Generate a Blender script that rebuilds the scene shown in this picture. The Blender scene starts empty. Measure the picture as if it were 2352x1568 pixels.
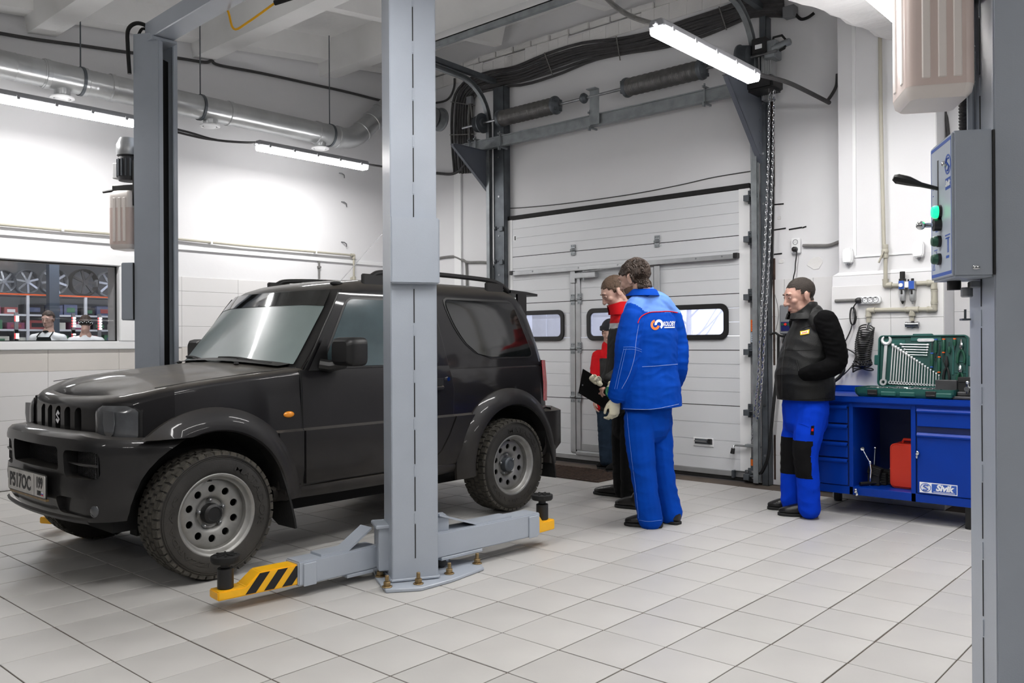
import bpy, bmesh, math, random
import numpy as np
from mathutils import Vector, Matrix, noise
from mathutils.bvhtree import BVHTree
R = math.radians; PI = math.pi
rnd = random.Random(7)
sc = bpy.context.scene
col = sc.collection
V = Vector

# ---------------------------------------------------------------- camera
CAM_H = 1.203; FPX = 1938.2
_yaw, _pit, _rol = R(41.738), R(0.0881), R(-0.3262)
FW = V((math.cos(_yaw)*math.cos(_pit), math.sin(_yaw)*math.cos(_pit), math.sin(_pit)))
_rt = V((math.sin(_yaw), -math.cos(_yaw), 0)); _up = _rt.cross(FW)
RT = _rt*math.cos(_rol) + _up*math.sin(_rol)
UP = -_rt*math.sin(_rol) + _up*math.cos(_rol)
CC = V((0, 0, CAM_H))
cam = bpy.data.cameras.new('camera'); camo = bpy.data.objects.new('camera', cam); col.objects.link(camo)
cam.sensor_fit = 'HORIZONTAL'; cam.sensor_width = 36; cam.lens = FPX/2352*36; cam.clip_start = .02; cam.clip_end = 200
camo.matrix_world = Matrix(((RT.x, UP.x, -FW.x, 0), (RT.y, UP.y, -FW.y, 0), (RT.z, UP.z, -FW.z, CAM_H), (0, 0, 0, 1)))
sc.camera = camo
def ray(x, y): return FW + RT*((x-1176)/FPX) - UP*((y-784)/FPX)
def at(x, y, X=None, Y=None, Z=None, D=None):
    """a point of the photograph measured on a known plane of the room"""
    d = ray(x, y)
    k = (Z-CAM_H)/d.z if Z is not None else X/d.x if X is not None else Y/d.y if Y is not None else D
    return CC + d*k
def depth(p): return (V(p)-CC).dot(FW)
def pix(p):
    v = V(p)-CC; d = v.dot(FW); return (1176+FPX*v.dot(RT)/d, 784-FPX*v.dot(UP)/d)

# ---------------------------------------------------------------- world, exposure
w = bpy.data.worlds.new('world'); sc.world = w; w.use_nodes = True
w.node_tree.nodes['Background'].inputs[0].default_value = (.80, .84, 1.0, 1)
w.node_tree.nodes['Background'].inputs[1].default_value = 2.1
sc.view_settings.view_transform = 'Standard'; sc.view_settings.look = 'None'
sc.view_settings.exposure = 0.0; sc.view_settings.gamma = 1; sc.view_settings.use_curve_mapping = False
LAMP_POWER = 104.0
sc.cycles.use_denoising = True
sc.cycles.max_bounces = 12; sc.cycles.diffuse_bounces = 9; sc.cycles.glossy_bounces = 4
sc.cycles.transmission_bounces = 6; sc.cycles.transparent_max_bounces = 12
sc.cycles.sample_clamp_indirect = 6.0
sc.cycles.caustics_reflective = False; sc.cycles.caustics_refractive = False

# ---------------------------------------------------------------- materials
def s2l(c): return tuple(((x/255)/12.92 if x <= 10.3 else ((x/255+.055)/1.055)**2.4) for x in c)
def mat(name, rgb, rough=.5, metal=0, var=0, vscale=4, bump=0, bscale=60, coat=0, spec=.5, emit=0, dust=None, dustz=None, objvar=0, stretch=None, aniso=0, rvar=0):
    m = bpy.data.materials.new(name); m.use_nodes = True; nt = m.node_tree; N = nt.nodes; L = nt.links
    b = N['Principled BSDF']; c = s2l(rgb)
    b.inputs['Base Color'].default_value = (*c, 1); b.inputs['Roughness'].default_value = rough
    b.inputs['Metallic'].default_value = metal; b.inputs['Specular IOR Level'].default_value = spec
    if coat: b.inputs['Coat Weight'].default_value = coat; b.inputs['Coat Roughness'].default_value = .06
    if emit:
        b.inputs['Emission Color'].default_value = (*c, 1); b.inputs['Emission Strength'].default_value = emit
    tc = N.new('ShaderNodeTexCoord'); src = tc.outputs['Object']
    if stretch:
        mp = N.new('ShaderNodeMapping'); mp.inputs['Scale'].default_value = stretch; L.new(src, mp.inputs[0]); src = mp.outputs[0]
    cur = None
    if var:
        n = N.new('ShaderNodeTexNoise'); n.inputs['Scale'].default_value = vscale; n.inputs['Detail'].default_value = 6
        L.new(src, n.inputs['Vector'])
        mx = N.new('ShaderNodeMix'); mx.data_type = 'RGBA'
        mx.inputs[6].default_value = (*[max(0, x*(1-var)) for x in c], 1); mx.inputs[7].default_value = (*[min(1, x*(1+var)) for x in c], 1)
        cr = N.new('ShaderNodeMapRange'); cr.inputs[1].default_value = .3; cr.inputs[2].default_value = .7
        L.new(n.outputs[0], cr.inputs[0]); L.new(cr.outputs[0], mx.inputs[0]); cur = mx.outputs[2]
        if rvar:
            rr = N.new('ShaderNodeMapRange'); rr.inputs[1].default_value = .3; rr.inputs[2].default_value = .7
            rr.inputs[3].default_value = rough-rvar; rr.inputs[4].default_value = rough+rvar
            L.new(n.outputs[0], rr.inputs[0]); L.new(rr.outputs[0], b.inputs['Roughness'])
    if objvar:
        oi = N.new('ShaderNodeObjectInfo'); hs = N.new('ShaderNodeHueSaturation')
        mr = N.new('ShaderNodeMapRange'); mr.inputs[3].default_value = 1-objvar; mr.inputs[4].default_value = 1+objvar
        L.new(oi.outputs['Random'], mr.inputs[0]); L.new(mr.outputs[0], hs.inputs['Value'])
        if cur: L.new(cur, hs.inputs['Color'])
        else: hs.inputs['Color'].default_value = (*c, 1)
        cur = hs.outputs[0]
    if dust:   # settled road dust: more on upward faces, more low down
        ge = N.new('ShaderNodeNewGeometry'); sp = N.new('ShaderNodeSeparateXYZ'); L.new(ge.outputs['Normal'], sp.inputs[0])
        up = N.new('ShaderNodeMapRange'); up.inputs[1].default_value = .55; up.inputs[2].default_value = 1.0; up.inputs[4].default_value = dust[1]
        L.new(sp.outputs['Z'], up.inputs[0]); f = up.outputs[0]
        if dustz:
            pp = N.new('ShaderNodeSeparateXYZ'); L.new(tc.outputs['Object'], pp.inputs[0])
            lo = N.new('ShaderNodeMapRange'); lo.inputs[1].default_value = dustz[0]; lo.inputs[2].default_value = dustz[1]
            lo.inputs[3].default_value = dustz[2]; lo.inputs[4].default_value = 0
            L.new(pp.outputs['Z'], lo.inputs[0])
            ad = N.new('ShaderNodeMath'); ad.operation = 'ADD'; L.new(f, ad.inputs[0]); L.new(lo.outputs[0], ad.inputs[1]); f = ad.outputs[0]
        n2 = N.new('ShaderNodeTexNoise'); n2.inputs['Scale'].default_value = 9; n2.inputs['Detail'].default_value = 8
        L.new(tc.outputs['Object'], n2.inputs['Vector'])
        nr = N.new('ShaderNodeMapRange'); nr.inputs[1].default_value = .25; nr.inputs[2].default_value = .75; nr.inputs[3].default_value = .45; nr.inputs[4].default_value = 1
        L.new(n2.outputs[0], nr.inputs[0])
        mu = N.new('ShaderNodeMath'); mu.operation = 'MULTIPLY'; mu.use_clamp = True; L.new(f, mu.inputs[0]); L.new(nr.outputs[0], mu.inputs[1])
        mx = N.new('ShaderNodeMix'); mx.data_type = 'RGBA'
        if cur: L.new(cur, mx.inputs[6])
        else: mx.inputs[6].default_value = (*c, 1)
        mx.inputs[7].default_value = (*s2l(dust[0]), 1); L.new(mu.outputs[0], mx.inputs[0]); cur = mx.outputs[2]
        rr = N.new('ShaderNodeMapRange'); rr.inputs[3].default_value = rough; rr.inputs[4].default_value = .75
        L.new(mu.outputs[0], rr.inputs[0]); L.new(rr.outputs[0], b.inputs['Roughness'])
        if coat:
            cw = N.new('ShaderNodeMapRange'); cw.inputs[3].default_value = coat; cw.inputs[4].default_value = coat*.15
            L.new(mu.outputs[0], cw.inputs[0]); L.new(cw.outputs[0], b.inputs['Coat Weight'])
    if cur: L.new(cur, b.inputs['Base Color'])
    if bump:
        n = N.new('ShaderNodeTexNoise'); n.inputs['Scale'].default_value = bscale; n.inputs['Detail'].default_value = 5
        L.new(src, n.inputs['Vector'])
        bp = N.new('ShaderNodeBump'); bp.inputs['Strength'].default_value = bump; bp.inputs['Distance'].default_value = .01
        L.new(n.outputs[0], bp.inputs['Height']); L.new(bp.outputs[0], b.inputs['Normal'])
    return m
def glass_mat(name, tint=(1, 1, 1), refl=.12, haze=0.0, hazec=(200, 205, 215)):
    m = bpy.data.materials.new(name); m.use_nodes = True; nt = m.node_tree; N = nt.nodes; L = nt.links
    N.remove(N['Principled BSDF']); out = N['Material Output']
    t = N.new('ShaderNodeBsdfTransparent'); t.inputs[0].default_value = (*tint, 1)
    g = N.new('ShaderNodeBsdfGlossy'); g.inputs['Roughness'].default_value = .03
    lw = N.new('ShaderNodeLayerWeight'); lw.inputs[0].default_value = .25
    mr = N.new('ShaderNodeMapRange'); mr.inputs[3].default_value = refl*.4; mr.inputs[4].default_value = min(1, refl*5)
    L.new(lw.outputs['Fresnel'], mr.inputs[0])
    mx = N.new('ShaderNodeMixShader'); L.new(mr.outputs[0], mx.inputs[0]); L.new(t.outputs[0], mx.inputs[1]); L.new(g.outputs[0], mx.inputs[2])
    last = mx
    if haze:
        d = N.new('ShaderNodeBsdfDiffuse'); d.inputs[0].default_value = (*s2l(hazec), 1)
        n = N.new('ShaderNodeTexNoise'); n.inputs['Scale'].default_value = 5; n.inputs['Detail'].default_value = 8
        tc = N.new('ShaderNodeTexCoord'); L.new(tc.outputs['Object'], n.inputs['Vector'])
        r2 = N.new('ShaderNodeMapRange'); r2.inputs[1].default_value = .3; r2.inputs[2].default_value = .7; r2.inputs[3].default_value = haze*.8; r2.inputs[4].default_value = min(1, haze*1.2)
        L.new(n.outputs[0], r2.inputs[0])
        m2 = N.new('ShaderNodeMixShader'); L.new(r2.outputs[0], m2.inputs[0]); L.new(mx.outputs[0], m2.inputs[1]); L.new(d.outputs[0], m2.inputs[2]); last = m2
    L.new(last.outputs[0], out.inputs[0]); return m
M = {}
M['floor_tile'] = mat('floor_tile', (183, 181, 178), .42, var=.08, vscale=2.2, bump=.05, bscale=240, objvar=.03, rvar=.08)
M['grout'] = mat('grout', (84, 74, 66), .9, var=.25, vscale=6)
M['plaster'] = mat('plaster', (224, 224, 226), .85, var=.03, vscale=1.2, bump=.12, bscale=14)
M['plaster_rough'] = mat('plaster_rough', (224, 223, 222), .9, var=.07, vscale=3, bump=.6, bscale=22)
M['ceil'] = mat('ceiling_paint', (236, 236, 235), .9, var=.06, vscale=1.6, bump=.3, bscale=16)
M['wall_tile'] = mat('wall_tile', (222, 221, 221), .35, var=.015, vscale=3, objvar=.012)
M['wall_tile_warm'] = mat('wall_tile_warm', (212, 208, 203), .38, var=.015, vscale=3, objvar=.012)
M['back_wall'] = mat('grey_rear_wall', (112, 114, 118), .85, var=.06, vscale=1.5)
M['joint'] = mat('tile_joint', (176, 174, 172), .9)
M['white_pvc'] = mat('white_pvc', (236, 237, 238), .4)
M['beige_pipe'] = mat('beige_pipe', (176, 172, 158), .45, var=.05, vscale=5)
M['door_white'] = mat('door_panel_white', (214, 216, 219), .42, bump=.08, bscale=320)
M['alu'] = mat('aluminium_profile', (176, 178, 180), .35, .6, var=.08, vscale=8)
M['spring'] = mat('spring_steel', (118, 117, 116), .38, .55, var=.2, vscale=12)
M['galv'] = mat('galvanised_steel', (142, 147, 150), .42, .45, var=.18, vscale=14, rvar=.1)
M['galv_dark'] = mat('dark_galvanised_steel', (92, 97, 102), .45, .5, var=.2, vscale=10)
M['chrome'] = mat('bright_chrome', (225, 227, 230), .12, 1)
M['steel'] = mat('plain_steel', (150, 152, 155), .3, .9, var=.15, vscale=20)
M['zinc'] = mat('yellow_zinc_bolt', (150, 128, 92), .4, .8, var=.2, vscale=30)
M['lift_grey'] = mat('lift_grey_paint', (163, 170, 180), .33, var=.03, vscale=6, bump=.06, bscale=260)
M['lift_dark'] = mat('lift_slate_paint', (96, 101, 111), .38, var=.04, vscale=6, bump=.06, bscale=260)
M['black_pl'] = mat('black_plastic', (24, 24, 25), .45)
M['black_rub'] = mat('black_rubber', (20, 20, 20), .75, var=.3, vscale=18, bump=.2, bscale=90)
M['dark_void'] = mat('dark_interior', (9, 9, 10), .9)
M['yellow'] = mat('yellow_paint', (244, 182, 22), .38, var=.06, vscale=12)
M['rust'] = mat('rusty_edge', (62, 46, 38), .9, var=.4, vscale=20, bump=.4)
M['cable'] = mat('grey_corrugated_conduit', (66, 65, 66), .65, var=.15, vscale=20, bump=.5, bscale=160)
M['cable_lt'] = mat('light_grey_conduit', (120, 119, 117), .6, var=.1, vscale=20, bump=.4, bscale=160)
M['duct'] = mat('galvanised_duct', (184, 186, 187), .30, .75, var=.10, vscale=5, bump=.06, bscale=20)
M['lamp_house'] = mat('lamp_housing_grey', (150, 151, 155), .5)
M['lamp_emit'] = mat('lamp_diffuser_lit', (255, 253, 251), .4, emit=LAMP_POWER)
M['lamp_side'] = mat('lamp_cover_side_lit', (255, 253, 252), .4, emit=32.0)
M['bench_blue'] = mat('bench_blue_enamel', (0, 52, 150), .36, var=.05, vscale=8, spec=.25)
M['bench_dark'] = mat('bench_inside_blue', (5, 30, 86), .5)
M['satin'] = mat('satin_chrome', (232, 234, 236), .3, .55)
M['case_green'] = mat('tool_case_green', (20, 82, 76), .48, bump=.1, bscale=200)
M['case_green_d'] = mat('tool_case_green_insert', (15, 66, 61), .55)
M['red_pl'] = mat('red_plastic', (214, 50, 24), .42, bump=.06, bscale=140)
M['orange_pl'] = mat('orange_plastic', (232, 96, 30), .4)
M['amber'] = mat('amber_lens', (240, 150, 36), .25, coat=.5)
M['green_pl'] = mat('green_plastic', (22, 74, 56), .45)
M['grey_pl'] = mat('grey_plastic', (120, 122, 126), .5)
M['cast'] = mat('cast_iron', (70, 70, 72), .55, .4, var=.2, vscale=14)
M['tank'] = mat('translucent_tank', (230, 222, 217), .35, var=.04, vscale=3)
M['tank_oil'] = mat('oil_filled_tank', (212, 194, 187), .38, var=.06, vscale=3)
M['panel_lt'] = mat('pale_control_panel', (188, 197, 210), .35)
M['blue_print'] = mat('blue_print', (46, 88, 178), .4)
M['white_print'] = mat('white_print', (238, 240, 242), .45)
M['black_print'] = mat('black_print', (16, 16, 18), .45)
M['orange_print'] = mat('orange_print', (236, 116, 34), .5)
M['red_print'] = mat('red_print', (214, 36, 52), .5)
M['yellow_print'] = mat('yellow_print', (240, 200, 50), .5)
M['green_lit'] = mat('green_lamp_lit', (20, 235, 130), .3, emit=2.2)
M['green_btn'] = mat('green_button', (40, 88, 70), .4)
M['pane'] = glass_mat('clear_window_pane', refl=.12)
M['pane_door'] = glass_mat('misted_door_pane', (.96, .97, 1), refl=.08, haze=.22, hazec=(225, 228, 240))

# ---------------------------------------------------------------- mesh builder
ROOT = {}
def basis(o, x, y, z=None):
    x = V(x).normalized(); y = V(y); z = x.cross(y).normalized() if z is None else V(z); y = z.cross(x) if True else y
    o = V(o); return Matrix(((x.x, y.x, z.x, o.x), (x.y, y.y, z.y, o.y), (x.z, y.z, z.z, o.z), (0, 0, 0, 1)))
def rrect(w, h, r, n=4):
    pts = []
    for cx, cy, a0 in ((w/2-r, h/2-r, 0), (-w/2+r, h/2-r, 90), (-w/2+r, -h/2+r, 180), (w/2-r, -h/2+r, 270)):
        for k in range(n+1):
            a = R(a0+90*k/n); pts.append((cx+r*math.cos(a), cy+r*math.sin(a)))
    return pts
class MB:
    def __init__(s, mtx=None): s.v = []; s.f = []; s.m = []; s.M = mtx or Matrix.Identity(4)
    def add(s, vs, fs, mi=0):
        b = len(s.v); s.v += [tuple(s.M @ V(q)) for q in vs]; s.f += [[b+i for i in f] for f in fs]; s.m += [mi]*len(fs); return s
    def box(s, c, d, Rm=None, mi=0):
        x, y, z = d[0]/2, d[1]/2, d[2]/2; c = V(c)
        vs = [V((sx*x, sy*y, sz*z)) for sz in (-1, 1) for sx, sy in ((-1, -1), (1, -1), (1, 1), (-1, 1))]
        if Rm is not None: vs = [Rm @ q for q in vs]
        return s.add([c+q for q in vs], [(3, 2, 1, 0), (4, 5, 6, 7), (0, 1, 5, 4), (1, 2, 6, 5), (2, 3, 7, 6), (3, 0, 4, 7)], mi)
    def bar(s, a, b, wd, ht, mi=0, up=(0, 0, 1)):
        a = V(a); b = V(b); x = (b-a); l = x.length; x.normalize(); y = V(up).cross(x)
        if y.length < 1e-4: y = V((0, 1, 0)).cross(x)
        y.normalize(); z = x.cross(y)
        Rm = Matrix(((x.x, y.x, z.x), (x.y, y.y, z.y), (x.z, y.z, z.z)))
        return s.box((a+b)/2, (l, wd, ht), Rm, mi)
    def b2(s, lo, hi, mi=0):
        lo = V(lo); hi = V(hi); return s.box((lo+hi)/2, [abs(q) for q in hi-lo], None, mi)
    def cyl(s, a, b, r, r2=None, n=14, cap=True, mi=0):
        a = V(a); b = V(b); r2 = r if r2 is None else r2; z = (b-a).normalized()
        x = z.orthogonal().normalized(); y = z.cross(x); vs = []
        for c, q in ((a, r), (b, r2)):
            for k in range(n):
                t = 2*PI*k/n; vs.append(c+x*q*math.cos(t)+y*q*math.sin(t))
        fs = [(k, (k+1) % n, n+(k+1) % n, n+k) for k in range(n)]
        if cap: fs += [tuple(range(n-1, -1, -1)), tuple(range(n, 2*n))]
        return s.add(vs, fs, mi)
    def tube(s, pts, r, n=8, cap=True, closed=False, mi=0):
        pts = [V(p) for p in pts]; m = len(pts); rs = r if isinstance(r, (list, tuple)) else [r]*m
        vs = []; x = None
        for i, p in enumerate(pts):
            if closed: t = pts[(i+1) % m]-pts[i-1]
            else: t = pts[min(i+1, m-1)]-pts[max(i-1, 0)]
            t.normalize()
            x = t.orthogonal() if x is None else x-t*x.dot(t)
            if x.length < 1e-6: x = t.orthogonal()
            x.normalize(); y = t.cross(x)
            for k in range(n):
                a = 2*PI*k/n; vs.append(p+(x*math.cos(a)+y*math.sin(a))*rs[i])
        fs = []
        for i in range(m if closed else m-1):
            j = (i+1) % m
            for k in range(n): fs.append((i*n+k, i*n+(k+1) % n, j*n+(k+1) % n, j*n+k))
        if cap and not closed: fs += [tuple(range(n-1, -1, -1)), tuple(range((m-1)*n, m*n))]
        return s.add(vs, fs, mi)
    def lathe(s, prof, o, ax, n=24, mi=0, cap=True):
        o = V(o); z = V(ax).normalized(); x = z.orthogonal().normalized(); y = z.cross(x); vs = []; m = len(prof)
        for r, h in prof:
            for k in range(n):
                t = 2*PI*k/n; vs.append(o+z*h+x*r*math.cos(t)+y*r*math.sin(t))
        fs = [(i*n+k, i*n+(k+1) % n, (i+1)*n+(k+1) % n, (i+1)*n+k) for i in range(m-1) for k in range(n)]
        if cap: fs += [tuple(range(n-1, -1, -1)), tuple(range((m-1)*n, m*n))]
        return s.add(vs, fs, mi)
    def prism(s, poly, h, mi=0, h0=0):
        n = len(poly); vs = [(p[0], p[1], h0) for p in poly]+[(p[0], p[1], h0+h) for p in poly]
        fs = [tuple(range(n-1, -1, -1)), tuple(range(n, 2*n))]+[(k, (k+1) % n, n+(k+1) % n, n+k) for k in range(n)]
        return s.add(vs, fs, mi)
    def ring(s, outer, inner, h, mi=0, h0=0):
        n = len(outer)
        vs = [(*p, h0) for p in outer]+[(*p, h0) for p in inner]+[(*p, h0+h) for p in outer]+[(*p, h0+h) for p in inner]
        fs = []
        for k in range(n):
            j = (k+1) % n
            fs += [(k, n+k, n+j, j), (2*n+k, 2*n+j, 3*n+j, 3*n+k), (k, j, 2*n+j, 2*n+k), (n+k, 3*n+k, 3*n+j, n+j)]
        return s.add(vs, fs, mi)
    def sph(s, c, r, n=12, m=8, mi=0, Rm=None):
        r = (r, r, r) if isinstance(r, (int, float)) else r; c = V(c); vs = []
        for i in range(1, m):
            p = PI*i/m
            for k in range(n):
                t = 2*PI*k/n; vs.append(V((r[0]*math.sin(p)*math.cos(t), r[1]*math.sin(p)*math.sin(t), r[2]*math.cos(p))))
        vs += [V((0, 0, r[2])), V((0, 0, -r[2]))]; T = len(vs)-2
        fs = [(i*n+k, (i+1)*n+k, (i+1)*n+(k+1) % n, i*n+(k+1) % n) for i in range(m-2) for k in range(n)]
        fs += [(T, k, (k+1) % n) for k in range(n)]+[(T+1, (m-2)*n+(k+1) % n, (m-2)*n+k) for k in range(n)]
        if Rm is not None: vs = [Rm @ q for q in vs]
        return s.add([c+q for q in vs], fs, mi)
    def grid(s, rows, mi=0, flip=False):
        m = len(rows); n = len(rows[0]); vs = [p for r in rows for p in r]
        fs = [(i*n+k, i*n+k+1, (i+1)*n+k+1, (i+1)*n+k) for i in range(m-1) for k in range(n-1)]
        if flip: fs = [f[::-1] for f in fs]
        return s.add(vs, fs, mi)
    def mesh(s, name, mats, parent=None, bev=0, seg=1, smooth=35):
        me = bpy.data.meshes.new(name); vs = s.v
        if parent is not None and parent in ROOT:
            inv = ROOT[parent].inverted(); vs = [tuple(inv @ V(q)) for q in vs]
        me.from_pydata(vs, [], s.f)
        for q in (mats if isinstance(mats, (list, tuple)) else [mats]): me.materials.append(q)
        if any(s.m): me.polygons.foreach_set('material_index', s.m)
        if bev:
            bm = bmesh.new(); bm.from_mesh(me)
            es = [e for e in bm.edges if len(e.link_faces) == 2 and e.calc_face_angle(0) > R(32)]
            bmesh.ops.bevel(bm, geom=es, offset=bev, segments=seg, affect='EDGES', clamp_overlap=True)
            bm.to_mesh(me); bm.free()
        me.validate(); me.update()
        if smooth:
            me.polygons.foreach_set('use_smooth', [True]*len(me.polygons)); me.set_sharp_from_angle(angle=R(smooth))
        return me
    def build(s, name, mats, parent=None, bev=0, seg=1, smooth=35):
        return link(name, s.mesh(name, mats, parent, bev, seg, smooth), parent)
def link(name, me, parent=None):
    o = bpy.data.objects.new(name, me); col.objects.link(o)
    if parent is not None: o.parent = parent; ROOT[o] = ROOT.get(parent, Matrix.Identity(4))
    return o
def thing(name, label, cat, loc=(0, 0, 0), rz=0, group=None):
    o = bpy.data.objects.new(name, None); col.objects.link(o); o.empty_display_size = .1
    o.location = loc; o.rotation_euler = (0, 0, rz); ROOT[o] = Matrix.Translation(V(loc)) @ Matrix.Rotation(rz, 4, 'Z')
    o['label'] = label; o['category'] = cat
    if group: o['group'] = group
    return o
def tag(o, label=None, cat=None, group=None, kind=None):
    for k, q in (('label', label), ('category', cat), ('group', group), ('kind', kind)):
        if q: o[k] = q
    return o
def struct(o): o['kind'] = 'structure'; return o
def copy_tree(o, parent=None):
    c = o.copy(); col.objects.link(c)
    if parent is not None: c.parent = parent
    for ch in list(o.children): copy_tree(ch, c)
    return c
def text_geo(txt, size, ext=.0005, offset=0.0, shear=0, sx=1):
    cu = bpy.data.curves.new('t', 'FONT'); cu.body = txt; cu.size = size; cu.extrude = ext; cu.offset = offset; cu.shear = shear
    cu.align_x = 'CENTER'; cu.align_y = 'CENTER'; cu.resolution_u = 3
    o = bpy.data.objects.new('t', cu); col.objects.link(o)
    dg = bpy.context.evaluated_depsgraph_get(); dg.update()
    me = bpy.data.meshes.new_from_object(o.evaluated_get(dg))
    bm = bmesh.new(); bm.from_mesh(me); bmesh.ops.triangulate(bm, faces=bm.faces); bmesh.ops.subdivide_edges(bm, edges=[e for e in bm.edges if e.calc_length() > size*.22], cuts=2, use_grid_fill=True); bmesh.ops.triangulate(bm, faces=bm.faces); bm.to_mesh(me); bm.free()
    vs = [(q.co.x*sx, q.co.y, q.co.z) for q in me.vertices]; fs = [tuple(p.vertices) for p in me.polygons]
    bpy.data.objects.remove(o); bpy.data.meshes.remove(me); bpy.data.curves.remove(cu)
    return vs, fs
def boolean(o, cutters, op='DIFFERENCE'):
    for c in cutters:
        md = o.modifiers.new('b', 'BOOLEAN'); md.operation = op; md.object = c; md.solver = 'EXACT'
    dg = bpy.context.evaluated_depsgraph_get(); dg.update()
    me = bpy.data.meshes.new_from_object(o.evaluated_get(dg)); o.modifiers.clear(); old = o.data; o.data = me
    bpy.data.meshes.remove(old)
    for c in cutters:
        m_ = c.data; bpy.data.objects.remove(c); bpy.data.meshes.remove(m_)
    return o
def bez(p0, p1, p2, p3, n=12):
    p0, p1, p2, p3 = map(V, (p0, p1, p2, p3)); out = []
    for k in range(n+1):
        t = k/n; out.append(p0*(1-t)**3+p1*3*t*(1-t)**2+p2*3*t*t*(1-t)+p3*t**3)
    return out
def spline(pts, n=6):
    pts = [V(p) for p in pts]; out = []
    for i in range(len(pts)-1):
        p0 = pts[max(i-1, 0)]; p1 = pts[i]; p2 = pts[i+1]; p3 = pts[min(i+2, len(pts)-1)]
        for k in range(n):
            t = k/n; out.append(.5*((2*p1)+(p2-p0)*t+(2*p0-5*p1+4*p2-p3)*t*t+(3*p1-p0-3*p2+p3)*t**3))
    out.append(pts[-1]); return out
def lerp(a, b, t): return a+(b-a)*t
def interp(x, xs, ys):
    if x <= xs[0]: return ys[0]
    for i in range(len(xs)-1):
        if x <= xs[i+1]: return lerp(ys[i], ys[i+1], (x-xs[i])/(xs[i+1]-xs[i]))
    return ys[-1]
# ---------------------------------------------------------------- room shell
YL = 7.8; XB = 6.76; XD = 6.72          # window wall, door wall, door leaf
X0, X1, Y0, Y1 = -4.5, XB, -5.5, YL
def roofz(x): return 3.85+.11*(x-2.65)      # underside of the ribs
def slabz(x): return roofz(x)+.34
TX, TY, TT = 2.2844, 2.9702, .2999
def in_frame(p, mg=25):
    if depth(p) < .3: return False
    x, y = pix(p); return -mg < x < 2352+mg and -mg < y < 1568+mg
b = MB(); b.b2((X0, Y0, -.12), (X1+.2, Y1+.2, -.0035)); floor = struct(b.build('floor', M['grout']))
tl = MB(); tl.box((0, 0, -.004), (TT-.0060, TT-.0060, .008)); tile_me = tl.mesh('floor_tile', M['floor_tile'], bev=.0012)
cells = []
for i in range(-26, 32):
    for j in range(-26, 18):
        x = TX+TT*(j+.5); y = TY-TT*(i+.5)
        if x-.15 < X0 or x+.15 > X1 or y-.15 < Y0 or y+.15 > Y1: continue
        vis = in_frame((x, y, 0)) or any(in_frame((x+sx*.15, y+sy*.15, 0), 0) for sx in (-1, 1) for sy in (-1, 1))
        blocked = (2.6 < x < 4.6 and 4.2 < y < 5.4)
        cells.append((0 if vis and not blocked else 1, math.hypot(x, y), x, y))
cells.sort()
for k, (v_, d_, x, y) in enumerate(cells):
    if k < 298:
        o = link('floor_tile', tile_me, floor); o.location = (x+rnd.uniform(-.0008, .0008), y+rnd.uniform(-.0008, .0008), rnd.uniform(-.0006, .0004)); o.rotation_euler = (0, 0, rnd.uniform(-.0015, .0015))
b = MB()
for (v_, d_, x, y) in cells[298:]: b.box((x, y, -.004), (TT-.0060, TT-.0060, .008))
b.build('far_floor_tiles', M['floor_tile'], floor)['kind'] = 'stuff'

# window wall (left), with the shop window opening
WX0, WX1, WZ0, WZ1 = .9, 3.352, 1.238, 1.92
b = MB(); y0, y1 = YL, YL+.22
b.b2((X0, y0, 0), (WX0, y1, 5)); b.b2((WX1, y0, 0), (X1+.3, y1, 5)); b.b2((WX0, y0, 0), (WX1, y1, WZ0)); b.b2((WX0, y0, WZ1), (WX1, y1, 5))
wall_left = struct(b.build('wall_left', M['plaster']))
b = MB(); b.b2((X0, Y0, 0), (X1+.2, Y0-.2, 5)); struct(b.build('wall_right', M['back_wall']))
b = MB(); b.b2((X0-.2, Y0, 0), (X0, Y1+.2, 5)); struct(b.build('wall_front', M['back_wall']))
# tile wainscot on the window wall
tm_ = {}
def wall_tile(parent, lo, hi, mt='wall_tile'):
    key = tuple(round(hi[k]-lo[k], 3) for k in range(3))+(mt,)
    if key not in tm_:
        q = MB(); q.box((0, 0, 0), [hi[k]-lo[k] for k in range(3)]); tm_[key] = q.mesh('wall_tile', M[mt], bev=.0012)
    o = link('wall_tile', tm_[key], parent); o.location = [(lo[k]+hi[k])/2 for k in range(3)]
zs = [0, .18, .38, .58, .78, .98, 1.18, 1.38, 1.58, 1.72, 1.86]
b = MB(); b.b2((X0, YL-.009, 0), (WX0-.1, YL, 1.86)); b.b2((WX0-.1, YL-.009, 0), (3.51, YL, 1.165)); b.b2((3.51, YL-.009, 0), (X1, YL, 1.86)); b.build('tile_bed', M['joint'], wall_left)
xs = [.35+.6*k for k in range(12)]
for r in range(len(zs)-1):
    for k in range(len(xs)-1):
        xa, xb = xs[k], min(xs[k+1], X1-.01)
        if xa > X1-.05: continue
        za, zb = zs[r], zs[r+1]
        if xa < 3.51 and xb > WX0-.1:
            if za >= 1.165: 
                if xb <= 3.51: continue
                xa = 3.51
            zb = min(zb, 1.165) if xa < 3.51 else zb
            if zb-za < .02: continue
        wall_tile(wall_left, (xa+.0012, YL-.014, za+.0012), (xb-.0012, YL-.002, zb-.0012), 'wall_tile_warm' if r == 5 else 'wall_tile')
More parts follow.
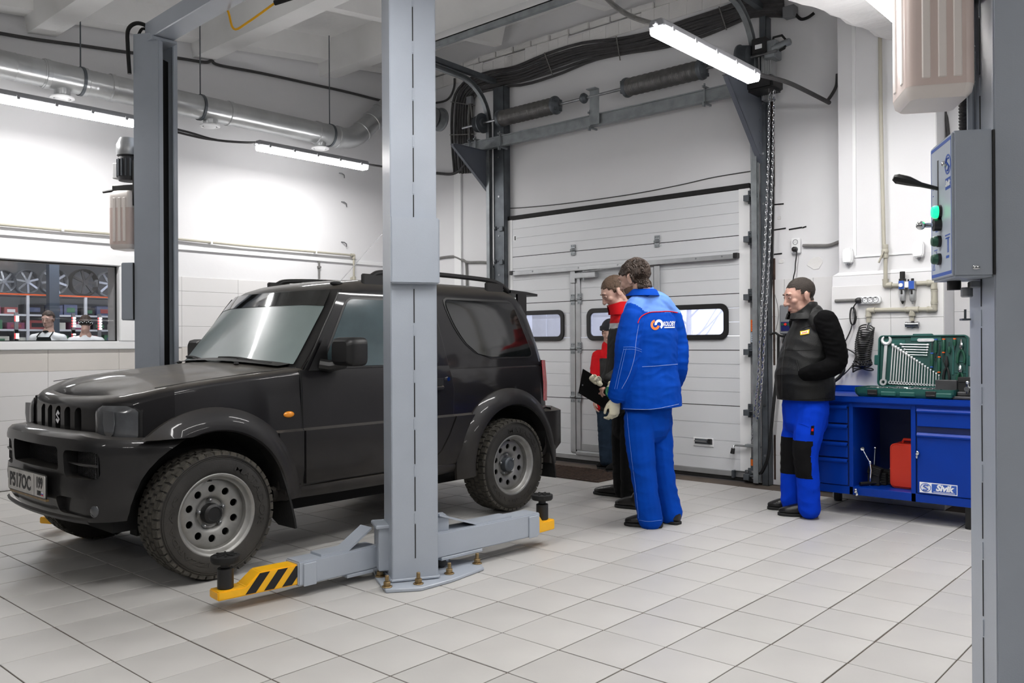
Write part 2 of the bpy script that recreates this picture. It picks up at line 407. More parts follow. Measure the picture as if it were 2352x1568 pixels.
# window: white surround, frame, pane
win = MB(Matrix.Identity(4))
for lo, hi in (((WX0-.1, YL-.03, 1.165), (3.51, YL+.10, WZ0)), ((WX0-.1, YL-.03, WZ1), (3.51, YL+.10, 2.03)), ((WX1, YL-.03, WZ0), (3.51, YL+.10, WZ1)), ((WX0-.1, YL-.03, WZ0), (WX0, YL+.10, WZ1))): win.b2(lo, hi)
win1 = struct(win.build('window_1', M['white_pvc'], bev=.006, seg=2))
b = MB()
for lo, hi in (((WX0, YL+.03, WZ0), (WX1, YL+.05, WZ0+.008)), ((WX0, YL+.03, WZ1-.008), (WX1, YL+.05, WZ1)), ((WX1-.008, YL+.03, WZ0), (WX1, YL+.05, WZ1))): b.b2(lo, hi)
b.build('gasket', M['black_rub'], win1)
b = MB(); b.b2((WX0, YL+.036, WZ0), (WX1, YL+.042, WZ1)); b.build('pane', M['pane'], win1)

# door wall: opening behind the sectional door, brick courses under the roof slab
DY0, DY1, DZ1 = 3.27, 6.08, 2.51
b = MB(); xa, xb = XB, XB+.3
b.b2((xa, Y0-.2, 0), (xb, DY0+.08, 4.30)); b.b2((xa, DY1-.08, 0), (xb, YL+.2, 4.30)); b.b2((xa, DY0+.08, DZ1-.06), (xb, DY1-.08, 4.30))
b.b2((xa+.09, Y0-.2, 4.28), (xb, YL+.2, 5.0))
wall_back = struct(b.build('wall_back', M['plaster']))
# uneven plaster edge along the top of the door wall, courses of bricks above
b = MB(); rr = random.Random(3); y = YL
while y > 2.45:
    w_ = rr.uniform(.07, .2); h_ = rr.uniform(.0, .035); b.b2((XB-.012, y-w_, 4.16), (XB+.08, y, 4.30+h_-.02)); y -= w_
b.build('plaster_edge', M['plaster_rough'], wall_back, bev=.004)
bk = MB(); bk.box((0, 0, 0), (.12, .235, .062)); bk_me = bk.mesh('brick', M['plaster_rough'], bev=.006, seg=2)
y = YL-.05
while y > 2.6:
    o = link('brick', bk_me, wall_back); o.location = (XB+.055+rr.uniform(-.012, .008), y-.12, 4.348+rr.uniform(-.004, .004)); o.rotation_euler = (rr.uniform(-.02, .02), 0, rr.uniform(-.03, .03)); y -= .252
# chipped render and brick joints right of the door
b = MB()
for p0, p1 in (((1778, 528), (1805, 524)), ((1812, 527), (1842, 522)), ((1843, 523), (1852, 520)), ((1778, 584), (1796, 582)), ((1776, 470), (1800, 468)), ((1140, 612), (1127, 613))):
    A = at(*p0, X=XB-.002); B_ = at(*p1, X=XB-.002); b.bar(A, B_, .006, .011)
b.build('open_joint', M['dark_void'], wall_back)
b = MB()
for px, py, pw, ph in ((1872, 604, 34, 30), (1795, 600, 12, 12), (1790, 500, 8, 9)):
    p = at(px, py, X=XB-.001); s_ = depth(p)/FPX; poly = []
    for k in range(11):
        a = 2*PI*k/11; q = rr.uniform(.7, 1.1); poly.append((pw*.5*s_*1.3*math.cos(a)*q, ph*.5*s_*math.sin(a)*q))
    b.M = basis(p, (0, -1, 0), (0, 0, 1)); b.prism(poly, .004); b.M = Matrix.Identity(4)
b.build('render_patch', M['plaster_rough'], wall_back, bev=.003)

# pilaster right of the door with its wider tiled foot
PX = 6.5; PY0, PY1 = 1.742, 2.445
b = MB(); b.b2((PX+.02, PY0, 1.83), (XB+.05, PY1, 4.4)); b.b2((PX, PY0-.05, 0), (XB+.05, PY1+.045, 1.70))
# sloped shoulder between foot and shaft
vs = [(PX, PY0-.05, 1.70), (PX, PY1+.045, 1.70), (XB+.05, PY1+.045, 1.70), (XB+.05, PY0-.05, 1.70), (PX+.02, PY0, 1.73), (PX+.02, PY1, 1.73), (XB+.05, PY1, 1.73), (XB+.05, PY0, 1.73)]
b.add(vs, [(0, 4, 5, 1), (1, 5, 6, 2), (3, 7, 4, 0), (4, 7, 6, 5)])
b.b2((PX+.02, PY0, 1.72), (XB+.05, PY1, 1.84))
pil = struct(b.build('wall_pilaster', M['plaster'], bev=.006))
for r, (za, zb) in enumerate(((0, .25), (.25, .53), (.53, .81), (.81, 1.13), (1.13, 1.37), (1.37, 1.62))):
    wall_tile(pil, (PX-.012, PY0-.048, za+.001), (PX-.001, PY0+.31, zb-.001)); wall_tile(pil, (PX-.012, PY0+.312, za+.001), (PX-.001, PY1+.043, zb-.001))
for r, (za, zb) in enumerate(((0, .25), (.25, .53), (.53, .81), (.81, 1.13), (1.13, 1.41), (1.41, 1.72))):
    for k in range(3): wall_tile(wall_back, (XB-.012, PY1+.048+k*.245, za+.001), (XB-.001, min(3.1, PY1+.29+k*.245), zb-.001))
    for k in range(7): wall_tile(wall_back, (XB-.012, PY0-.05-.3*(k+1)+.001, za+.001), (XB-.001, PY0-.05-.3*k-.001, zb-.001))

# ceiling: sloping ribbed slabs
def sloped(b, xa, xb, ya, yb, za, h):   # block following the roof slope; za(x) = underside
    vs = [(x, y, za(x)+dz) for dz in (0, h) for x, y in ((xa, ya), (xb, ya), (xb, yb), (xa, yb))]
    b.add(vs, [(3, 2, 1, 0), (4, 5, 6, 7), (0, 1, 5, 4), (1, 2, 6, 5), (2, 3, 7, 6), (3, 0, 4, 7)])
b = MB(); sloped(b, X0-.2, X1+.3, Y0-.2, Y1+.2, slabz, .12); ceiling = struct(b.build('ceiling', M['ceil']))
rib_edges = [4.32+1.48*k for k in range(-6, 2)]
for xe in rib_edges:
    b = MB(); prof = []
    for x, dz in ((xe-.30, .345), (xe-.235, 0), (xe-.012, 0), (xe+.05, .345)): prof.append((x, roofz(x)+dz))
    b.M = Matrix(((1, 0, 0, 0), (0, 0, -1, YL), (0, 1, 0, 0), (0, 0, 0, 1)))
    b.prism(prof, YL-Y0); b.build('ceiling_rib', M['ceil'], ceiling)
b = MB()
for yc in [YL-.12-1.47*k for k in range(9)]:
    for k in range(len(rib_edges)):
        xa = rib_edges[k]+.02; xb = xa+1.48-.28
        if xb > X1: xb = X1
        hw = .13 if yc > YL-.2 else .07
        vs = []
        for dz, ww in ((.13, hw*.75), (.35, hw+.05)):
            for x, y in ((xa, yc-ww), (xb, yc-ww), (xb, yc+ww), (xa, yc+ww)): vs.append((x, min(y, YL), roofz(x)+dz))
        b.add(vs, [(3, 2, 1, 0), (4, 5, 6, 7), (0, 1, 5, 4), (1, 2, 6, 5), (2, 3, 7, 6), (3, 0, 4, 7)])
b.build('cross_rib', M['ceil'], ceiling)
# main girder resting on the pilaster, ragged lower edge
b = MB(); rows = []; GY = 2.1
for k in range(0, 56):
    x = X1-.2*k*.7; jag = rr.uniform(-.012, .012); z0 = 3.21+.126*(x-4.77)
    rows.append([V((x, GY+rr.uniform(-.012, .012), slabz(x))), V((x, GY+rr.uniform(-.01, .01), z0+.02+jag)), V((x, GY-.04, z0+jag)), V((x, 1.35, z0+rr.uniform(-.008, .008))), V((x, 1.3, z0+.04)), V((x, 1.3, slabz(x)))])
b.grid(rows, flip=False); girder = struct(b.build('ceiling_girder', M['plaster_rough'], smooth=0)); 

# shop room seen through the window
b = MB(); SY = 15.4
b.b2((-.5, SY, 0), (10.6, SY+.1, 3.2)); b.b2((-.6, YL+.22, 0), (-.5, SY, 3.2)); b.b2((10.6, YL+.22, 0), (10.7, SY, 3.2)); 
struct(b.build('wall_shop', M['grey_pl']))
b = MB(); b.b2((-.5, YL+.22, -.1), (10.6, SY, 0)); struct(b.build('floor_shop', M['grout']))
b = MB(); b.b2((-.5, YL+.22, 3.1), (10.6, SY, 3.2)); struct(b.build('ceiling_shop', M['ceil']))
# snow-covered yard and the panelled gate beyond the door panes
b = MB(); b.b2((XB+.3, -20, -.35), (40, 30, -.15)); struct(b.build('ground_yard', mat('snow', (236, 238, 246), .8, var=.05, vscale=.6)))
t = thing('yard_gate', 'pale panelled gate outside, seen through the left door pane', 'gate', (9.6, 7.3, -.15))
b = MB(); b.b2((9.6, 6.4, -.15), (9.66, 8.6, 2.6)); b.build('backing', M['white_pvc'], t)
for k in range(8):
    for q in range(3):
        b = MB(); b.b2((9.57, 6.42+q*.72, -.12+k*.34), (9.60, 6.42+q*.72+.69, -.12+k*.34+.31)); b.build('gate_panel', M['white_pvc'], t, bev=.01)
t = thing('bare_tree', 'leafless tree standing in the snowy yard beyond the right door pane', 'tree', (15.0, 8.6, -.15))
tm = mat('washed_out_bark', (226, 226, 236), .9)  # bark colour paled so the branches wash out in the outdoor glare
b = MB(); rt_ = random.Random(5); base = V((15.0, 8.6, -.15)); b.tube([base, base+V((0, .05, 1.0)), base+V((.05, 0, 3.4))], [.09, .07, .02], 7)
for k in range(26):
    z = rt_.uniform(.5, 3.0); a = rt_.uniform(0, 2*PI); l = rt_.uniform(.5, 1.3); d = V((math.cos(a), math.sin(a), rt_.uniform(.5, 1.1))); p = base+V((0, .03, z))
    b.tube([p, p+d*l*.5, p+d*l+V((0, 0, .1))], [.022, .013, .004], 5)
b.build('trunk', tm, t)
# ---------------------------------------------------------------- lamps
def tube_lamp(p, label, n=1.27, name='tube_lamp'):
    """waterproof tube lamp, axis along X, p = centre of its underside"""
    x, y, z = p; t = thing(name, label, 'lamp', (x, y, z)); h = n/2
    b = MB(Matrix(((0, 0, 1, x-h), (1, 0, 0, y), (0, 1, 0, z), (0, 0, 0, 1))))
    b.prism([(-.056, .05), (.056, .05), (.05, .085), (.034, .098), (-.034, .098), (-.05, .085)], n); b.build('housing', M['lamp_house'], t, bev=.006)
    b = MB(Matrix(((0, 0, 1, x-h+.012), (1, 0, 0, y), (0, 1, 0, z), (0, 0, 0, 1))))
    b.prism([(-.05, .05), (-.05, .025), (-.040, .008), (.040, .008), (.05, .025), (.05, .05)], n-.024, mi=1); b.m = [0 if abs(b.v[f[0]][2]-(z+.008)) < .001 and all(abs(b.v[i][2]-(z+.008)) < .001 for i in f) else 1 for f in b.f]; b.build('diffuser', [M['lamp_emit'], M['lamp_side']], t, smooth=0)
    for k in range(5):
        xx = x-h+.1+k*(n-.2)/4
        for s in (-1, 1):
            q = MB(); q.box((xx, y+s*.058, z+.052), (.022, .008, .03)); q.build('clip', M['lamp_house'], t)
    for s in (-1, 1):
        q = MB(); q.cyl((x+s*(h-.004), y, z+.065), (x+s*(h+.03), y, z+.065), .017, .012, 10); q.build('cable_gland', M['lamp_house'], t)
    return t
ZL = 3.0
pL = at(305, 296, Z=ZL); e2a = at(592, 352, Z=ZL); e2b = at(850, 386, Z=ZL)
YR = (pL.y+e2a.y+e2b.y)/3
lc2 = (e2a.x+e2b.x)/2
tube_lamp((pL.x-.63, YR, ZL), 'lit tube lamp at the left picture edge, under the silver duct')
tube_lamp((lc2, YR, ZL), 'lit tube lamp between the far lift column and the near lift column')
ra = at(1497, 88, Z=ZL); rb = at(1742, 188, Z=ZL); YA = (ra.y+rb.y)/2
tube_lamp(((ra.x+rb.x)/2, YA, ZL), 'lit tube lamp hanging in front of the roller door, largest in view')
rc = at(1998, 16, Z=ZL); tube_lamp((rc.x+.32, rc.y-.05, ZL), 'lit tube lamp mostly hidden behind the fluid tank at the top right')
for k, (x, y) in enumerate(((1.6, YA+.02), (-2.6, YA), (3.0, 1.1), (-1.6, -.8), (1.4, -2.8), (4.8, -2.6))):
    tube_lamp((x, y, ZL), 'ceiling tube lamp of the rest of the workshop, outside the picture', name='tube_lamp')['group'] = 'tube lamps outside the picture'
def hose(name, label, cat, pts, r, m, n=8, group=None, smooth=5):
    b = MB(); b.tube(spline(pts, smooth) if smooth else pts, r, n); o = b.build(name, M[m]); tag(o, label, cat, group); return o
hose('lamp_cable', 'grey supply cable running down to the tube lamp before the roller door', 'cable', [at(1385, -12, Z=3.42), at(1420, 20, Z=3.3), at(1460, 42, Z=3.17), V((ra.x+.02, YA, ZL+.07))], .016, 'cable_lt')
hose('lamp_cable', 'grey conduit from the big tube lamp across to the wall hook', 'cable', [V((rb.x-.02, YA, ZL+.066)), at(1800, 186, X=6.0), at(1850, 208, X=6.35), at(1905, 236, X=6.66)], .017, 'cable')
hose('wall_cable', 'dark cable rising from the wall hook behind the pilaster', 'cable', [at(1900, 232, X=6.66), at(1912, 215, X=6.70), at(1921, 196, X=6.74), at(1923, 170, X=6.75)], .013, 'cable')
hose('lamp_cable', 'dark cable between the two tube lamps under the duct', 'cable', [V((pL.x+.02, YR, ZL+.07)), at(430, 303, Y=YR), at(500, 322, Y=YR), V((lc2-.64, YR, ZL+.07))], .011, 'cable')
hose('lamp_cable', 'second dark cable sagging toward the middle tube lamp', 'cable', [at(405, 303, Y=YR+.05), at(470, 318, Y=YR+.05), at(540, 326, Y=YR+.05), V((lc2-.64, YR+.03, ZL+.08))], .010, 'cable')
hose('lamp_cable', 'dark cable leaving the middle tube lamp toward the near column', 'cable', [V((lc2+.64, YR, ZL+.07)), at(870, 381, Y=YR), at(900, 386, Y=YR), at(960, 393, Y=YR)], .011, 'cable')

# ---------------------------------------------------------------- ventilation duct
YD, ZD, RD = 7.45, 3.43, .112
def dx(px, py): return at(px, py, Y=YD).x
duct = thing('ventilation_duct', 'silver galvanised round air duct under the ceiling along the window wall', 'duct', (3.0, YD, ZD))
def duct_run(nm, xa, xb, flex=False, r=RD):
    pts = []; rs = []; n = max(2, int((xb-xa)/.014)) if flex else 2
    for k in range(n+1):
        x = lerp(xa, xb, k/n); pts.append((x, YD, ZD)); rs.append(r*(1+(.012*math.cos(k*PI*.8)+(.02 if k % 8 == 0 else 0)) if flex else r and 1)); 
    b = MB(); b.tube(pts, [q if flex else r for q in rs] if not flex else rs, 28); return b.build(nm, M['duct'], duct)
xa1, xa2, xa3, xa4 = dx(105, 150), dx(192, 190), dx(255, 205), dx(475, 250)
duct_run('flexible_section', .7, xa1, True, RD*.97); duct_run('tee_section', xa1-.03, xa2, r=RD*1.02); duct_run('flexible_section', xa2-.02, xa3, True, RD*.97)
duct_run('straight_section', xa3-.02, dx(525, 262)); duct_run('straight_section', dx(525, 262), dx(728, 300), r=RD*.985); duct_run('tee_section', dx(728, 300)-.02, dx(760, 308), r=RD*1.02)
E0 = V((dx(760, 308), YD, ZD)); P2 = at(893, 243, Y=YD-.02); EF = at(1012, 275, X=XB); E1 = V((EF.x-.10, EF.y, EF.z))
dirE = (P2-(E0+V((.28, 0, 0)))).normalized()
path = [E0, E0+V((.1, 0, 0))]+bez(E0+V((.1, 0, 0)), E0+V((.22, 0, 0)), E0+V((.28, 0, 0))+dirE*.04, E0+V((.28, 0, 0))+dirE*.16, 6)[1:]+bez(P2-dirE*.05, P2+dirE*.12, E1-V((.25, 0, 0)), E1, 8)
b = MB(); b.tube(path, RD, 28); b.build('elbow_section', M['duct'], duct)
for k, (xx) in enumerate((xa1, xa2, xa3, dx(525, 262), dx(728, 300), E0.x+.08)):
    b = MB(); b.lathe([(RD*.99, -.022), (RD*1.07, -.016), (RD*1.07, .016), (RD*.99, .022)], (xx, YD, ZD), (1, 0, 0), 28, cap=False); b.build('clamp_band', M['duct'], duct)
for f_ in (.05, .4, .75):
    p = lerp(E0+V((.28, 0, 0))+dirE*.16, P2, f_); b = MB(); b.lathe([(RD*.99, -.02), (RD*1.06, -.014), (RD*1.06, .014), (RD*.99, .02)], p, dirE, 28, cap=False); b.build('clamp_band', M['duct'], duct)
for px, py in ((143, 228), (482, 292), (735, 343)):
    x = dx(px, py); zb = at(px, py, Y=YD).z
    b = MB(); b.lathe([(.062, ZD-.06-zb), (.062, .03), (.058, .02)], (x, YD, zb), (0, 0, 1), 20); b.build('branch_stub', M['duct'], duct)
    b = MB(); b.lathe([(.062, .028), (.092, .018), (.094, .006), (.078, -.002), (.066, .004), (.064, .02)], (x, YD, zb), (0, 0, 1), 24, cap=False); q = b.build('air_valve', M['white_pvc'], duct)
    b = MB(); b.lathe([(.0, -.012), (.04, -.01), (.058, .004), (.05, .016), (.0, .02)], (x, YD, zb), (0, 0, 1), 24, cap=False); b.build('valve_cone', M['white_pvc'], q)
for px, py in ((185, 170), (460, 225), (757, 288)):
    x = dx(px, py); b = MB(); b.cyl((x, YD, ZD+RD), (x, YD, slabz(x)+.02), .006, n=6); b.lathe([(RD*1.0, -.012), (RD*1.09, -.012), (RD*1.09, .012), (RD*1.0, .012)], (x, YD, ZD), (1, 0, 0), 28, cap=False); b.build('hanger_rod', M['galv_dark'], duct)

# exhaust fan flange on the door wall where the duct ends
fp = V((XB, E1.y, E1.z)); t = thing('wall_fan', 'round metal extract fan flange on the door wall behind the near column', 'fan', fp)
b = MB(); b.lathe([(.0, 0), (.135, 0), (.135, .012), (.118, .02), (.118, .10), (.10, .10), (.10, .03), (0, .03)], fp, (-1, 0, 0), 28); b.build('housing', M['galv'], t)
b = MB(); b.lathe([(0, .04), (.04, .04), (.04, .08), (0, .085)], fp, (-1, 0, 0), 16, cap=False); b.build('motor_hub', M['black_pl'], t)
for k in range(5):
    a = 2*PI*k/5; b = MB(basis(fp+V((-.06, 0, 0)), (0, math.cos(a), math.sin(a)), (.5, -math.sin(a)*.8, math.cos(a)*.8))); b.box((.065, 0, 0), (.06, .045, .003)); b.build('blade', M['galv_dark'], t)

# ---------------------------------------------------------------- pipes and cables on the window wall
hose('wall_cable', 'dark cable clipped high along the window wall under the roof ribs', 'cable', [at(x, y, Y=YL-.014) for x, y in ((-30, 71), (80, 90), (190, 105), (300, 121), (405, 133), (470, 143), (486, 140), (505, 150), (600, 168), (720, 194), (800, 212), (875, 231), (915, 240))], .015, 'cable')
b = MB(); b.b2((.3, YL-.02, 2.118), (XB, YL-.001, 2.158)); tag(b.build('cable_trunking', M['white_pvc'], bev=.002), 'white cable trunking running the length of the window wall', 'trunking')
pp = thing('air_pipe', 'thin beige air pipe along the window wall with a downturn behind the car roof', 'pipe', (3, YL, 2.2))
xe = at(812, 585, Y=YL-.03).x
b = MB(); b.tube([(.3, YL-.03, 2.205), (2.9, YL-.03, 2.20), (3.9, YL-.028, 2.215), (4.6, YL-.04, 2.208), (xe, YL-.035, 2.213)], .012, 10); b.build('pipe_run', M['beige_pipe'], pp)
b = MB(); b.tube([(xe, YL-.035, 2.205), (xe, YL-.035, 1.2)], .012, 10); b.build('pipe_drop', M['beige_pipe'], pp)
b = MB(); b.sph((xe, YL-.035, 2.212), .020, 12, 8); b.cyl((xe-.04, YL-.035, 2.213), (xe, YL-.035, 2.213), .018); b.cyl((xe, YL-.035, 2.17), (xe, YL-.035, 2.212), .018); b.build('elbow', M['beige_pipe'], pp)
b = MB(); b.cyl((xe, YL-.035, 1.93), (xe, YL-.035, 1.97), .022); b.box((xe, YL-.02, 1.945), (.06, .03, .03)); b.build('wall_clip', M['beige_pipe'], pp)
for px, py in ((485, 555), (725, 579), (143, 525)):
    x = at(px, py, Y=YL-.03).x; b = MB(); b.box((x, YL-.026, 2.205), (.022, .045, .035)); b.build('wall_clip', M['white_pvc'], pp, bev=.003)
x = at(733, 610, Y=YL-.012).x
b = MB(); b.cyl((x, YL-.012, 1.5), (x, YL-.012, 2.118), .011, n=8); o = b.build('wall_conduit', M['cable_lt']); tag(o, 'short grey conduit dropping from the trunking behind the car roof', 'conduit')
for z in (2.05, 1.90): 
    b = MB(); b.box((x, YL-.014, z), (.036, .028, .02)); b.build('clip', M['cable_lt'], o)
# hooks left in the plaster
for k, (px, py) in enumerate(((785, 402), (790, 468), (790, 560))):
    p = at(px, py, Y=YL-.01); b = MB(); b.tube([p+V((-.03, .01, .02)), p+V((-.01, -.02, .015)), p+V((.02, -.02, 0)), p+V((.03, -.01, -.03))], .006, 6)
    tag(b.build('wall_hook', M['steel']), ('bent wall hook below the middle tube lamp, topmost of three', 'bent wall hook in the middle of the three under the lamp', 'bent wall hook just above the thin beige pipe')[k], 'hook')

# ---------------------------------------------------------------- sectional door
door = struct(bpy.data.objects.new('door_1', None)); col.objects.link(door); door.location = (XD, (DY0+DY1)/2, 0); ROOT[door] = Matrix.Translation(door.location)
zz = [.035, .645, 1.128, 1.617, 2.115, DZ1]
WZ = (at(1290, 782, X=XD).z-.002, at(1290, 712, X=XD).z+.004)
wy3 = at(1675, 740, X=XD).y; wy2 = at(1350, 740, X=XD).y; wy1 = at(1298, 745, X=XD).y
WW = .66; wins = [(wy1+.0, wy1+WW), (wy2-WW, wy2), (wy3, wy3+WW)]
wk0, wk1 = at(1505, 900, X=XD).y, at(1324, 900, X=XD).y       # wicket leaf edges
for k in range(5):
    za, zb = zz[k]+.002, zz[k+1]-.002; b = MB(); n = 4; hgt = (zb-za)/n
    for r in range(n):
        a, c = za+r*hgt, za+(r+1)*hgt
        spans = [(DY0, DY1)]
        if k == 2:
            cuts = sorted((w0+.035, w1-.035) for w0, w1 in wins); lo, hi = WZ[0]+.035, WZ[1]-.035
            if c > lo and a < hi:
                for s0, s1, e0, e1 in ((a, min(c, lo), 0, 0), (max(a, hi), c, 0, 0)):
                    if s1-s0 > .004: b.b2((XD, DY0, s0+.0015), (XD+.04, DY1, s1-.0015))
                m0, m1 = max(a, lo), min(c, hi); ys = DY0
                for c0, c1 in cuts+[(DY1, DY1)]:
                    b.b2((XD, ys, m0 + (.0015 if m0 == a else 0)), (XD+.04, c0, m1-(.0015 if m1 == c else 0))); ys = c1
                continue
        b.b2((XD, DY0, a+.0015), (XD+.04, DY1, c-.0015))
    b.b2((XD+.006, DY0+.01, za), (XD+.034, DY1-.01, zb)) if k != 2 else None
    b.build('door_section', M['door_white'], door, smooth=0)
    if k:
        q = MB(); q.b2((XD+.004, DY0, zz[k]-.006), (XD+.03, DY1, zz[k]+.006)); q.build('section_seam', M['black_rub'], door)
for nm, (w0, w1) in zip(('left', 'mid', 'right'), wins):
    yc, zc = (w0+w1)/2, (WZ[0]+WZ[1])/2; W_, H_ = w1-w0, WZ[1]-WZ[0]
    bm_ = basis((XD-.012, yc, zc), (0, -1, 0), (0, 0, 1))
    b = MB(bm_); b.ring(rrect(W_, H_, .075, 6), rrect(W_-.09, H_-.09, .045, 6), .02, h0=-.008); fr = b.build('window_frame', M['black_pl'], door, bev=.004, seg=2)
    b = MB(bm_); b.prism(rrect(W_-.07, H_-.07, .05, 6), .006, h0=-.012); b.build('pane', M['pane_door'], fr)
b = MB(); b.b2((XD-.004, DY0, DZ1-.002), (XD+.045, DY1, DZ1+.045)); b.build('top_seal', M['black_rub'], door, bev=.006)
b = MB(); b.b2((XD-.006, DY0, .035), (XD+.045, DY1, .085)); b.build('bottom_profile', M['alu'], door, bev=.004)
b = MB(); b.b2((XD, DY0, .002), (XD+.04, DY1, .036)); b.build('bottom_seal', M['black_rub'], door, bev=.006)
for y_ in (DY0+.0, DY1-.1):
    b = MB(); b.b2((XD-.004, y_, .09), (XD, y_+.1, DZ1)); b.build('end_plate', M['white_pvc'], door)
# wicket frame strips
def strip(nm, ya, yb, za, zb, t=.012, m='alu', bev=.002): 
    b = MB(); b.b2((XD-t, ya, za), (XD-.0005, yb, zb)); return b.build(nm, M[m], door, bev=bev)
WT = at(1330, 625, X=XD).z
gy = at(1312, 900, X=XD).y; ly = at(1335, 900, X=XD).y
for k in range(1, 5):
    za, zb = ([.10]+zz[1:4]+[WT])[k-1]+.004, ([.10]+zz[1:4]+[WT])[k]-.004
    strip('wicket_frame', wk1+.004, gy, za, zb); strip('wicket_leaf_edge', ly, wk1-.004, za+.03 if k == 1 else za, zb)
    strip('wicket_frame', wk0-.055, wk0-.004, za, zb); strip('wicket_leaf_edge', wk0+.004, wk0+.055, za+.03 if k == 1 else za, zb)
    b = MB(); b.b2((XD-.002, wk1-.004, za), (XD+.002, wk1+.004, zb)); b.b2((XD-.002, wk0-.004, za), (XD+.002, wk0+.004, zb)); b.build('wicket_gap', M['black_rub'], door)
strip('wicket_sill', wk0, wk1, .085, .115, .018); strip('wicket_kick_plate', wk0+.055, ly, .13, .20, .006, 'alu')
# stiffener rail across the door with its end stops
ra_, rb_ = at(1178, 628, X=XD-.03), at(1686, 590, X=XD-.03); zr = (ra_.z+rb_.z)/2
b = MB(); b.b2((XD-.045, rb_.y, zr-.02), (XD-.001, ra_.y, zr+.022)); b.b2((XD-.05, rb_.y, zr-.02), (XD-.042, ra_.y, zr-.012)); rail = b.build('stiffener_rail', M['alu'], door, bev=.002)
for y_ in (rb_.y-.02, ra_.y+.01):
    q = MB(); q.b2((XD-.055, y_-.02, zr-.012), (XD-.005, y_+.02, zr+.03)); q.build('end_stop', M['black_pl'], rail, bev=.003)
for px in (1225, 1330, 1420, 1600, 1660):
    y_ = at(px, 600, X=XD-.03).y; q = MB(); q.cyl((XD-.05, y_, zr+.008), (XD-.044, y_, zr+.008), .008, n=8); q.build('rivet', M['steel'], rail)
# struts either side of the wicket head
for px, py0, py1 in ((1316, 622, 650), (1509, 610, 690)):
    p0 = at(px, py0, X=XD-.02); p1 = at(px, py1, X=XD-.02); b = MB(); b.b2((XD-.03, p0.y-.03, p1.z), (XD-.012, p0.y+.03, p0.z)); b.build('head_bracket', M['alu'], door, bev=.003)
# door closer
c0, c1 = at(1321, 633, X=XD-.05), at(1371, 629, X=XD-.05)
b = MB(); b.b2((XD-.075, c1.y, c0.z-.028), (XD-.012, c0.y, c0.z+.022)); cl = b.build('door_closer', M['alu'], door, bev=.006, seg=2)
b = MB(); b.tube([(XD-.06, lerp(c1.y, c0.y, .6), c0.z+.03), (XD-.10, c1.y-.15, c0.z+.035), (XD-.06, c1.y-.42, c0.z+.05)], .009, 8); b.cyl((XD-.05, lerp(c1.y, c0.y, .6), c0.z+.02), (XD-.05, lerp(c1.y, c0.y, .6), c0.z+.045), .014); b.cyl((XD-.05, lerp(c1.y, c0.y, .6), c0.z-.05), (XD-.05, lerp(c1.y, c0.y, .6), c0.z-.02), .012); b.build('closer_arm', M['steel'], cl)
def hinge(px, py, big=False):
    p = at(px, py, X=XD-.01); b = MB()
    for dz in (-.034, .034): b.box((XD-.008, p.y, p.z+dz), (.012, .05, .04))
    b.cyl((XD-.014, p.y-.03, p.z), (XD-.014, p.y+.03, p.z), .010, n=8)
    for dz in (-.04, .04):
        for dy in (-.013, .013): b.cyl((XD-.02, p.y+dy, p.z+dz), (XD-.012, p.y+dy, p.z+dz), .006, n=6)
    b.build('hinge', M['galv'], door, bev=.0015)
for p in ((1316, 574), (1509, 554), (1316, 688), (1331, 686), (1316, 800), (1331, 798), (1316, 911), (1331, 912), (1509, 676)): hinge(*p)
for side, pts in (('r', ((1727, 452), (1727, 546), (1727, 679), (1727, 805), (1727, 944), (1727, 1092))), ('l', ((1152, 524), (1152, 600)))):
    for px, py in pts:
        p = at(px, py, X=XD-.03); s = -1 if side == 'r' else 1; b = MB()
        b.box((XD-.01, p.y, p.z+.035), (.016, .085, .05)); b.box((XD-.01, p.y, p.z-.035), (.016, .085, .04)); b.box((XD-.045, p.y-s*.03, p.z-.012), (.07, .05, .05))
        b.cyl((XD-.06, p.y-.06, p.z), (XD-.06, p.y+.06, p.z), .008, n=8); b.cyl((XD-.06, p.y+s*.045, p.z), (XD-.06, p.y+s*.07, p.z), .022, n=12)
        for dy in (-.025, .025): b.cyl((XD-.024, p.y+dy, p.z+.04), (XD-.016, p.y+dy, p.z+.04), .007, n=6)
        b.build('roller_bracket', M['galv_dark'], door, bev=.002)
def plate(nm, x0, y0, x1, y1, t, m, X=XD, parent=door, bev=.0):
    a = at(x0, y0, X=X); c = at(x1, y1, X=X); b = MB(); b.b2((X-t, c.y, c.z), (X-.0005, a.y, a.z)); return b.build(nm, M[m], parent, bev=bev)
plate('warning_sticker', 1725, 734, 1738, 761, .005, 'orange_print'); s_ = plate('instruction_sticker', 1725, 763, 1738, 786, .005, 'panel_lt')
for k in range(4): plate('print_line', 1727, 738+k*5.5, 1736, 740+k*5.5, .0056, 'red_print')
for k in range(4): plate('print_line', 1727, 766+k*5, 1736, 767.4+k*5, .0056, 'black_print')
hp = plate('handle_plate', 1593, 1003, 1640, 1027, .008, 'white_pvc', bev=.003); plate('pull_handle', 1598, 1009, 1628, 1015, .035, 'chrome', bev=.004); plate('handle_end', 1629, 1007, 1636, 1018, .036, 'black_pl', bev=.003); plate('handle_recess', 1597, 1006, 1637, 1021, .0095, 'galv_dark')
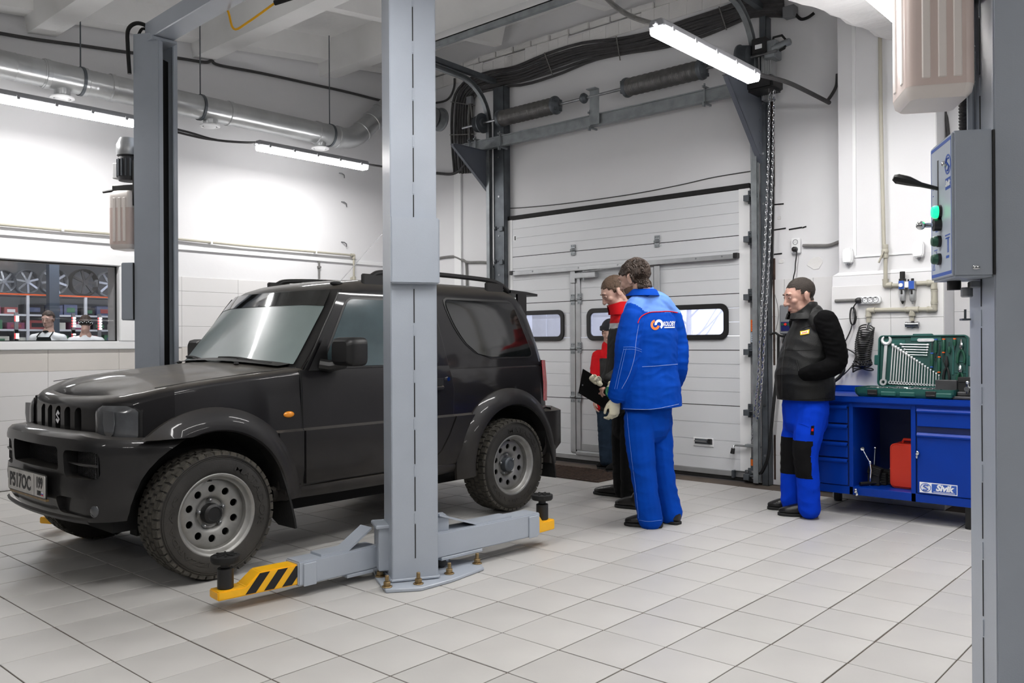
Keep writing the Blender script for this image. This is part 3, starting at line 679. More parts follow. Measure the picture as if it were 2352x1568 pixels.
# spring latch and bottom bracket
p0, p1 = at(1687, 1022, X=XD-.04), at(1748, 1026, X=XD-.04)
b = MB(); b.tube([at(1683, 1033, X=XD-.06), at(1685, 1024, X=XD-.05), at(1688, 1022, X=XD-.04), at(1748, 1027, X=XD-.04)], .009, 8); lt = b.build('slide_bolt', M['steel'], door)
b = MB(); a, c = at(1714, 1019, X=XD-.02), at(1741, 1028, X=XD-.02); b.b2((XD-.05, c.y, c.z), (XD-.001, a.y, a.z)); b.build('bolt_housing', M['galv'], lt, bev=.004)
b = MB(); b.cyl(at(1684, 1029, X=XD-.06), at(1682, 1041, X=XD-.06), .016, .019, 10); b.build('bolt_knob', M['black_pl'], lt)
plate('bottom_bracket', 1714, 1078, 1745, 1099, .03, 'galv_dark', bev=.004); plate('cable_keeper', 1688, 1079, 1714, 1082, .03, 'steel'); plate('bracket_plate', 1686, 1078, 1691, 1096, .05, 'galv_dark', bev=.003); plate('rating_plate', 1725, 1050, 1741, 1080, .012, 'galv_dark', bev=.002); plate('rating_sticker', 1726, 1054, 1731, 1069, .0135, 'orange_print')
for px, py in ((1718, 1082), (1730, 1083), (1718, 1096), (1730, 1097)): 
    p = at(px, py, X=XD-.03); b = MB(); b.cyl(p, p+V((-.012, 0, 0)), .010, n=8); b.build('bolt', M['steel'], door)
p = at(1183, 547, X=XD); b = MB(); b.b2((XD-.002, p.y-.02, p.z-.03), (XD-.0005, p.y+.02, p.z+.03)); b.build('small_sticker', M['white_print'], door)
p = at(1183, 547, X=XD-.003); b = MB(); b.b2((XD-.003, p.y-.008, p.z-.022), (XD-.0019, p.y+.008, p.z+.022)); b.build('sticker_print', M['black_print'], door)

# ---------------------------------------------------------------- door tracks, spring shaft, hoist
tr = thing('door_track', 'galvanised tracks, spring shaft and brackets of the roller door', 'door track', (XB, (DY0+DY1)/2, 3.4))
yl0, yl1 = at(1137, 500, X=6.68).y, at(1161, 500, X=6.68).y
yr0, yr1 = at(1751, 800, X=6.68).y, at(1766, 800, X=6.68).y
ztop = at(1150, 200, X=6.68).z; ztr = at(1750, 40, X=6.68).z
for (a, c, zt) in ((yl1, yl0, ztop), (yr1, yr0, ztr)):
    b = MB(); b.b2((XB-.10, a, 0), (XB-.094, c, zt)); b.b2((XB-.10, a, 0), (XB-.001, a+.005, zt)); b.b2((XB-.10, c-.005, 0), (XB-.001, c, zt)); b.build('jamb_angle', M['galv_dark'], tr, bev=.001)
    for z in [.25+.42*k for k in range(8)]:
        b = MB(); b.cyl((XB-.106, (a+c)/2, z), (XB-.098, (a+c)/2, z), .010, n=8); b.build('bolt', M['steel'], tr)
for y_, zc, sgn in ((yl0+.035, 3.42, 1), (yr0+.03, 3.42, 1)):
    px_ = XB-.13; rad = .45; zt = at(1000, 155, Y=y_).z if y_ > 5 else 3.97
    pts = [V((px_, y_, .02)), V((px_, y_, zt-rad))]+[V((px_-rad*(1-math.cos(a)), y_, zt-rad+rad*math.sin(a))) for a in [R(10*k) for k in range(1, 10)]]+[V((5.36 if y_ > 5 else 3.3, y_, zt+.03))]
    # open C profile swept along the path
    prof = [(-.022, -.026), (.022, -.026), (.026, 0), (.022, .026), (-.022, .026), (-.022, .020), (.017, .020), (.020, 0), (.017, -.020), (-.022, -.020)]
    b = MB(); rows = []
    for i, p in enumerate(pts):
        t = (pts[min(i+1, len(pts)-1)]-pts[max(i-1, 0)]).normalized(); nrm = V((0, 1, 0)); side = t.cross(nrm)
        rows.append([p+nrm*a+side*c for a, c in prof+[prof[0]]])
    b.grid(rows); b.build('curved_track', M['galv'], tr)
    b = MB(); b.bar((XB-.06, y_-.02, zt+.05), (5.36 if y_ > 5 else 3.3, y_-.02, zt+.08), .05, .05); b.build('track_hanger', M['galv_dark'], tr)
b = MB(); g0, g1 = at(1000, 105, Z=4.02), at(1300, 0, Z=4.02); b.b2((g1.x-.02, 2.6, 3.995), (g1.x+.02, 6.35, 4.055)); b.b2((g1.x-.02, 2.6, 4.045), (g1.x+.045, 6.35, 4.055)); b.build('track_crossbar', M['galv'], tr)
# rusty strip beside the left jamb
a, c = at(1160, 200, X=XB-.004), at(1170, 505, X=XB-.004); b = MB(); b.b2((XB-.02, c.y, c.z), (XB, a.y, a.z)); b.build('dark_gap_strip', M['rust'], tr, bev=.004)
a, c = at(1776, 215, X=XB-.004), at(1786, 1110, X=XB-.004); 
for z0, z1 in ((c.z+.03, .42), (1.0, 1.9), (2.5, a.z)): b = MB(); b.b2((XB-.014, c.y+.008, z0), (XB, c.y+.03, z1)); b.build('dark_gap_strip', M['rust'], tr, bev=.004)  # rust-toned strips stand in for the dark shaded gap beside the right jamb
# lintel rail
RX = 6.56; q0, q1 = at(1056, 338, X=RX), at(1722, 205, X=RX); zrl = (q0.z+q1.z)/2
b = MB(); b.b2((RX, q1.y-.2, zrl-.055), (RX+.05, q0.y, zrl+.055)); lr = b.build('lintel_rail', M['galv'], tr, bev=.004)
b = MB(); b.b2((RX-.012, q1.y-.2, zrl-.055), (RX+.002, q0.y, zrl-.045)); b.b2((RX-.012, q1.y-.2, zrl+.045), (RX+.002, q0.y, zrl+.055)); b.build('rail_lip', M['galv'], lr)
SX = RX-.02; s0, s1 = at(1062, 293, X=SX), at(1616, 163, X=SX); zs_ = (at(1300, 237, X=SX).z+at(1420, 205, X=SX).z)/2
b = MB(); b.cyl((SX, q1.y-.25, zs_), (SX, s0.y, zs_), .013, n=10); b.build('spring_shaft', M['steel'], tr)
def spring(px0, px1, pyc):
    ya, yb = at(px0, pyc, X=SX).y, at(px1, pyc, X=SX).y; r = .078; n = int(abs(ya-yb)/.0135); b = MB(); pts = []; rs = []
    prof = []
    for k in range(n*2+1): prof.append((r+(.004 if k % 2 else -.004)+(.002*math.sin(k*.7)), abs(ya-yb)*k/(n*2)))
    b.lathe(prof, (SX, yb, zs_), (0, 1, 0), 26); o = b.build('torsion_spring', M['spring'], tr, smooth=0)
    for y_, s in ((ya, 1), (yb, -1)):
        c = MB(); c.lathe([(.02, -.02), (.088, -.02), (.092, 0), (.088, .018), (.05, .03), (.03, .045), (.014, .045)], (SX, y_, zs_), (0, s, 0), 18)
        for k in range(4):
            a = PI/4+k*PI/2; c.box((SX+.06*math.cos(a), y_+s*.03, zs_+.06*math.sin(a)), (.03, .02, .03))
        c.build('spring_cone', M['galv_dark'], o, bev=.002)
spring(1150, 1276, 255); spring(1440, 1612, 185)
for px, r in ((1102, .095), (1712, .11)):
    y_ = at(px, 260 if px < 1500 else 140, X=SX).y; b = MB(); prof = [(.02, -.05)]
    for k in range(9): prof += [(r-.02+.004*k*.5, -.05+.009*k), (r-.012+.004*k*.5, -.0455+.009*k)]
    prof += [(r+.012, .032), (r+.012, .045), (.05, .045), (.04, .06), (.02, .06)]
    b.lathe(prof, (SX, y_, zs_), (0, 1 if px > 1500 else -1, 0), 26); b.build('cable_drum', M['galv_dark'], tr)
# centre bearing plate, coupling, clamps
yb_ = at(1366, 235, X=SX).y
b = MB(); b.b2((SX-.01, yb_-.055, zrl-.05), (SX+.0, yb_+.055, zs_+.06)); b.b2((SX-.07, yb_-.055, zs_+.05), (SX, yb_+.055, zs_+.06)); b.build('bearing_plate', M['galv'], tr, bev=.004)
b = MB(); yc_ = at(1341, 224, X=SX).y; b.lathe([(.013, -.04), (.03, -.035), (.05, -.01), (.05, .01), (.03, .035), (.013, .04)], (SX, yc_, zs_), (0, 1, 0), 12); b.build('shaft_coupling', M['galv_dark'], tr)
for px, py in ((1148, 290), (1355, 250), (1618, 200), (1078, 325), (1092, 322)):
    y_ = at(px, py, X=SX).y; b = MB(); b.bar((RX-.02, y_, zrl-.10), (RX-.02, y_, zrl+.10), .012, .012); b.bar((RX-.05, y_, zrl-.07), (RX+.09, y_, zrl-.07), .016, .016); b.bar((RX-.05, y_, zrl+.07), (RX+.07, y_, zrl+.07), .016, .016); b.cyl((RX-.04, y_, zrl-.10), (RX-.04, y_, zrl-.075), .012, n=6); b.build('clamp_bolt', M['galv'], tr)
for (y_, zt, zb, xo) in ((yl0+.06, zrl-.06, at(1130, 440, X=6.66).z, 6.12), (yr0-.02, zrl-.03, at(1782, 370, X=6.68).z, 6.06)):
    b = MB(Matrix(((1, 0, 0, 0), (0, 0, 1, y_), (0, 1, 0, 0), (0, 0, 0, 1)))); b.prism([(XB-.1, zb), (XB-.1, zt), (xo, zt), (xo, zt-.03)][::-1], .006)
    b.M = Matrix.Identity(4); b.bar((xo, y_+.02, zt-.015), (XB-.1, y_+.02, zb), .04, .005); b.b2((xo, y_-.02, zt-.004), (XB-.1, y_+.05, zt)); b.build('gusset_bracket', M['lift_dark'], tr)
    for k in range(6):
        z = lerp(zb+.06, zt-.06, k/5); c = MB(); c.cyl((XB-.14, y_-.006, z), (XB-.14, y_+.012, z), .007, n=8); c.build('bolt', M['steel'], tr)
# chain hoist gearbox and operator
p = at(1752, 198, X=6.5)
b = MB(); b.box((6.5, p.y, p.z), (.22, .26, .11)); b.box((6.5, p.y+.17, p.z-.02), (.12, .16, .06)); b.build('hoist_gearbox', M['black_pl'], tr, bev=.02, seg=2)
p = at(1748, 108, X=6.56); b = MB(); b.box((6.56, p.y, p.z), (.10, .125, .13)); oq = b.build('operator_box', M['black_pl'], tr, bev=.008)
q_ = at(1742, 107, X=6.508); b = MB(); b.box((6.508, q_.y, q_.z), (.003, .06, .035)); b.build('label_plate', M['white_print'], oq)
p = at(1775, 115, X=6.58); b = MB(); b.box((6.6, p.y+.01, p.z), (.13, .10, .15)); b.cyl((6.56, p.y-.0, p.z+.0), (6.56, p.y-.16, p.z+.03), .03, n=12); b.build('operator_motor', M['galv'], tr, bev=.008)
p = at(1785, 98, X=6.55); b = MB(); b.tube([p+V((0, .05, -.02)), p+V((0, .03, .05)), p+V((0, -.04, .05)), p+V((0, -.085, -.01)), p+V((0, -.06, -.06)), p+V((0, -.02, -.07))], .010, 8); b.build('release_strap', M['black_rub'], tr)
p = at(1762, 160, X=6.6); b = MB(); b.b2((6.58, p.y-.05, p.z-.25), (6.66, p.y+.04, p.z+.14))
for k in range(6): b.b2((6.572, p.y-.045+k*.015, p.z-.25), (6.585, p.y-.039+k*.015, p.z+.14))
b.build('operator_body', M['alu'], tr)
def chain(name, label, path, pitch=.030, r=.0034):
    pts = [V(q) for q in path]; L_ = [0]
    for i in range(1, len(pts)): L_.append(L_[-1]+(pts[i]-pts[i-1]).length)
    b = MB(); n = int(L_[-1]/pitch); j = 0
    for k in range(n):
        s = (k+.5)*pitch
        while L_[j+1] < s: j += 1
        t = (pts[j+1]-pts[j]).normalized(); c = pts[j]+t*(s-L_[j]); u = t.orthogonal().normalized(); u = (V((1, 0, 0))-t*t.x).normalized() if k % 2 else t.cross(V((1, 0, 0))).normalized()
        loop = [c+t*(pitch*.68*math.cos(a)*1.0)+u*(.0080*math.sin(a)) for a in [2*PI*q/8 for q in range(8)]]
        b.tube(loop, r, 4, closed=True)
    o = b.build(name, M['chrome']); tag(o, label, 'chain'); return o
chain('hoist_chain', 'bright steel hand chain hanging nearest the door leaf', [at(1768, 205, X=6.48), at(1765, 370, X=6.50), at(1757, 560, X=6.52), at(1748, 740, X=6.54), at(1741, 880, X=6.56), at(1733, 950, X=6.6), at(1728, 1000, X=6.64), at(1727, 1018, X=6.66)])
chain('hoist_chain', 'bright steel hand chain strand nearest the wall', [at(1778, 208, X=6.46), at(1775, 370, X=6.48), at(1768, 560, X=6.50), at(1757, 760, X=6.52), at(1748, 900, X=6.55), at(1740, 960, X=6.6), at(1731, 1016, X=6.66)])
hose('door_wire', 'thin black wire sagging across the lintel above the door', 'wire', [at(1172, 478, X=XB-.006), at(1210, 476, X=XB-.006), at(1300, 467, X=XB-.006), at(1450, 446, X=XB-.006), at(1560, 425, X=XB-.006), at(1640, 407, X=XB-.006), at(1738, 391, X=XB-.006)], .0045, 'cable', 6)
hose('lift_wire_rope', 'thin lifting cable beside the left jamb of the door', 'cable', [at(1122, 300, X=6.62), at(1127, 440, X=6.64), at(1133, 640, X=6.66), at(1137, 760, X=6.66)], .003, 'galv', 6)
hose('lift_wire_rope', 'thin lifting cable beside the right jamb of the door', 'cable', [at(1722, 230, X=6.6), at(1730, 700, X=6.64), at(1736, 1090, X=6.66)], .003, 'galv', 6)

# ---------------------------------------------------------------- conduit bundle over the door
cen = [(1066, 398), (1062, 330), (1061, 270), (1066, 225), (1088, 198), (1130, 184), (1190, 174), (1260, 147), (1340, 122), (1420, 111), (1500, 93), (1580, 66), (1660, 42), (1725, 20), (1800, 14)]
cen2 = [tuple(q) for q in [(p.x, p.y) for p in spline([(x, y, 0) for x, y in cen], 3)]]
for k in range(8):
    pts = []
    for i, (x, y) in enumerate(cen2):
        a = cen2[max(i-1, 0)]; c = cen2[min(i+1, len(cen2)-1)]; tx, ty = c[0]-a[0], c[1]-a[1]; l = math.hypot(tx, ty)
        wv = 1+.10*math.sin(i*.35+k*1.9)+(.28*math.sin(x*.021) if x > 1150 and k > 3 else 0)
        off = (k-3.5)*6.2*wv if x < 1120 or True else 0
        pts.append(at(x-ty/l*off, y+tx/l*off, X=XB-.022-.004*(k % 2)))
    b = MB(); b.tube(pts, .0148, 7); o = b.build('conduit', M['cable'])
    tag(o, ('outermost dark conduit of the bundle over the door, nearest the ceiling bricks', 'second dark conduit from the outer edge of the bundle over the door', 'third dark conduit from the outer edge of the bundle over the door', 'fourth dark conduit from the outer edge of the bundle over the door', 'fifth dark conduit from the outer edge of the bundle over the door', 'third dark conduit from the inner edge of the bundle over the door', 'second dark conduit from the inner edge of the bundle over the door', 'innermost dark conduit of the bundle, lowest over the door')[k], 'conduit', 'conduits over the door')
for ci, i in enumerate((4, 8, 21, 27, 36)):
    x, y = cen2[min(i, len(cen2)-2)]; a = cen2[i-1]; c = cen2[i+1]; tx, ty = c[0]-a[0], c[1]-a[1]; l = math.hypot(tx, ty)
    A = at(x+ty/l*28, y-tx/l*28, X=XB-.04); B_ = at(x-ty/l*28, y+tx/l*28, X=XB-.04); b = MB(); b.bar(A, B_, .010, .006, up=(1, 0, 0)); o = b.build('conduit_clip', M['cable_lt']); tag(o, ('thin clip bar across the conduits, lowest on their vertical run', 'thin clip bar across the conduits, just below their bend', 'thin clip bar across the conduits above the left torsion spring', 'thin clip bar across the conduits near the middle of the door', 'thin clip bar across the conduits right of the big tube lamp')[ci], 'clip', 'clip bars on the conduits')
a = at(1079, 230, X=XB-.05); b = MB(); b.box((XB-.045, a.y, a.z), (.05, .085, .085)); o = b.build('junction_box', M['grey_pl'], bev=.006); tag(o, 'small grey junction box beside the conduit bundle', 'junction box')
b = MB(); b.tube([a+V((0, -.01, -.04)), a+V((0, -.03, -.14)), a+V((0, -.035, -.2))], .012, 7); b.tube([a+V((0, .01, -.04)), a+V((0, .015, -.25)), a+V((0, 0, -.6))], .012, 7); b.build('lead', M['cable_lt'], o)
a, c = at(1045, 400, X=XB-.01), at(1062, 640, X=XB-.01); b = MB(); b.b2((XB-.03, c.y, 1.2), (XB, a.y, a.z)); tag(b.build('cable_trunking', M['white_pvc'], bev=.002), 'white vertical trunking on the door wall, left of the door', 'trunking')
hose('wall_conduit', 'grey conduit looping from the trunking toward the left door jamb', 'conduit', [at(1005, 593, X=XB-.02), at(1040, 589, X=XB-.02), at(1062, 597, X=XB-.02), at(1075, 602, X=XB-.02), at(1110, 602, X=XB-.02), at(1126, 606, X=XB-.02), at(1130, 618, X=XB-.02), at(1129, 680, X=XB-.02)], .014, 'cable_lt')
hose('wall_conduit', 'grey conduit dropping beside the vertical white trunking', 'conduit', [at(1063, 596, X=XB-.02), at(1070, 604, X=XB-.02), at(1072, 640, X=XB-.02), at(1072, 690, X=XB-.02)], .012, 'cable_lt')
hose('wall_cable', 'pair of dark cables entering the conduit bundle at its foot', 'cable', [at(940, 392, X=XB-.03), at(1005, 398, X=XB-.03), at(1040, 399, X=XB-.03), at(1062, 385, X=XB-.03), at(1078, 362, X=XB-.03)], .016, 'cable')
hose('wall_cable', 'dark cable curling down from the ceiling beside the fan', 'cable', [at(1044, 180, X=XB-.03), at(1043, 200, X=XB-.03), at(1034, 222, X=XB-.03), at(1018, 233, X=XB-.03), at(985, 238, X=XB-.03)], .012, 'cable')
a = at(1815, 28, X=XB-.05); b = MB(); b.box(a, (.08, .10, .09)); o = b.build('junction_box', M['grey_pl'], bev=.005); tag(o, 'grey junction box under the girder, right of the door track', 'junction box')
hose('wall_cable', 'black cable looping from the junction box under the girder', 'cable', [at(1828, 34, X=XB-.04), at(1840, 44, X=XB-.04), at(1856, 40, X=XB-.04), at(1870, 30, X=XB-.04)], .013, 'black_rub')
# ---------------------------------------------------------------- two-post lifts
CWd, CD, CH = .235, .215, 3.52
def col_frame(C, dw, no): return basis(C, (dw[0], dw[1], 0), (-no[0], -no[1], 0))
def lift_column(parent, F, cover=None, power=False):
    """F: frame with x along the outer face, y into the column, z up, origin at the middle of the outer face on the floor"""
    b = MB(F); t = .012; hw = CWd/2
    prof = [(-hw, 0), (hw, 0), (hw, CD), (hw-.055, CD), (hw-.055, CD-t), (hw-t, CD-t), (hw-t, t), (-hw+t, t), (-hw+t, CD-t), (-hw+.055, CD-t), (-hw+.055, CD), (-hw, CD)]
    b.prism(prof, CH-.02, h0=.02); c = b.build('column', M['lift_grey'], parent, bev=.004, seg=2)
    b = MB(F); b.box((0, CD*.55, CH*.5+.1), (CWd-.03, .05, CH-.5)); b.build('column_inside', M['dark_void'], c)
    b = MB(F); b.cyl((.035, CD*.78, .4), (.035, CD*.78, CH-.15), .006, n=6); b.build('lift_cable', M['black_rub'], c)
    b = MB(F); z = .13; gaps = MB(F)
    while z < CH-.2:
        gaps.box((0, -.0004, z+.085), (.005, .003, .17)); b.box((0, -.001, z+.20), (.008, .004, .05)); z += .235
    gaps.build('slit', M['black_pl'], c)['kind'] = 'stuff'; b.build('weld_bead', M['lift_grey'], c)['kind'] = 'stuff'
    b = MB(F); b.box((0, -.004, .028), (CWd+.012, .012, .014)); b.box((-hw-.004, CD/2, .028), (.012, CD, .014)); b.box((hw+.004, CD/2, .028), (.012, CD, .014)); b.build('weld_bead', M['lift_grey'], c, bev=.004)
    return c
def base_plate(parent, F, pts, bolts):
    b = MB(); b.prism(pts, .018, h0=.0005); p = b.build('base_plate', M['lift_grey'], parent, bev=.004)
    for x, y in bolts:
        q = MB(); q.cyl((x, y, .018), (x, y, .024), .026, n=16); q.cyl((x, y, .024), (x, y, .045), .019, n=6); q.cyl((x, y, .045), (x, y, .075), .010, n=10); q.build('anchor_bolt', M['zinc'], p, bev=.0015)
    return p
def lift_pad(parent, x, y, z, h=.14):
    b = MB(); b.cyl((x, y, z), (x, y, z+h*.62), .036, n=18); b.cyl((x, y, z+h*.62), (x, y, z+h*.8), .022, n=14); p = b.build('pad_post', M['black_pl'], parent, bev=.003)
    b = MB(); b.lathe([(.02, h*.76), (.058, h*.78), (.064, h*.84), (.064, h*.98), (.058, h), (0, h)], (x, y, z), (0, 0, 1), 24)
    for k in range(4):
        a = PI/4*k+.3; b.bar((x-.05*math.cos(a), y-.05*math.sin(a), z+h+.001), (x+.05*math.cos(a), y+.05*math.sin(a), z+h+.001), .009, .008)
    b.build('pad', M['black_rub'], p)
def arm(parent, P0, P1, P2, zb, hgt, wd, side, stripes=False, pad_h=.14, z2=None):
    """P0 pivot end, P1 end of the outer box, P2 tip: floor positions of the near bottom edge; side: unit vector from that edge into the arm"""
    a0, a1, a2 = [V((p[0], p[1], 0))+V((side[0], side[1], 0))*wd/2 for p in (P0, P1, P2)]
    zc = zb+hgt/2; d = (a1-a0).normalized()
    b = MB(); b.bar(a0+V((0, 0, zc)), a1+V((0, 0, zc)), wd, hgt); o = b.build('lift_arm', M['lift_grey'], parent, bev=.006, seg=2)
    # sleeve clip at the mouth
    sn = V((-side[0], -side[1], 0)); b = MB(); b.box(a1-d*.06+sn*(wd/2+.004)+V((0, 0, zc-.008)), (.07, .008, hgt*.95), Matrix(((d.x, -d.y, 0), (d.y, d.x, 0), (0, 0, 1)))); b.build('mouth_plate', M['lift_grey'], o, bev=.003)
    # cranked stiffener on top rising to the pivot
    L_ = (a1-a0).length; up = V((0, 0, 1)); sd = V((-d.y, d.x, 0)); pts = [a0+d*(L_*.72), a0+d*(L_*.38), a0+d*.04]; zz_ = [zb+hgt, zb+hgt, zb+hgt+.085]
    b = MB(); vs = []
    for p, z in zip(pts, zz_):
        for s in (-1, 1): vs += [p+sd*s*wd*.40+V((0, 0, z)), p+sd*s*wd*.40+V((0, 0, z+.011))]
    fs = []
    for k in range(2):
        i = k*4; fs += [(i, i+4, i+6, i+2), (i+1, i+3, i+7, i+5), (i, i+1, i+5, i+4), (i+2, i+6, i+7, i+3)]
    fs += [(0, 2, 3, 1), (8, 9, 11, 10)]; b.add(vs, fs); b.build('stiffener', M['lift_grey'], o)
    b = MB(); b.bar(a0+d*.04+V((0, 0, zb-.008)), a0+d*(L_*.42)+V((0, 0, zb-.008)), wd*1.03, .016); b.build('wear_plate', M['lift_grey'], o, bev=.002)
    # yellow extension
    e = (a2-a1).normalized(); h2 = hgt*.84; w2 = wd*.80
    LE = (a2-a1).length; F = basis(a1-e*.06+V((0, 0, zb+.006))-V((-e.y, e.x, 0))*w2/2, e, (0, 0, 1)); 
    prof = [(0, 0), (LE+.06, 0), (LE+.06, h2*.42), (LE+.06-.13, h2*.42), (LE+.06-.20, h2), (0, h2)] if LE > .2 else [(0, 0), (LE+.06, 0), (LE+.06, h2*.55), (.10, h2*.55), (.06, h2), (0, h2)]
    b = MB(F); b.prism(prof, -w2); HSIDE = -w2-.0013 if (F @ V((0, 0, -w2))).length < (F @ V((0, 0, 0))).length else .0003
    ex = b.build('extension', M['yellow'], o, bev=.005, seg=2)
    if stripes:
        for s0 in (.085, .175, .265):
            poly = [(s0, .006), (s0+.05, .006), (s0-.02, h2-.006), (s0-.07, h2-.006)]
            b = MB(F); b.prism(poly, .001, h0=HSIDE)
            b.build('hazard_stripe', M['black_print'], ex)
    tip = a2-e*.055; lift_pad(ex, tip.x, tip.y, zb+.006+h2*(.42 if LE > .2 else .55), pad_h)
    return o
K0, K1 = at(903, 1337, Z=.02), at(1005, 1327, Z=.02)
dwn = (K1-K0).normalized(); non = V((dwn.y, -dwn.x, 0)); Cn = (K0+K1)/2; Cn.z = 0
dwf = V((-dwn.x, dwn.y, 0)); nof = V((non.x, -non.y, 0))
# far column: middle of its silhouette, mirrored across the car
pf = at(361, 845, Y=6.25); Cf = V((pf.x, pf.y, 0))+nof*CD/2
liftA = thing('two_post_lift', 'grey two-post lift with yellow arm ends, standing either side of the dark car', 'vehicle lift', (Cn.x, (Cn.y+Cf.y)/2, 0))
Fn, Ff = col_frame(Cn, dwn, non), col_frame(Cf, dwf, nof)
cn = lift_column(liftA, Fn); cf = lift_column(liftA, Ff)
ptsn = [at(x, y, Z=.018) for x, y in ((863, 1325), (886, 1354), (968, 1349), (1040, 1329), (1112, 1302), (1100, 1289))]
ptsn = [(p.x, p.y) for p in ptsn]; hid = [Fn @ V((.36, .30, 0)), Fn @ V((.10, .42, 0)), Fn @ V((-.16, .36, 0))]
ptsn = ptsn+[(p.x, p.y) for p in hid]
bl = [at(x, y, Z=.03) for x, y in ((873, 1318), (889, 1342), (961, 1335), (1032, 1312), (1096, 1289))]
base_plate(liftA, Fn, ptsn, [(p.x, p.y) for p in bl])
loc = [Fn.inverted() @ V((x, y, 0)) for x, y in ptsn]; ptf = [Ff @ V((p.x, p.y, 0)) for p in loc]
ptf = [(Ff @ V((p.x, p.y, 0))) for p in loc]; base_plate(liftA, Ff, [(p.x, p.y) for p in ptf], [])
# cover box on the near column
z0, z1 = at(950, 652, X=Cn.x).z, at(950, 501, X=Cn.x).z
b = MB(Fn); b.box((.0, -.022, (z0+z1)/2), (CWd+.012, .04, z1-z0)); b.build('cover_box', M['lift_grey'], liftA, bev=.006, seg=2)
# carriage and arms of the near column
b = MB(Fn); b.box((-.138, .16, .17), (.06, .14, .23)); b.box((-.140, .16, .278), (.085, .16, .02)); b.build('carriage', M['lift_grey'], liftA, bev=.005)
b = MB(Fn); b.box((.12, .24, .17), (.20, .12, .24)); b.build('carriage', M['lift_grey'], liftA, bev=.005)
sd1 = None
zb = .055
a0, a1, a2 = at(872, 1303, Z=zb), at(686, 1347, Z=zb), at(505, 1386, Z=zb)
d_ = (a1-a0).normalized(); sd_ = V((-d_.y, d_.x, 0)); sd_ = sd_ if sd_.y > 0 else -sd_
arm(liftA, a0, a1, a2, zb, .115, .12, sd_, stripes=True, pad_h=.15)
b0, b1, b2_ = at(1000, 1284, Z=zb+.03), at(1241, 1228, Z=zb+.03), at(1277, 1218, Z=zb+.03)
d_ = (b1-b0).normalized(); sd_ = V((-d_.y, d_.x, 0)); sd_ = sd_ if sd_.y > 0 else -sd_
arm(liftA, b0, b1, b2_, zb+.03, .13, .13, sd_, pad_h=.15)
p = at(1012, 1288, Z=.05); b = MB(); b.cyl((p.x, p.y, .03), (p.x, p.y, .19), .034, n=18); b.cyl((p.x, p.y, .02), (p.x, p.y, .06), .024, n=12); b.build('rubber_roller', M['black_pl'], liftA, bev=.003)
# arms of the far column (mostly hidden by the car)
tp = at(112, 1206, Z=.06); c0 = Ff @ V((.12, .15, 0)); mid = V((lerp(tp.x, c0.x, .35), lerp(tp.y, c0.y, .35), 0))
arm(liftA, c0, mid, tp, .055, .115, .12, V((-.3, .9, 0)).normalized()*0+V((0, 1, 0)), stripes=False, pad_h=.15)
c0 = Ff @ V((-.16, .2, 0)); arm(liftA, c0, c0+V((1.0, -.35, 0)), c0+V((1.35, -.5, 0)), .055, .115, .12, V((0, 1, 0)))
# top beam between the columns
ta, tb = Ff @ V((0, CD*.5, CH-.02)), Fn @ V((0, CD*.5, CH-.02))
b = MB(); b.bar(ta+V((0, 0, .05)), tb+V((0, 0, .05)), .16, .13); b.build('top_beam', M['lift_grey'], liftA, bev=.006)
dB = (tb-ta).normalized(); b = MB(); b.bar(ta-dB*.12+V((0, 0, -.03)), ta+dB*.16+V((0, 0, -.03)), .19, .02); b.build('beam_bracket', M['lift_grey'], liftA, bev=.003)
p = ta+dB*.9; b = MB(); b.tube(spline([p+V((.02, 0, .02)), p+V((.08, -.05, 0)), p+V((.10, -.1, -.14)), p+V((.16, -.18, -.10)), p+V((.3, -.34, .05))], 5), .008, 7); b.build('limit_wire', M['yellow'], liftA)
b = MB(); b.tube([p+V((.28, -.32, .03)), p+V((.45, -.62, .10)), p+V((.62, -1.0, .18))], .018, 8); b.build('limit_bar', M['black_rub'], liftA)
b = MB(); b.tube(spline([Ff @ V((.13, -.02, CH-.30)), Ff @ V((.135, -.03, CH-.1)), Ff @ V((.13, -.03, CH+.03)), Ff @ V((.10, .02, CH+.085)), Ff @ V((.05, .08, CH+.07)), Ff @ V((.03, .12, CH-.0))], 6), .015, 8); b.tube(spline([Ff @ V((.06, .0, CH)), Ff @ V((.05, .03, CH+.06)), Ff @ V((.03, .08, CH+.05))], 5), .011, 8); b.build('hydraulic_hose', M['black_rub'], liftA)
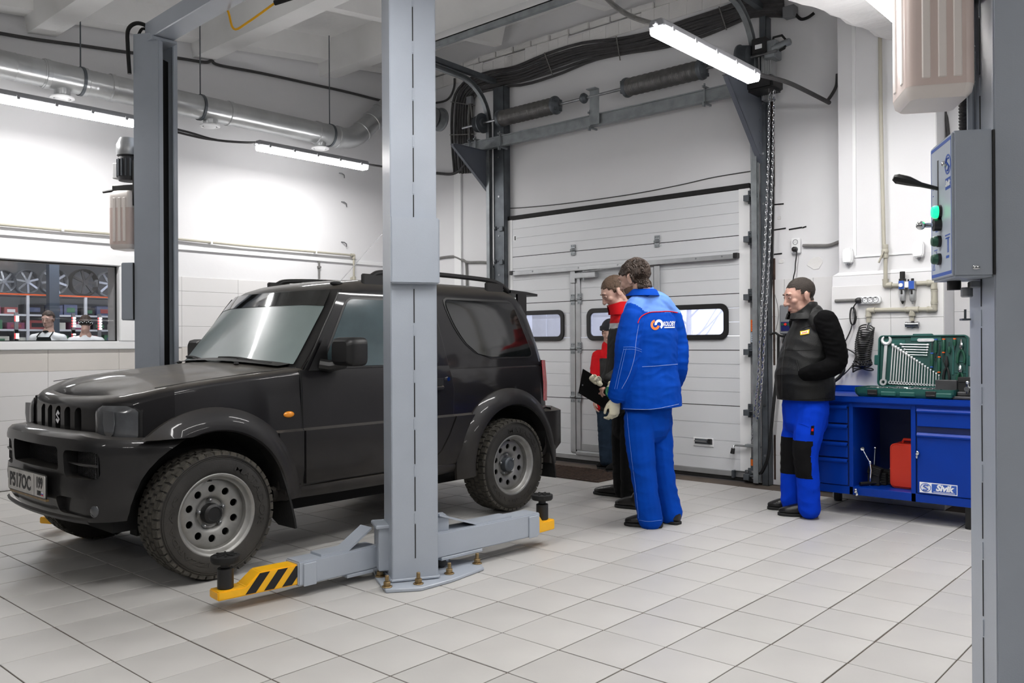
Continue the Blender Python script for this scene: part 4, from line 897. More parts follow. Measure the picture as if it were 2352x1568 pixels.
def power_unit(parent, F, detail):
    """motor, fluid tank and control box on the outer face (y<0)"""
    y = -.03
    b = MB(F); b.box((0, -.02, 2.42), (.16, .04, .34)); b.box((0, -.13, 2.395), (.12, .20, .035)); pu = b.build('power_bracket', M['black_pl'], parent, bev=.004)
    b = MB(F); b.lathe([(.0, 0), (.07, 0), (.075, .02), (.075, .17), (.07, .18), (.082, .19), (.082, .27), (.06, .315), (0, .32)], F.inverted() @ (F @ V((0, -.13, 2.45))), (0, 0, 1), 22); mo = b.build('motor', M['cast'], pu)
    b = MB(F)
    for k in range(16):
        a = 2*PI*k/16; b.box((.079*math.cos(a), -.13+.079*math.sin(a), 2.545), (.012, .012, .13), Matrix.Rotation(a, 3, 'Z'))
    b.build('cooling_fins', M['galv_dark'], mo)['kind'] = 'stuff'
    b = MB(F); b.lathe([(.08, .19), (.086, .2), (.086, .275), (.06, .325), (0, .33)], (0, -.13, 2.45), (0, 0, 1), 22); b.build('fan_cowl', M['alu'], mo)
    b = MB(F); b.box((-.02, -.225, 2.53), (.10, .05, .12)); b.build('terminal_box', M['white_pvc'], mo, bev=.006)
    b = MB(F); b.tube([(.0, -.13, 2.40), (.02, -.22, 2.385), (.03, -.33, 2.37)], [.016, .012, .009], 8); b.build('release_lever', M['black_pl'], pu)
    # tank
    b = MB(F); rows = []
    tz0, tz1 = 1.925, 2.365; hx, hy = .105, .095; cy = -.135
    poly = rrect(hx*2, hy*2, .028, 4)
    for f_, z in ((.82, tz0), (.95, tz0+.012), (1, tz0+.035), (1, tz1-.05), (.97, tz1-.02), (.8, tz1)):
        rows.append([V((x*f_, cy+yy*f_, z)) for x, yy in poly+[poly[0]]])
    b.grid(rows); b.add(rows[0][:-1], [tuple(range(len(poly)-1, -1, -1))]); b.add(rows[-1][:-1], [tuple(range(len(poly)))])
    tk = b.build('fluid_tank', [M['tank']], parent, smooth=50)
    b = MB(F); poly = rrect(hx*2+.001, hy*2+.001, .028, 4); rows = [[V((x, cy+yy, z)) for x, yy in poly+[poly[0]]] for z in (tz0+.035, tz0+.31)]
    b.grid(rows); b.build('fluid', M['tank_oil'], tk)
    b = MB(F)
    for s in (-1, 1):
        for o_ in (-.042, .002, .044): b.box((s*hx, cy+o_, tz0+.22), (.008, .024, .33))
    for o_ in (-.045, .045): b.box((o_, cy-hy, tz0+.22), (.026, .008, .33))
    b.build('tank_rib', M['tank'], tk, bev=.003)
    b = MB(F); b.box((0, -.055, 1.603), (.24, .11, .43)); cb = b.build('control_box', M['lift_grey'], parent, bev=.006, seg=2)
    b = MB(F); b.box((0, -.002, 1.603), (.25, .006, .42)); b.build('mounting_plate', M['black_pl'], cb)
    if not detail: return
    yF = -.1105
    P = F @ basis((0, yF, 1.603), (1, 0, 0), (0, 0, 1))      # panel frame: x to the right as read, y up, z out of the panel
    b = MB(P); b.box((0, 0, .0006), (.222, .412, .0012)); fp = b.build('control_panel', M['panel_lt'], cb)
    def pl(nm, x, y, w_, h_, m, t=.0008): 
        q = MB(P); q.box((-x, y, .0014), (w_, h_, t)); return q.build(nm, M[m], fp)
    pl('panel_border', 0, .198, .214, .010, 'blue_print'); pl('panel_border', 0, -.198, .214, .010, 'blue_print'); pl('panel_border', -.106, 0, .003, .40, 'blue_print'); pl('panel_border', .106, 0, .003, .40, 'blue_print')
    pl('lever_slot', .03, .075, .012, .165, 'black_print', .001)
    pl('panel_logo', -.075, .068, .05, .034, 'blue_print')
    vs, fs = text_geo('Sivik', .024, .0004, .0012, .25); q = MB(P @ Matrix.Translation((.075, .068, .0024))); q.add(vs, fs); q.build('panel_lettering', M['white_print'], fp)
    q = MB(P @ Matrix.Translation((.075, .125, .0015))); q.ring([(.030*math.cos(a), .030*math.sin(a)) for a in [2*PI*k/24 for k in range(24)]], [(.025*math.cos(a), .025*math.sin(a)) for a in [2*PI*k/24 for k in range(24)]], .0006)
    q.tube([V((.012, .016, 0)), V((-.004, .019, 0)), V((-.014, .010, 0)), V((0, .001, 0)), V((.014, -.009, 0)), V((.004, -.019, 0)), V((-.013, -.016, 0))], .003, 5); q.build('panel_emblem', M['blue_print'], fp)
    for x, y, w_, h_ in ((-.068, -.085, .05, .004), (-.068, -.094, .04, .004), (-.068, -.115, .005, .045), (-.078, -.115, .005, .045), (-.068, -.150, .03, .008), (.045, -.06, .03, .004), (.05, -.14, .003, .035), (.06, -.118, .035, .003), (.085, .055, .01, .003), (.085, .075, .006, .003)): pl('panel_print', x, y, w_, h_, 'blue_print')
    q = MB(P @ Matrix.Translation((-.08, -.17, .0013))); q.ring([(0, .014), (-.013, -.010), (.013, -.010)], [(0, .009), (-.009, -.0075), (.009, -.0075)], .0006); q.build('warning_triangle', M['blue_print'], fp)
    for nm, x, y, m, r in (('indicator_lamp', -.005, -.005, 'green_lit', .019), ('push_button', -.010, -.095, 'green_btn', .016), ('push_button', -.010, -.15, 'green_btn', .016)):
        q = MB(P); q.cyl((x, y, .001), (x, y, .010), r*1.12, n=18); o = q.build('bezel', M['black_pl'], cb); q = MB(P); q.lathe([(r, .008), (r, .020), (r*.8, .026), (0, .028)], (x, y, 0), (0, 0, 1), 18, cap=False); q.build(nm, M[m], cb)
    q = MB(P); q.cyl((-.005, -.045, 0), (-.005, -.045, .022), .019, n=16); q.build('key_switch', M['black_pl'], cb); q = MB(P); q.cyl((-.005, -.045, .02), (-.005, -.045, .045), .007, n=10); q.sph((-.005, -.045, .058), (.009, .014, .014), 12, 8); q.build('key', M['chrome'], cb)
    q = MB(P); q.tube([(-.03, .07, 0), (-.03, .085, .05), (-.03, .098, .085), (-.03, .108, .12), (-.03, .112, .13)], [.006, .008, .015, .017, .010], 8); q.build('valve_lever', M['black_pl'], cb)
    q = MB(P); q.sph((.055, .13, .006), (.009, .009, .008), 10, 6); q.build('lock', M['chrome'], cb); q = MB(F); q.sph((.121, -.05, 1.415), (.004, .011, .007), 10, 6); q.build('lock', M['chrome'], cb)
    q = MB(F); q.cyl((-.06, -.06, 1.36), (-.06, -.06, 1.40), .020, n=14); q.build('cable_gland', M['black_pl'], cb)
power_unit(liftA, Ff, False)
# second lift: its column at the right picture edge
Kr = at(2287, 1000, D=2.45); Cr = V((Kr.x, Kr.y, 0))-dwf*CWd/2; Cr.z = 0
liftB = thing('two_post_lift', 'grey lift column at the right picture edge with control box and fluid tank', 'vehicle lift', (Cr.x, Cr.y, 0))
Fr = col_frame(Cr, dwf, nof); lift_column(liftB, Fr)
base_plate(liftB, Fr, [(q.x, q.y) for q in [Fr @ V((p.x, p.y, 0)) for p in loc]], [])
power_unit(liftB, Fr, True)
b = MB(Fr); pts = [(-.10, -.022, 1.82)]+[(-.10+.004*math.sin(k), -.022-.004*math.cos(k*.7), 1.82+.05*k) for k in range(1, 24)]
rs = []; pp_ = []
for k in range(240): z = 1.82+.005*k; pp_.append((-.10, -.020, z)); rs.append(.0135 if k % 2 else .0105)
b.tube(pp_, rs, 10); b.build('corrugated_hose', M['cable'], liftB)
b = MB(Fr); b.cyl((-.05, -.012, 1.82), (-.05, -.012, 3.3), .011, n=10); b.build('hydraulic_pipe', M['lift_grey'], liftB)
b = MB(Fr); b.box((-.0, -.02, 1.372), (.03, .03, .02)); b.cyl((-.02, -.035, 1.365), (-.02, -.035, 1.335), .017, n=14); b.build('bracket', M['steel'], liftB, bev=.003)
b = MB(Fr); b.cyl((-.09, -.02, 1.27), (-.09, -.02, 1.30), .004, n=6); b.box((-.09, -.02, 1.268), (.03, .025, .006)); b.build('latch', M['galv_dark'], liftB)
# ---------------------------------------------------------------- the car
CY = 4.78; XF, XR_ = 2.215, 4.495; TR = .332
car = thing('car', 'dusty dark grey three-door off-road car parked between the lift columns', 'car', (3.35, CY, 0))
paint = mat('dark_grey_car_paint', (15, 14, 17), .45, .1, coat=.55, spec=.25, dust=((98, 93, 86), .92), dustz=(.3, .8, .04))
clad = mat('grey_cladding_paint', (22, 21, 23), .5, .05, coat=.2, spec=.3, dust=((92, 87, 80), .5), dustz=(.26, .75, .32))
nose_m = mat('dark_grey_bumper_paint', (22, 22, 24), .45, .1, coat=.5, spec=.3, dust=((96, 92, 87), .55), dustz=(.3, .9, .12))
trim = mat('satin_black_trim', (22, 22, 23), .42, dust=((90, 86, 80), .35))
tyre_m = mat('tyre_rubber', (38, 37, 36), .8, var=.3, vscale=9, bump=.15, bscale=120, dust=((104, 98, 88), .35), dustz=(.0, .6, .28))
tread_m = mat('muddy_tread', (64, 61, 55), .9, var=.35, vscale=26, bump=.4, bscale=70)
rim_m = mat('silver_steel_rim', (160, 160, 158), .38, .6, var=.16, vscale=16, dust=((110, 104, 94), .3), dustz=(.1, .7, .3))
chr_m = M['chrome']; void = M['dark_void']
glass_f = mat('fogged_windscreen', (126, 140, 139), .3, var=.14, vscale=2.2, coat=.35)
glass_s = mat('fogged_side_glass', (62, 76, 80), .14, var=.25, vscale=3.0, coat=.5)
glass_d = mat('dark_tinted_glass', (14, 16, 17), .07, coat=.6)
lens_m = mat('headlamp_lens', (74, 76, 79), .16, var=.35, vscale=9, coat=.7)
def wp(z):   # half width of the sides
    return interp(z, [.36, .42, .50, .715, .728, .92, 1.0, 1.06], [.70, .728, .742, .742, .728, .724, .716, .70])
def front_x(y, z=.8):   # plan of the nose
    y = abs(y); x = 1.735+.03*(y/.4)**2
    if y > .42: x += .20*((y-.42)/.30)**2.6
    return x
def zt(x):  # shoulder / bonnet edge line
    return interp(x, [1.70, 1.80, 1.95, 2.15, 2.5, 2.80, 3.0, 5.0], [.925, .955, .985, 1.01, 1.045, 1.068, 1.055, 1.055])
# plan outline, half (centre front -> side -> centre rear)
half = []
for y in (0, .12, .24, .34, .42, .50, .57, .63, .68): half.append((front_x(y), y/.724))
for x in (2.02, 2.12, 2.25, 2.4, 2.6, 2.8, 3.0, 3.3, 3.6, 3.95, 4.2, 4.5, 4.75, 4.86): half.append((x, 1.0))
for x, f in ((4.92, .985), (4.96, .95), (4.985, .88), (4.99, .75), (4.99, .5), (4.99, .25), (4.99, 0)): half.append((x, f))
levels = [('a', .37), ('a', .42), ('a', .50), ('a', .60), ('a', .715), ('a', .728), ('a', .80)]
def body_point(i, lev, side):
    x, f = half[i]; kind, q = lev; zz_ = zt(x); front = max(0, min(1, (2.05-x)/.25))
    if kind == 'a': z = q; ins = 0
    else:
        r = .035+.045*front; ph = R(q); z = zz_-r+r*math.sin(ph); ins = r*(1-math.cos(ph))
    zr_ = max(.80, z); wv = wp(min(z, 1.06))-(.03 if z > 1.0 and x > 2.7 else 0)*0
    y = max(0, f*wv-ins*(1 if f > .5 else f*2)); xx = x
    if x < 2.1: xx = x+ins*(1-min(1, max(0, (x-1.9)/.2)))*.9
    if x > 4.9: xx = x-ins-.02*max(0, (z-.75)/.3)
    return V((xx, CY+side*y, z))
lv = levels+[('r', a) for a in (0, 25, 50, 70, 90)]
n = len(half); rows = []
for lev in lv:
    ring = [body_point(i, lev, -1) for i in range(n)]+[body_point(i, lev, 1) for i in range(n-2, 0, -1)]
    rows.append(ring)
b = MB(); m = len(rows[0]); b.v = [tuple(p) for r_ in rows for p in r_]
b.f = [[i*m+k, (i+1)*m+k, (i+1)*m+(k+1) % m, i*m+(k+1) % m][::-1] for i in range(len(rows)-1) for k in range(m)]
# bonnet / deck: ladder of crowned cross strips
top = rows[-1]; base_i = (len(rows)-1)*m; K = 8
def topidx(i, side): return base_i+(i if side < 0 else (m-i) % m)
strips = []
for i in range(n):
    L_, R2_ = V(top[i]), V(top[(m-i) % m]); idx = [topidx(i, -1)]
    if i not in (0, n-1):
        for k in range(1, K):
            t = k/K; p = L_.lerp(R2_, t); s = abs(L_.y-CY)
            cr = .045*min(1, s/.5)*(1-(2*t-1)**2); rg = .006*math.exp(-((abs(2*t-1)-.62)/.05)**2) if 1.9 < p.x < 2.8 else 0
            b.v.append((p.x, p.y, p.z+cr+rg)); idx.append(len(b.v)-1)
        idx.append(topidx(i, 1))
    strips.append(idx)
for i in range(n-1):
    A, B_ = strips[i], strips[i+1]
    if len(A) == 1: 
        for k in range(len(B_)-1): b.f.append([A[0], B_[k], B_[k+1]][::-1])
    elif len(B_) == 1:
        for k in range(len(A)-1): b.f.append([A[k], A[k+1], B_[0]])
    else:
        for k in range(len(A)-1): b.f.append([A[k], A[k+1], B_[k+1], B_[k]])
b.f.append([(k) for k in range(m)]); b.m = [0]*len(b.f)
body_me = b.mesh('body', [paint, void, clad], car, smooth=28)
bm = bmesh.new(); bm.from_mesh(body_me); bmesh.ops.recalc_face_normals(bm, faces=bm.faces); bm.to_mesh(body_me); bm.free()
body = link('body', body_me, car)
cut = []
O = V((3.35, CY, 0))
def cutter(mb):
    me = mb.mesh('cut', [paint, void], car, smooth=0); o = link('cut', me); o.parent = None; o.matrix_world = Matrix.Translation(O); return o
for xw in (XF, XR_):
    for s in (-1, 1):
        q = MB(); q.cyl((xw, CY+s*.50, .36), (xw, CY+s*.95, .36), .405, n=40); q.b2((xw-.405, CY+s*.50, .2), (xw+.405, CY+s*.95, .36)) if False else None
        cut.append(cutter(q))
# grille slots in the nose
for k in range(5):
    y = CY+(k-2)*.118; P = basis((1.70, y, .818), (0, -1, 0), (0, 0, 1)); q = MB(P); q.prism(rrect(.070, .130, .030, 4), -.13 if False else .16, h0=-.16); cut.append(cutter(q))
bpy.context.view_layer.update()
boolean(body, cut); body.matrix_parent_inverse = Matrix.Identity(4); body.matrix_basis = Matrix.Identity(4)
me = body.data; me.materials.clear(); [me.materials.append(q) for q in (paint, void, clad)]
for p in me.polygons:
    c = V(p.center)+O; wheel = min(math.hypot(c.x-XF, c.z-.36), math.hypot(c.x-XR_, c.z-.36)); nn = p.normal
    p.material_index = 0
    if wheel < .412 and abs(c.y-CY) < .74: p.material_index = 1
    elif .75 < c.z < .89 and c.x < 1.9 and c.x > 1.785 and abs(c.y-CY) < .29: p.material_index = 1
    elif c.z < .72 and abs(nn.y) > .5 and 2.3 < c.x: p.material_index = 2
me.polygons.foreach_set('use_smooth', [True]*len(me.polygons)); me.set_sharp_from_angle(angle=R(28))
for k in range(5):
    y = CY+(k-2)*.118; 
    for z in (.775, .805, .835, .862): q = MB(); q.b2((1.80, y-.035, z), (1.815, y+.035, z+.008)); q.build('grille_bar', M['black_pl'], car)
# chrome S badge in the middle slot: two mirrored hooked bars
def s_badge(parent, P, s, m='chrome'):
    q = MB(P); A = [(-.5, .15), (0, .62), (.5, .25), (.28, .05), (0, .28), (-.12, .18), (.2, -.12), (-.02, -.35), (-.5, .02)]
    A = [(-.42, .17), (.02, .60), (.44, .30), (.24, .12), (.02, .28), (-.10, .17), (.44, -.22), (.02, -.60), (-.44, -.30), (-.24, -.12), (-.02, -.28), (.10, -.17)]
    q.prism([(x*s, y*s) for x, y in A][::-1], .008); return q.build('badge', M[m], parent, bev=.001)
s_badge(car, basis((1.742, CY, .825), (0, -1, 0), (0, 0, 1)), .062)

# -------- greenhouse
gz = [1.035, 1.06, 1.12, 1.20, 1.30, 1.40, 1.48, 1.525, 1.56, 1.59, 1.612, 1.628, 1.64]
gw = [.705, .700, .692, .678, .660, .642, .624, .606, .580, .535, .47, .36, .20]
gf = [2.63, 2.655, 2.705, 2.765, 2.84, 2.915, 2.975, 3.01, 3.06, 3.14, 3.27, 3.47, 3.7]
gr = [4.975, 4.97, 4.955, 4.935, 4.905, 4.87, 4.83, 4.80, 4.765, 4.72, 4.66, 4.55, 4.35]
def gwid(z): return interp(z, gz, gw)
def gfront(z, y): w_ = gwid(z); t = min(1, abs(y)/max(w_, .01)); return interp(z, gz, gf)+.115*t**2.2+.03*max(0, (t-.93)/.07)
rows = []
for i, z in enumerate(gz):
    w_ = gw[i]; hf = []
    for k in range(10):
        t = k/9; y = w_*t*.985; hf.append((gfront(z, y), y))
    xs_ = hf[-1][0]; xe_ = gr[i]-.10
    for k in range(1, 13): hf.append((lerp(xs_+.03, xe_, k/12), w_))
    for a in (30, 60, 90): hf.append((xe_+.09*math.sin(R(a)), w_-.09+.09*math.cos(R(a)) if w_ > .2 else w_*(1-a/120)))
    for t in (.66, .33, 0): hf.append((gr[i], (w_-.09)*t if w_ > .2 else w_*.25*t))
    rows.append([V((x, CY-y, z)) for x, y in hf]+[V((x, CY+y, z)) for x, y in hf[-2:0:-1]])
b = MB(); m = len(rows[0]); b.v = [tuple(p) for r_ in rows for p in r_]
b.f = [[i*m+k, (i+1)*m+k, (i+1)*m+(k+1) % m, i*m+(k+1) % m][::-1] for i in range(len(rows)-1) for k in range(m)]
nh = len(hf)
b.f += [[(len(rows)-1)*m+k for k in (i, i+1, m-i-1, (m-i) % m)] for i in range(1, nh-2)]+[[(len(rows)-1)*m+k for k in (0, 1, m-1)], [(len(rows)-1)*m+k for k in (nh-2, nh-1, nh)]]
b.m = [0]*len(b.f)
cab_me = b.mesh('cabin', paint, car, smooth=40); bm = bmesh.new(); bm.from_mesh(cab_me); bmesh.ops.recalc_face_normals(bm, faces=bm.faces); bm.to_mesh(cab_me); bm.free()
cab = link('cabin', cab_me, car)
# windscreen (grid following the screen) with dark band above
def screen(nm, z0, z1, inset0, inset1, off, m_, nz=10, ny=20):
    rows = []
    for i in range(nz+1):
        z = lerp(z0, z1, i/nz); w_ = gwid(z)*.985-lerp(inset0, inset1, i/nz); row = []
        for k in range(ny+1):
            t = 2*k/ny-1; y = w_*t; zz_ = z
            if nm == 'windscreen' and i == nz: zz_ = z+.022*(1-t*t)
            if nm == 'sun_strip' and i == 0: zz_ = z+.022*(1-t*t)
            row.append(V((gfront(zz_, y)-off, CY+y, zz_+off*.5)))
        rows.append(row)
    b = MB(); b.grid(rows, flip=True); return b.build(nm, m_, car, smooth=60)
screen('screen_surround', 1.062, 1.535, .005, .005, .004, trim); screen('windscreen', 1.085, 1.425, .045, .045, .009, glass_f); screen('sun_strip', 1.425, 1.525, .045, .05, .0115, glass_d)
# interior shapes seen through the fogged screen are left to the haze; mirror and sticker
q = MB(); zc = 1.40; xx = gfront(zc, 0)-.014; q.box((xx, CY-.02, zc), (.006, .11, .055)); 
# side windows and doors: strips between two x limits at each height, on the flank surface
def flank(nm, zs_, x0, x1, off, m_, side=-1, lower=False, parent=None, mb=None):
    rows = []; N = 10
    for z in zs_:
        w_ = (wp(z) if z < 1.055 else gwid(z))+off; a, c = x0(z), x1(z)
        rows.append([V((lerp(a, c, k/N), CY+side*w_, z)) for k in range(N+1)])
    b = MB(); b.grid(rows, flip=(side > 0)); 
    # rim returning to the surface
    edge = rows[0]+[r_[-1] for r_ in rows[1:-1]]+rows[-1][::-1]+[r_[0] for r_ in rows[-2:0:-1]]
    inner = [p+V((0, -side*(off+.004), 0)) for p in edge]; k_ = len(edge); s_ = len(b.v); b.v += [tuple(p) for p in edge+inner]
    fs = [(s_+i, s_+(i+1) % k_, s_+k_+(i+1) % k_, s_+k_+i) for i in range(k_)]
    b.f += [list(f) if side > 0 else list(f[::-1]) for f in fs]; b.m += [0]*k_
    return b.build(nm, m_, parent or car, smooth=30)
def zr(a, c, n_): return [lerp(a, c, k/n_) for k in range(n_+1)]
def cornered(xf_, r, z0, z1, sgn):    # round the corners of a limit line
    def f(z):
        x = xf_(z); d = min(z-z0, z1-z)
        return x+sgn*(r-math.sqrt(max(0, r*r-(r-d)**2))) if d < r else x
    return f
zl = [1.07, 1.072, 1.08, 1.10, 1.14, 1.2, 1.28, 1.36, 1.42, 1.45, 1.465, 1.472, 1.475]
fx = lambda z: interp(z, [1.07, 1.12, 1.475], [2.935, 2.945, 3.155]); rx = lambda z: interp(z, [1.07, 1.475], [3.83, 3.76])
qs = [1.105, 1.108, 1.115, 1.13, 1.16, 1.2, 1.26, 1.32, 1.38, 1.44, 1.475, 1.49, 1.497, 1.50]
qf = lambda z: interp(z, [1.105, 1.13, 1.2, 1.28, 1.36, 1.44, 1.50], [4.33, 4.22, 4.12, 4.055, 4.01, 3.98, 3.97]); qr = lambda z: interp(z, [1.105, 1.50], [4.80, 4.65])
for s in (-1, 1):
    # door skin with dark shut line
    zd = [.415, .418, .425, .44, .47, .55, .65, .714, .729, .8, .9, 1.0, 1.054]
    dfx = lambda z: interp(z, [.41, .5, 1.06], [2.775, 2.765, 2.765]); drx = lambda z: interp(z, [.415, .43, .47, .56, .72, .9, 1.06], [3.66, 3.72, 3.78, 3.86, 3.945, 3.955, 3.925])
    ex = lambda f, d: (lambda z: f(z)+d)
    zg = [.408]+zd[1:]
    flank('door_gap', zg, ex(dfx, -.006), ex(drx, .006), .0012, M['black_pl'], s); d = flank('door', zd, dfx, drx, .004, paint, s)
    flank('door_cladding', [.415, .42, .43, .45, .50, .6, .66, .70, .716], ex(dfx, .004), lambda z: drx(z)-.004, .014, clad, s, parent=d)
    zu = [1.056, 1.10, 1.2, 1.3, 1.4, 1.46, 1.50, 1.515]
    ufx = lambda z: interp(z, [1.056, 1.515], [2.80, 3.105]); urx = lambda z: interp(z, [1.056, 1.4, 1.515], [3.925, 3.865, 3.83])
    flank('door_gap', zu, ex(ufx, -.007), ex(urx, .007), .0012, M['black_pl'], s); flank('door_frame', zu, ufx, urx, .004, paint, s, parent=d)
    flank('window_seal', [1.058]+zl[1:-1]+[1.487], cornered(ex(fx, -.016), .05, 1.058, 1.487, 1), cornered(ex(rx, .016), .05, 1.058, 1.487, -1), .006, trim, s, parent=d)
    flank('door_window', zl, cornered(fx, .04, 1.07, 1.475, 1), cornered(rx, .04, 1.07, 1.475, -1), .009, glass_s, s, parent=d)
    flank('window_seal', [1.09]+qs[1:-1]+[1.515], cornered(ex(qf, -.016), .04, 1.09, 1.515, 1), cornered(ex(qr, .016), .05, 1.09, 1.515, -1), .004, trim, s)
    flank('quarter_window', qs, cornered(qf, .03, 1.105, 1.50, 1), cornered(qr, .04, 1.105, 1.50, -1), .009, glass_d, s)
    flank('rear_cladding', [.40, .44, .5, .6, .68, .70, .716], lambda z: interp(z, [.40, .43, .47, .56, .72], [3.68, 3.735, 3.795, 3.875, 3.96]), lambda z: 4.14, .012, clad, s)
    flank('front_cladding', [.40, .5, .6, .68, .70, .716], lambda z: 2.60, lambda z: 2.757, .012, clad, s)
    # sill
    b = MB(); rows = []
    for z, o_ in ((.415, .70), (.40, .735), (.37, .742), (.335, .72), (.325, .66)): rows.append([V((x, CY+s*(o_+(.0 if 2.7 < x < 4.05 else -.02)), z-(.0 if x < 3.9 else -.01))) for x in (2.58, 2.7, 3.0, 3.4, 3.8, 4.05, 4.14)])
    b.grid(rows, flip=(s < 0)); b.build('sill', clad, car, smooth=50)
    # wheel-arch flares
    for xw, a0, a1 in ((XF, 43, 181), (XR_, -8, 188)):
        rows = []; NA = 36
        for k in range(NA+1):
            a = R(lerp(a0, a1, k/NA)); ca, sa = math.cos(a), math.sin(a); flat = 1.0
            row = []
            for r_, o_ in ((.398, .700), (.399, .786), (.407, .798), (.435, .797), (.495, .768), (.527, .738), (.527, .715)):
                rr_ = r_+(.0 if sa > .25 else -.0); x = xw-ca*rr_*1.0; z = .36+sa*rr_*(.985 if rr_ > .45 else 1)
                if sa < .15: z = .36+sa*rr_; 
                if xw < 3 and ca > 0: z = max(z, .742)
                row.append(V((x, CY+s*o_, z)))
            rows.append(row)
        b = MB(); b.grid(rows, flip=(s > 0)); b.build('wheel_arch_flare', clad, car, smooth=32)
    # lower arch legs down to sill or bumper
    b = MB(); b.add([V((2.605, CY+s*.70, .34)), V((2.612, CY+s*.795, .35)), V((2.72, CY+s*.748, .35)), V((2.72, CY+s*.70, .34)), V((2.61, CY+s*.70, .40)), V((2.617, CY+s*.80, .40)), V((2.735, CY+s*.752, .42)), V((2.735, CY+s*.70, .42))], [(0, 1, 5, 4), (1, 2, 6, 5), (0, 3, 2, 1), (2, 3, 7, 6)]); b.build('arch_end', clad, car)
    # mud flaps
    for xw, dz in ((XF+.405, 0), (XR_+.40, 0)):
        P = basis((xw, CY+s*.68, 0), (0, -s, 0), (0, 0, 1)); rows = []
        for z, xo, w0, w1 in ((.66, -.095, -.10, .09), (.54, -.045, -.11, .125), (.42, -.012, -.11, .142), (.32, .012, -.11, .148), (.24, .03, -.10, .150), (.19, .04, -.02, .145)):
            rows.append([V((xw+xo, CY+s*(.66+w), z)) for w in (w0, (w0+w1)/2, w1)])
        b = MB(); b.grid(rows); rows2 = [[p+V((.012, 0, 0)) for p in r_] for r_ in rows]; b.grid(rows2, flip=True)
        edge = [r_[0] for r_ in rows]+rows[-1][1:]+[r_[-1] for r_ in rows[-2::-1]]; n_ = len(edge); s0 = len(b.v); b.v += [tuple(p) for p in edge]+[tuple(p+V((.012, 0, 0))) for p in edge]
        b.f += [[s0+i, s0+i+1, s0+n_+i+1, s0+n_+i] for i in range(n_-1)]; b.m += [0]*(n_-1); b.build('mud_flap', M['black_rub'], car, smooth=50)
    # headlight: lens following the nose corner, dark surround
    def hl(off, grow, z0, z1, m_, nm):
        rows = []; y0_, y1_ = .418-grow, .628+grow
        for i in range(13):
            z = lerp(z0-grow, z1+grow, i/12); t = abs(2*i/12-1); cut_ = .045*max(0, (t-.62)/.38)**2; row = []
            for k in range(13):
                y = lerp(y0_+cut_, y1_-cut_, k/12); bul = .014*(1-((k-6)/6)**4)*(1-(2*i/12-1)**4)
                row.append(V((front_x(y)-off-bul*(1 if off > .005 else 0)+.02*max(0, (z-.86)/.1), CY+s*(y+(off*.5 if y > .6 else 0)), z)))
            rows.append(row)
        b = MB(); b.grid(rows, flip=(s < 0)); return b.build(nm, m_, car, smooth=60)
    hl(.003, .010, .718, .905, trim, 'lamp_surround'); h = hl(.009, 0, .722, .902, lens_m, 'headlight')
    P = basis((front_x(.53)-.0235, CY+s*.53, .815), (.35*s*-1 if s < 0 else .35, -1, 0), (0, 0, 1)); b = MB(P); b.prism([(-.035, .06), (-.038, .0), (-.028, -.05), (0, -.075), (.028, -.05), (.038, 0), (.035, .06)][::1], .003); b.build('reflector', M['chrome'], h)
    # side repeater
    x_, z_ = 2.675, .812; b = MB(); b.sph((x_, CY+s*(wp(z_)+.002), z_), (.035, .012, .018), 16, 8); b.build('side_repeater', M['amber'], car)
    # door handle and lock
    b = MB(); P = basis((3.80, CY+s*(wp(.93)+.006), .93), (-s, 0, 0), (0, 0, 1)) if False else None
    b.box((3.80, CY+s*(wp(.93)+.004), .935), (.12, .006, .075)); hh = b.build('handle_recess', M['black_pl'], car, bev=.002); b = MB(); b.tube([(3.755, CY+s*(.735), .915), (3.77, CY+s*.752, .91), (3.83, CY+s*.752, .91), (3.845, CY+s*.735, .915)], .011, 8); b.build('handle', M['chrome'] if False else paint, hh)
    b = MB(); b.cyl((3.90, CY+s*.72, .965), (3.90, CY+s*.736, .965), .014, n=14); b.build('lock', chr_m, car)
    # mirror
    mp = V((3.0, CY+s*.80, 1.16)); b = MB(basis((2.94, CY+s*.83, 1.165), (1, 0, 0), (0, .05, 1)))
    poly = rrect(.215, .165, .04, 5); rows = []
    for f_, dd in ((.80, -.10), (.93, -.075), (1, -.04), (1, .03), (.95, .045), (.9, .048)): rows.append([V((-.02*(1-f_)+px_*f_ if True else 0, py_*f_, dd*(-s) if False else dd)) for px_, py_ in poly+[poly[0]]])
    MBm = MB(); cx, cy_, cz = 3.005, CY+s*.845, 1.158
    rows = []
    for f_, dx_ in ((.70, -.075), (.9, -.06), (1, -.03), (1, .04), (.96, .055)): rows.append([V((cx+dx_, cy_+px_*.92*f_*s, cz+py_*f_)) for px_, py_ in poly+[poly[0]]])
    # housing: front is rounded (toward -X), glass side toward +X
    MBm.grid(rows, flip=(s < 0)); MBm.add(rows[0][:-1], [tuple(range(len(poly))) if s < 0 else tuple(range(len(poly)-1, -1, -1))])
    mo_ = MBm.build('mirror', M['black_pl'] if True else paint, car, smooth=50)
    b = MB(); gl = rows[-1][:-1]; b.add(gl, [tuple(range(len(poly)))]); b.build('mirror_glass', chr_m, mo_)
    b = MB(); b.tube([(2.90, CY+s*.70, 1.085), (2.945, CY+s*.735, 1.075), (3.0, CY+s*.79, 1.085), (3.0, CY+s*.81, 1.12)], [.035, .036, .032, .026], 10); b.build('mirror_arm', M['black_pl'], mo_)
    b = MB(); b.add([V((2.815, CY+s*.713, 1.05)), V((2.95, CY+s*.713, 1.05)), V((2.95, CY+s*.702, 1.23)), V((2.93, CY+s*.700, 1.24))], [(0, 1, 2, 3)]); b.build('mirror_sail', M['black_pl'], mo_)
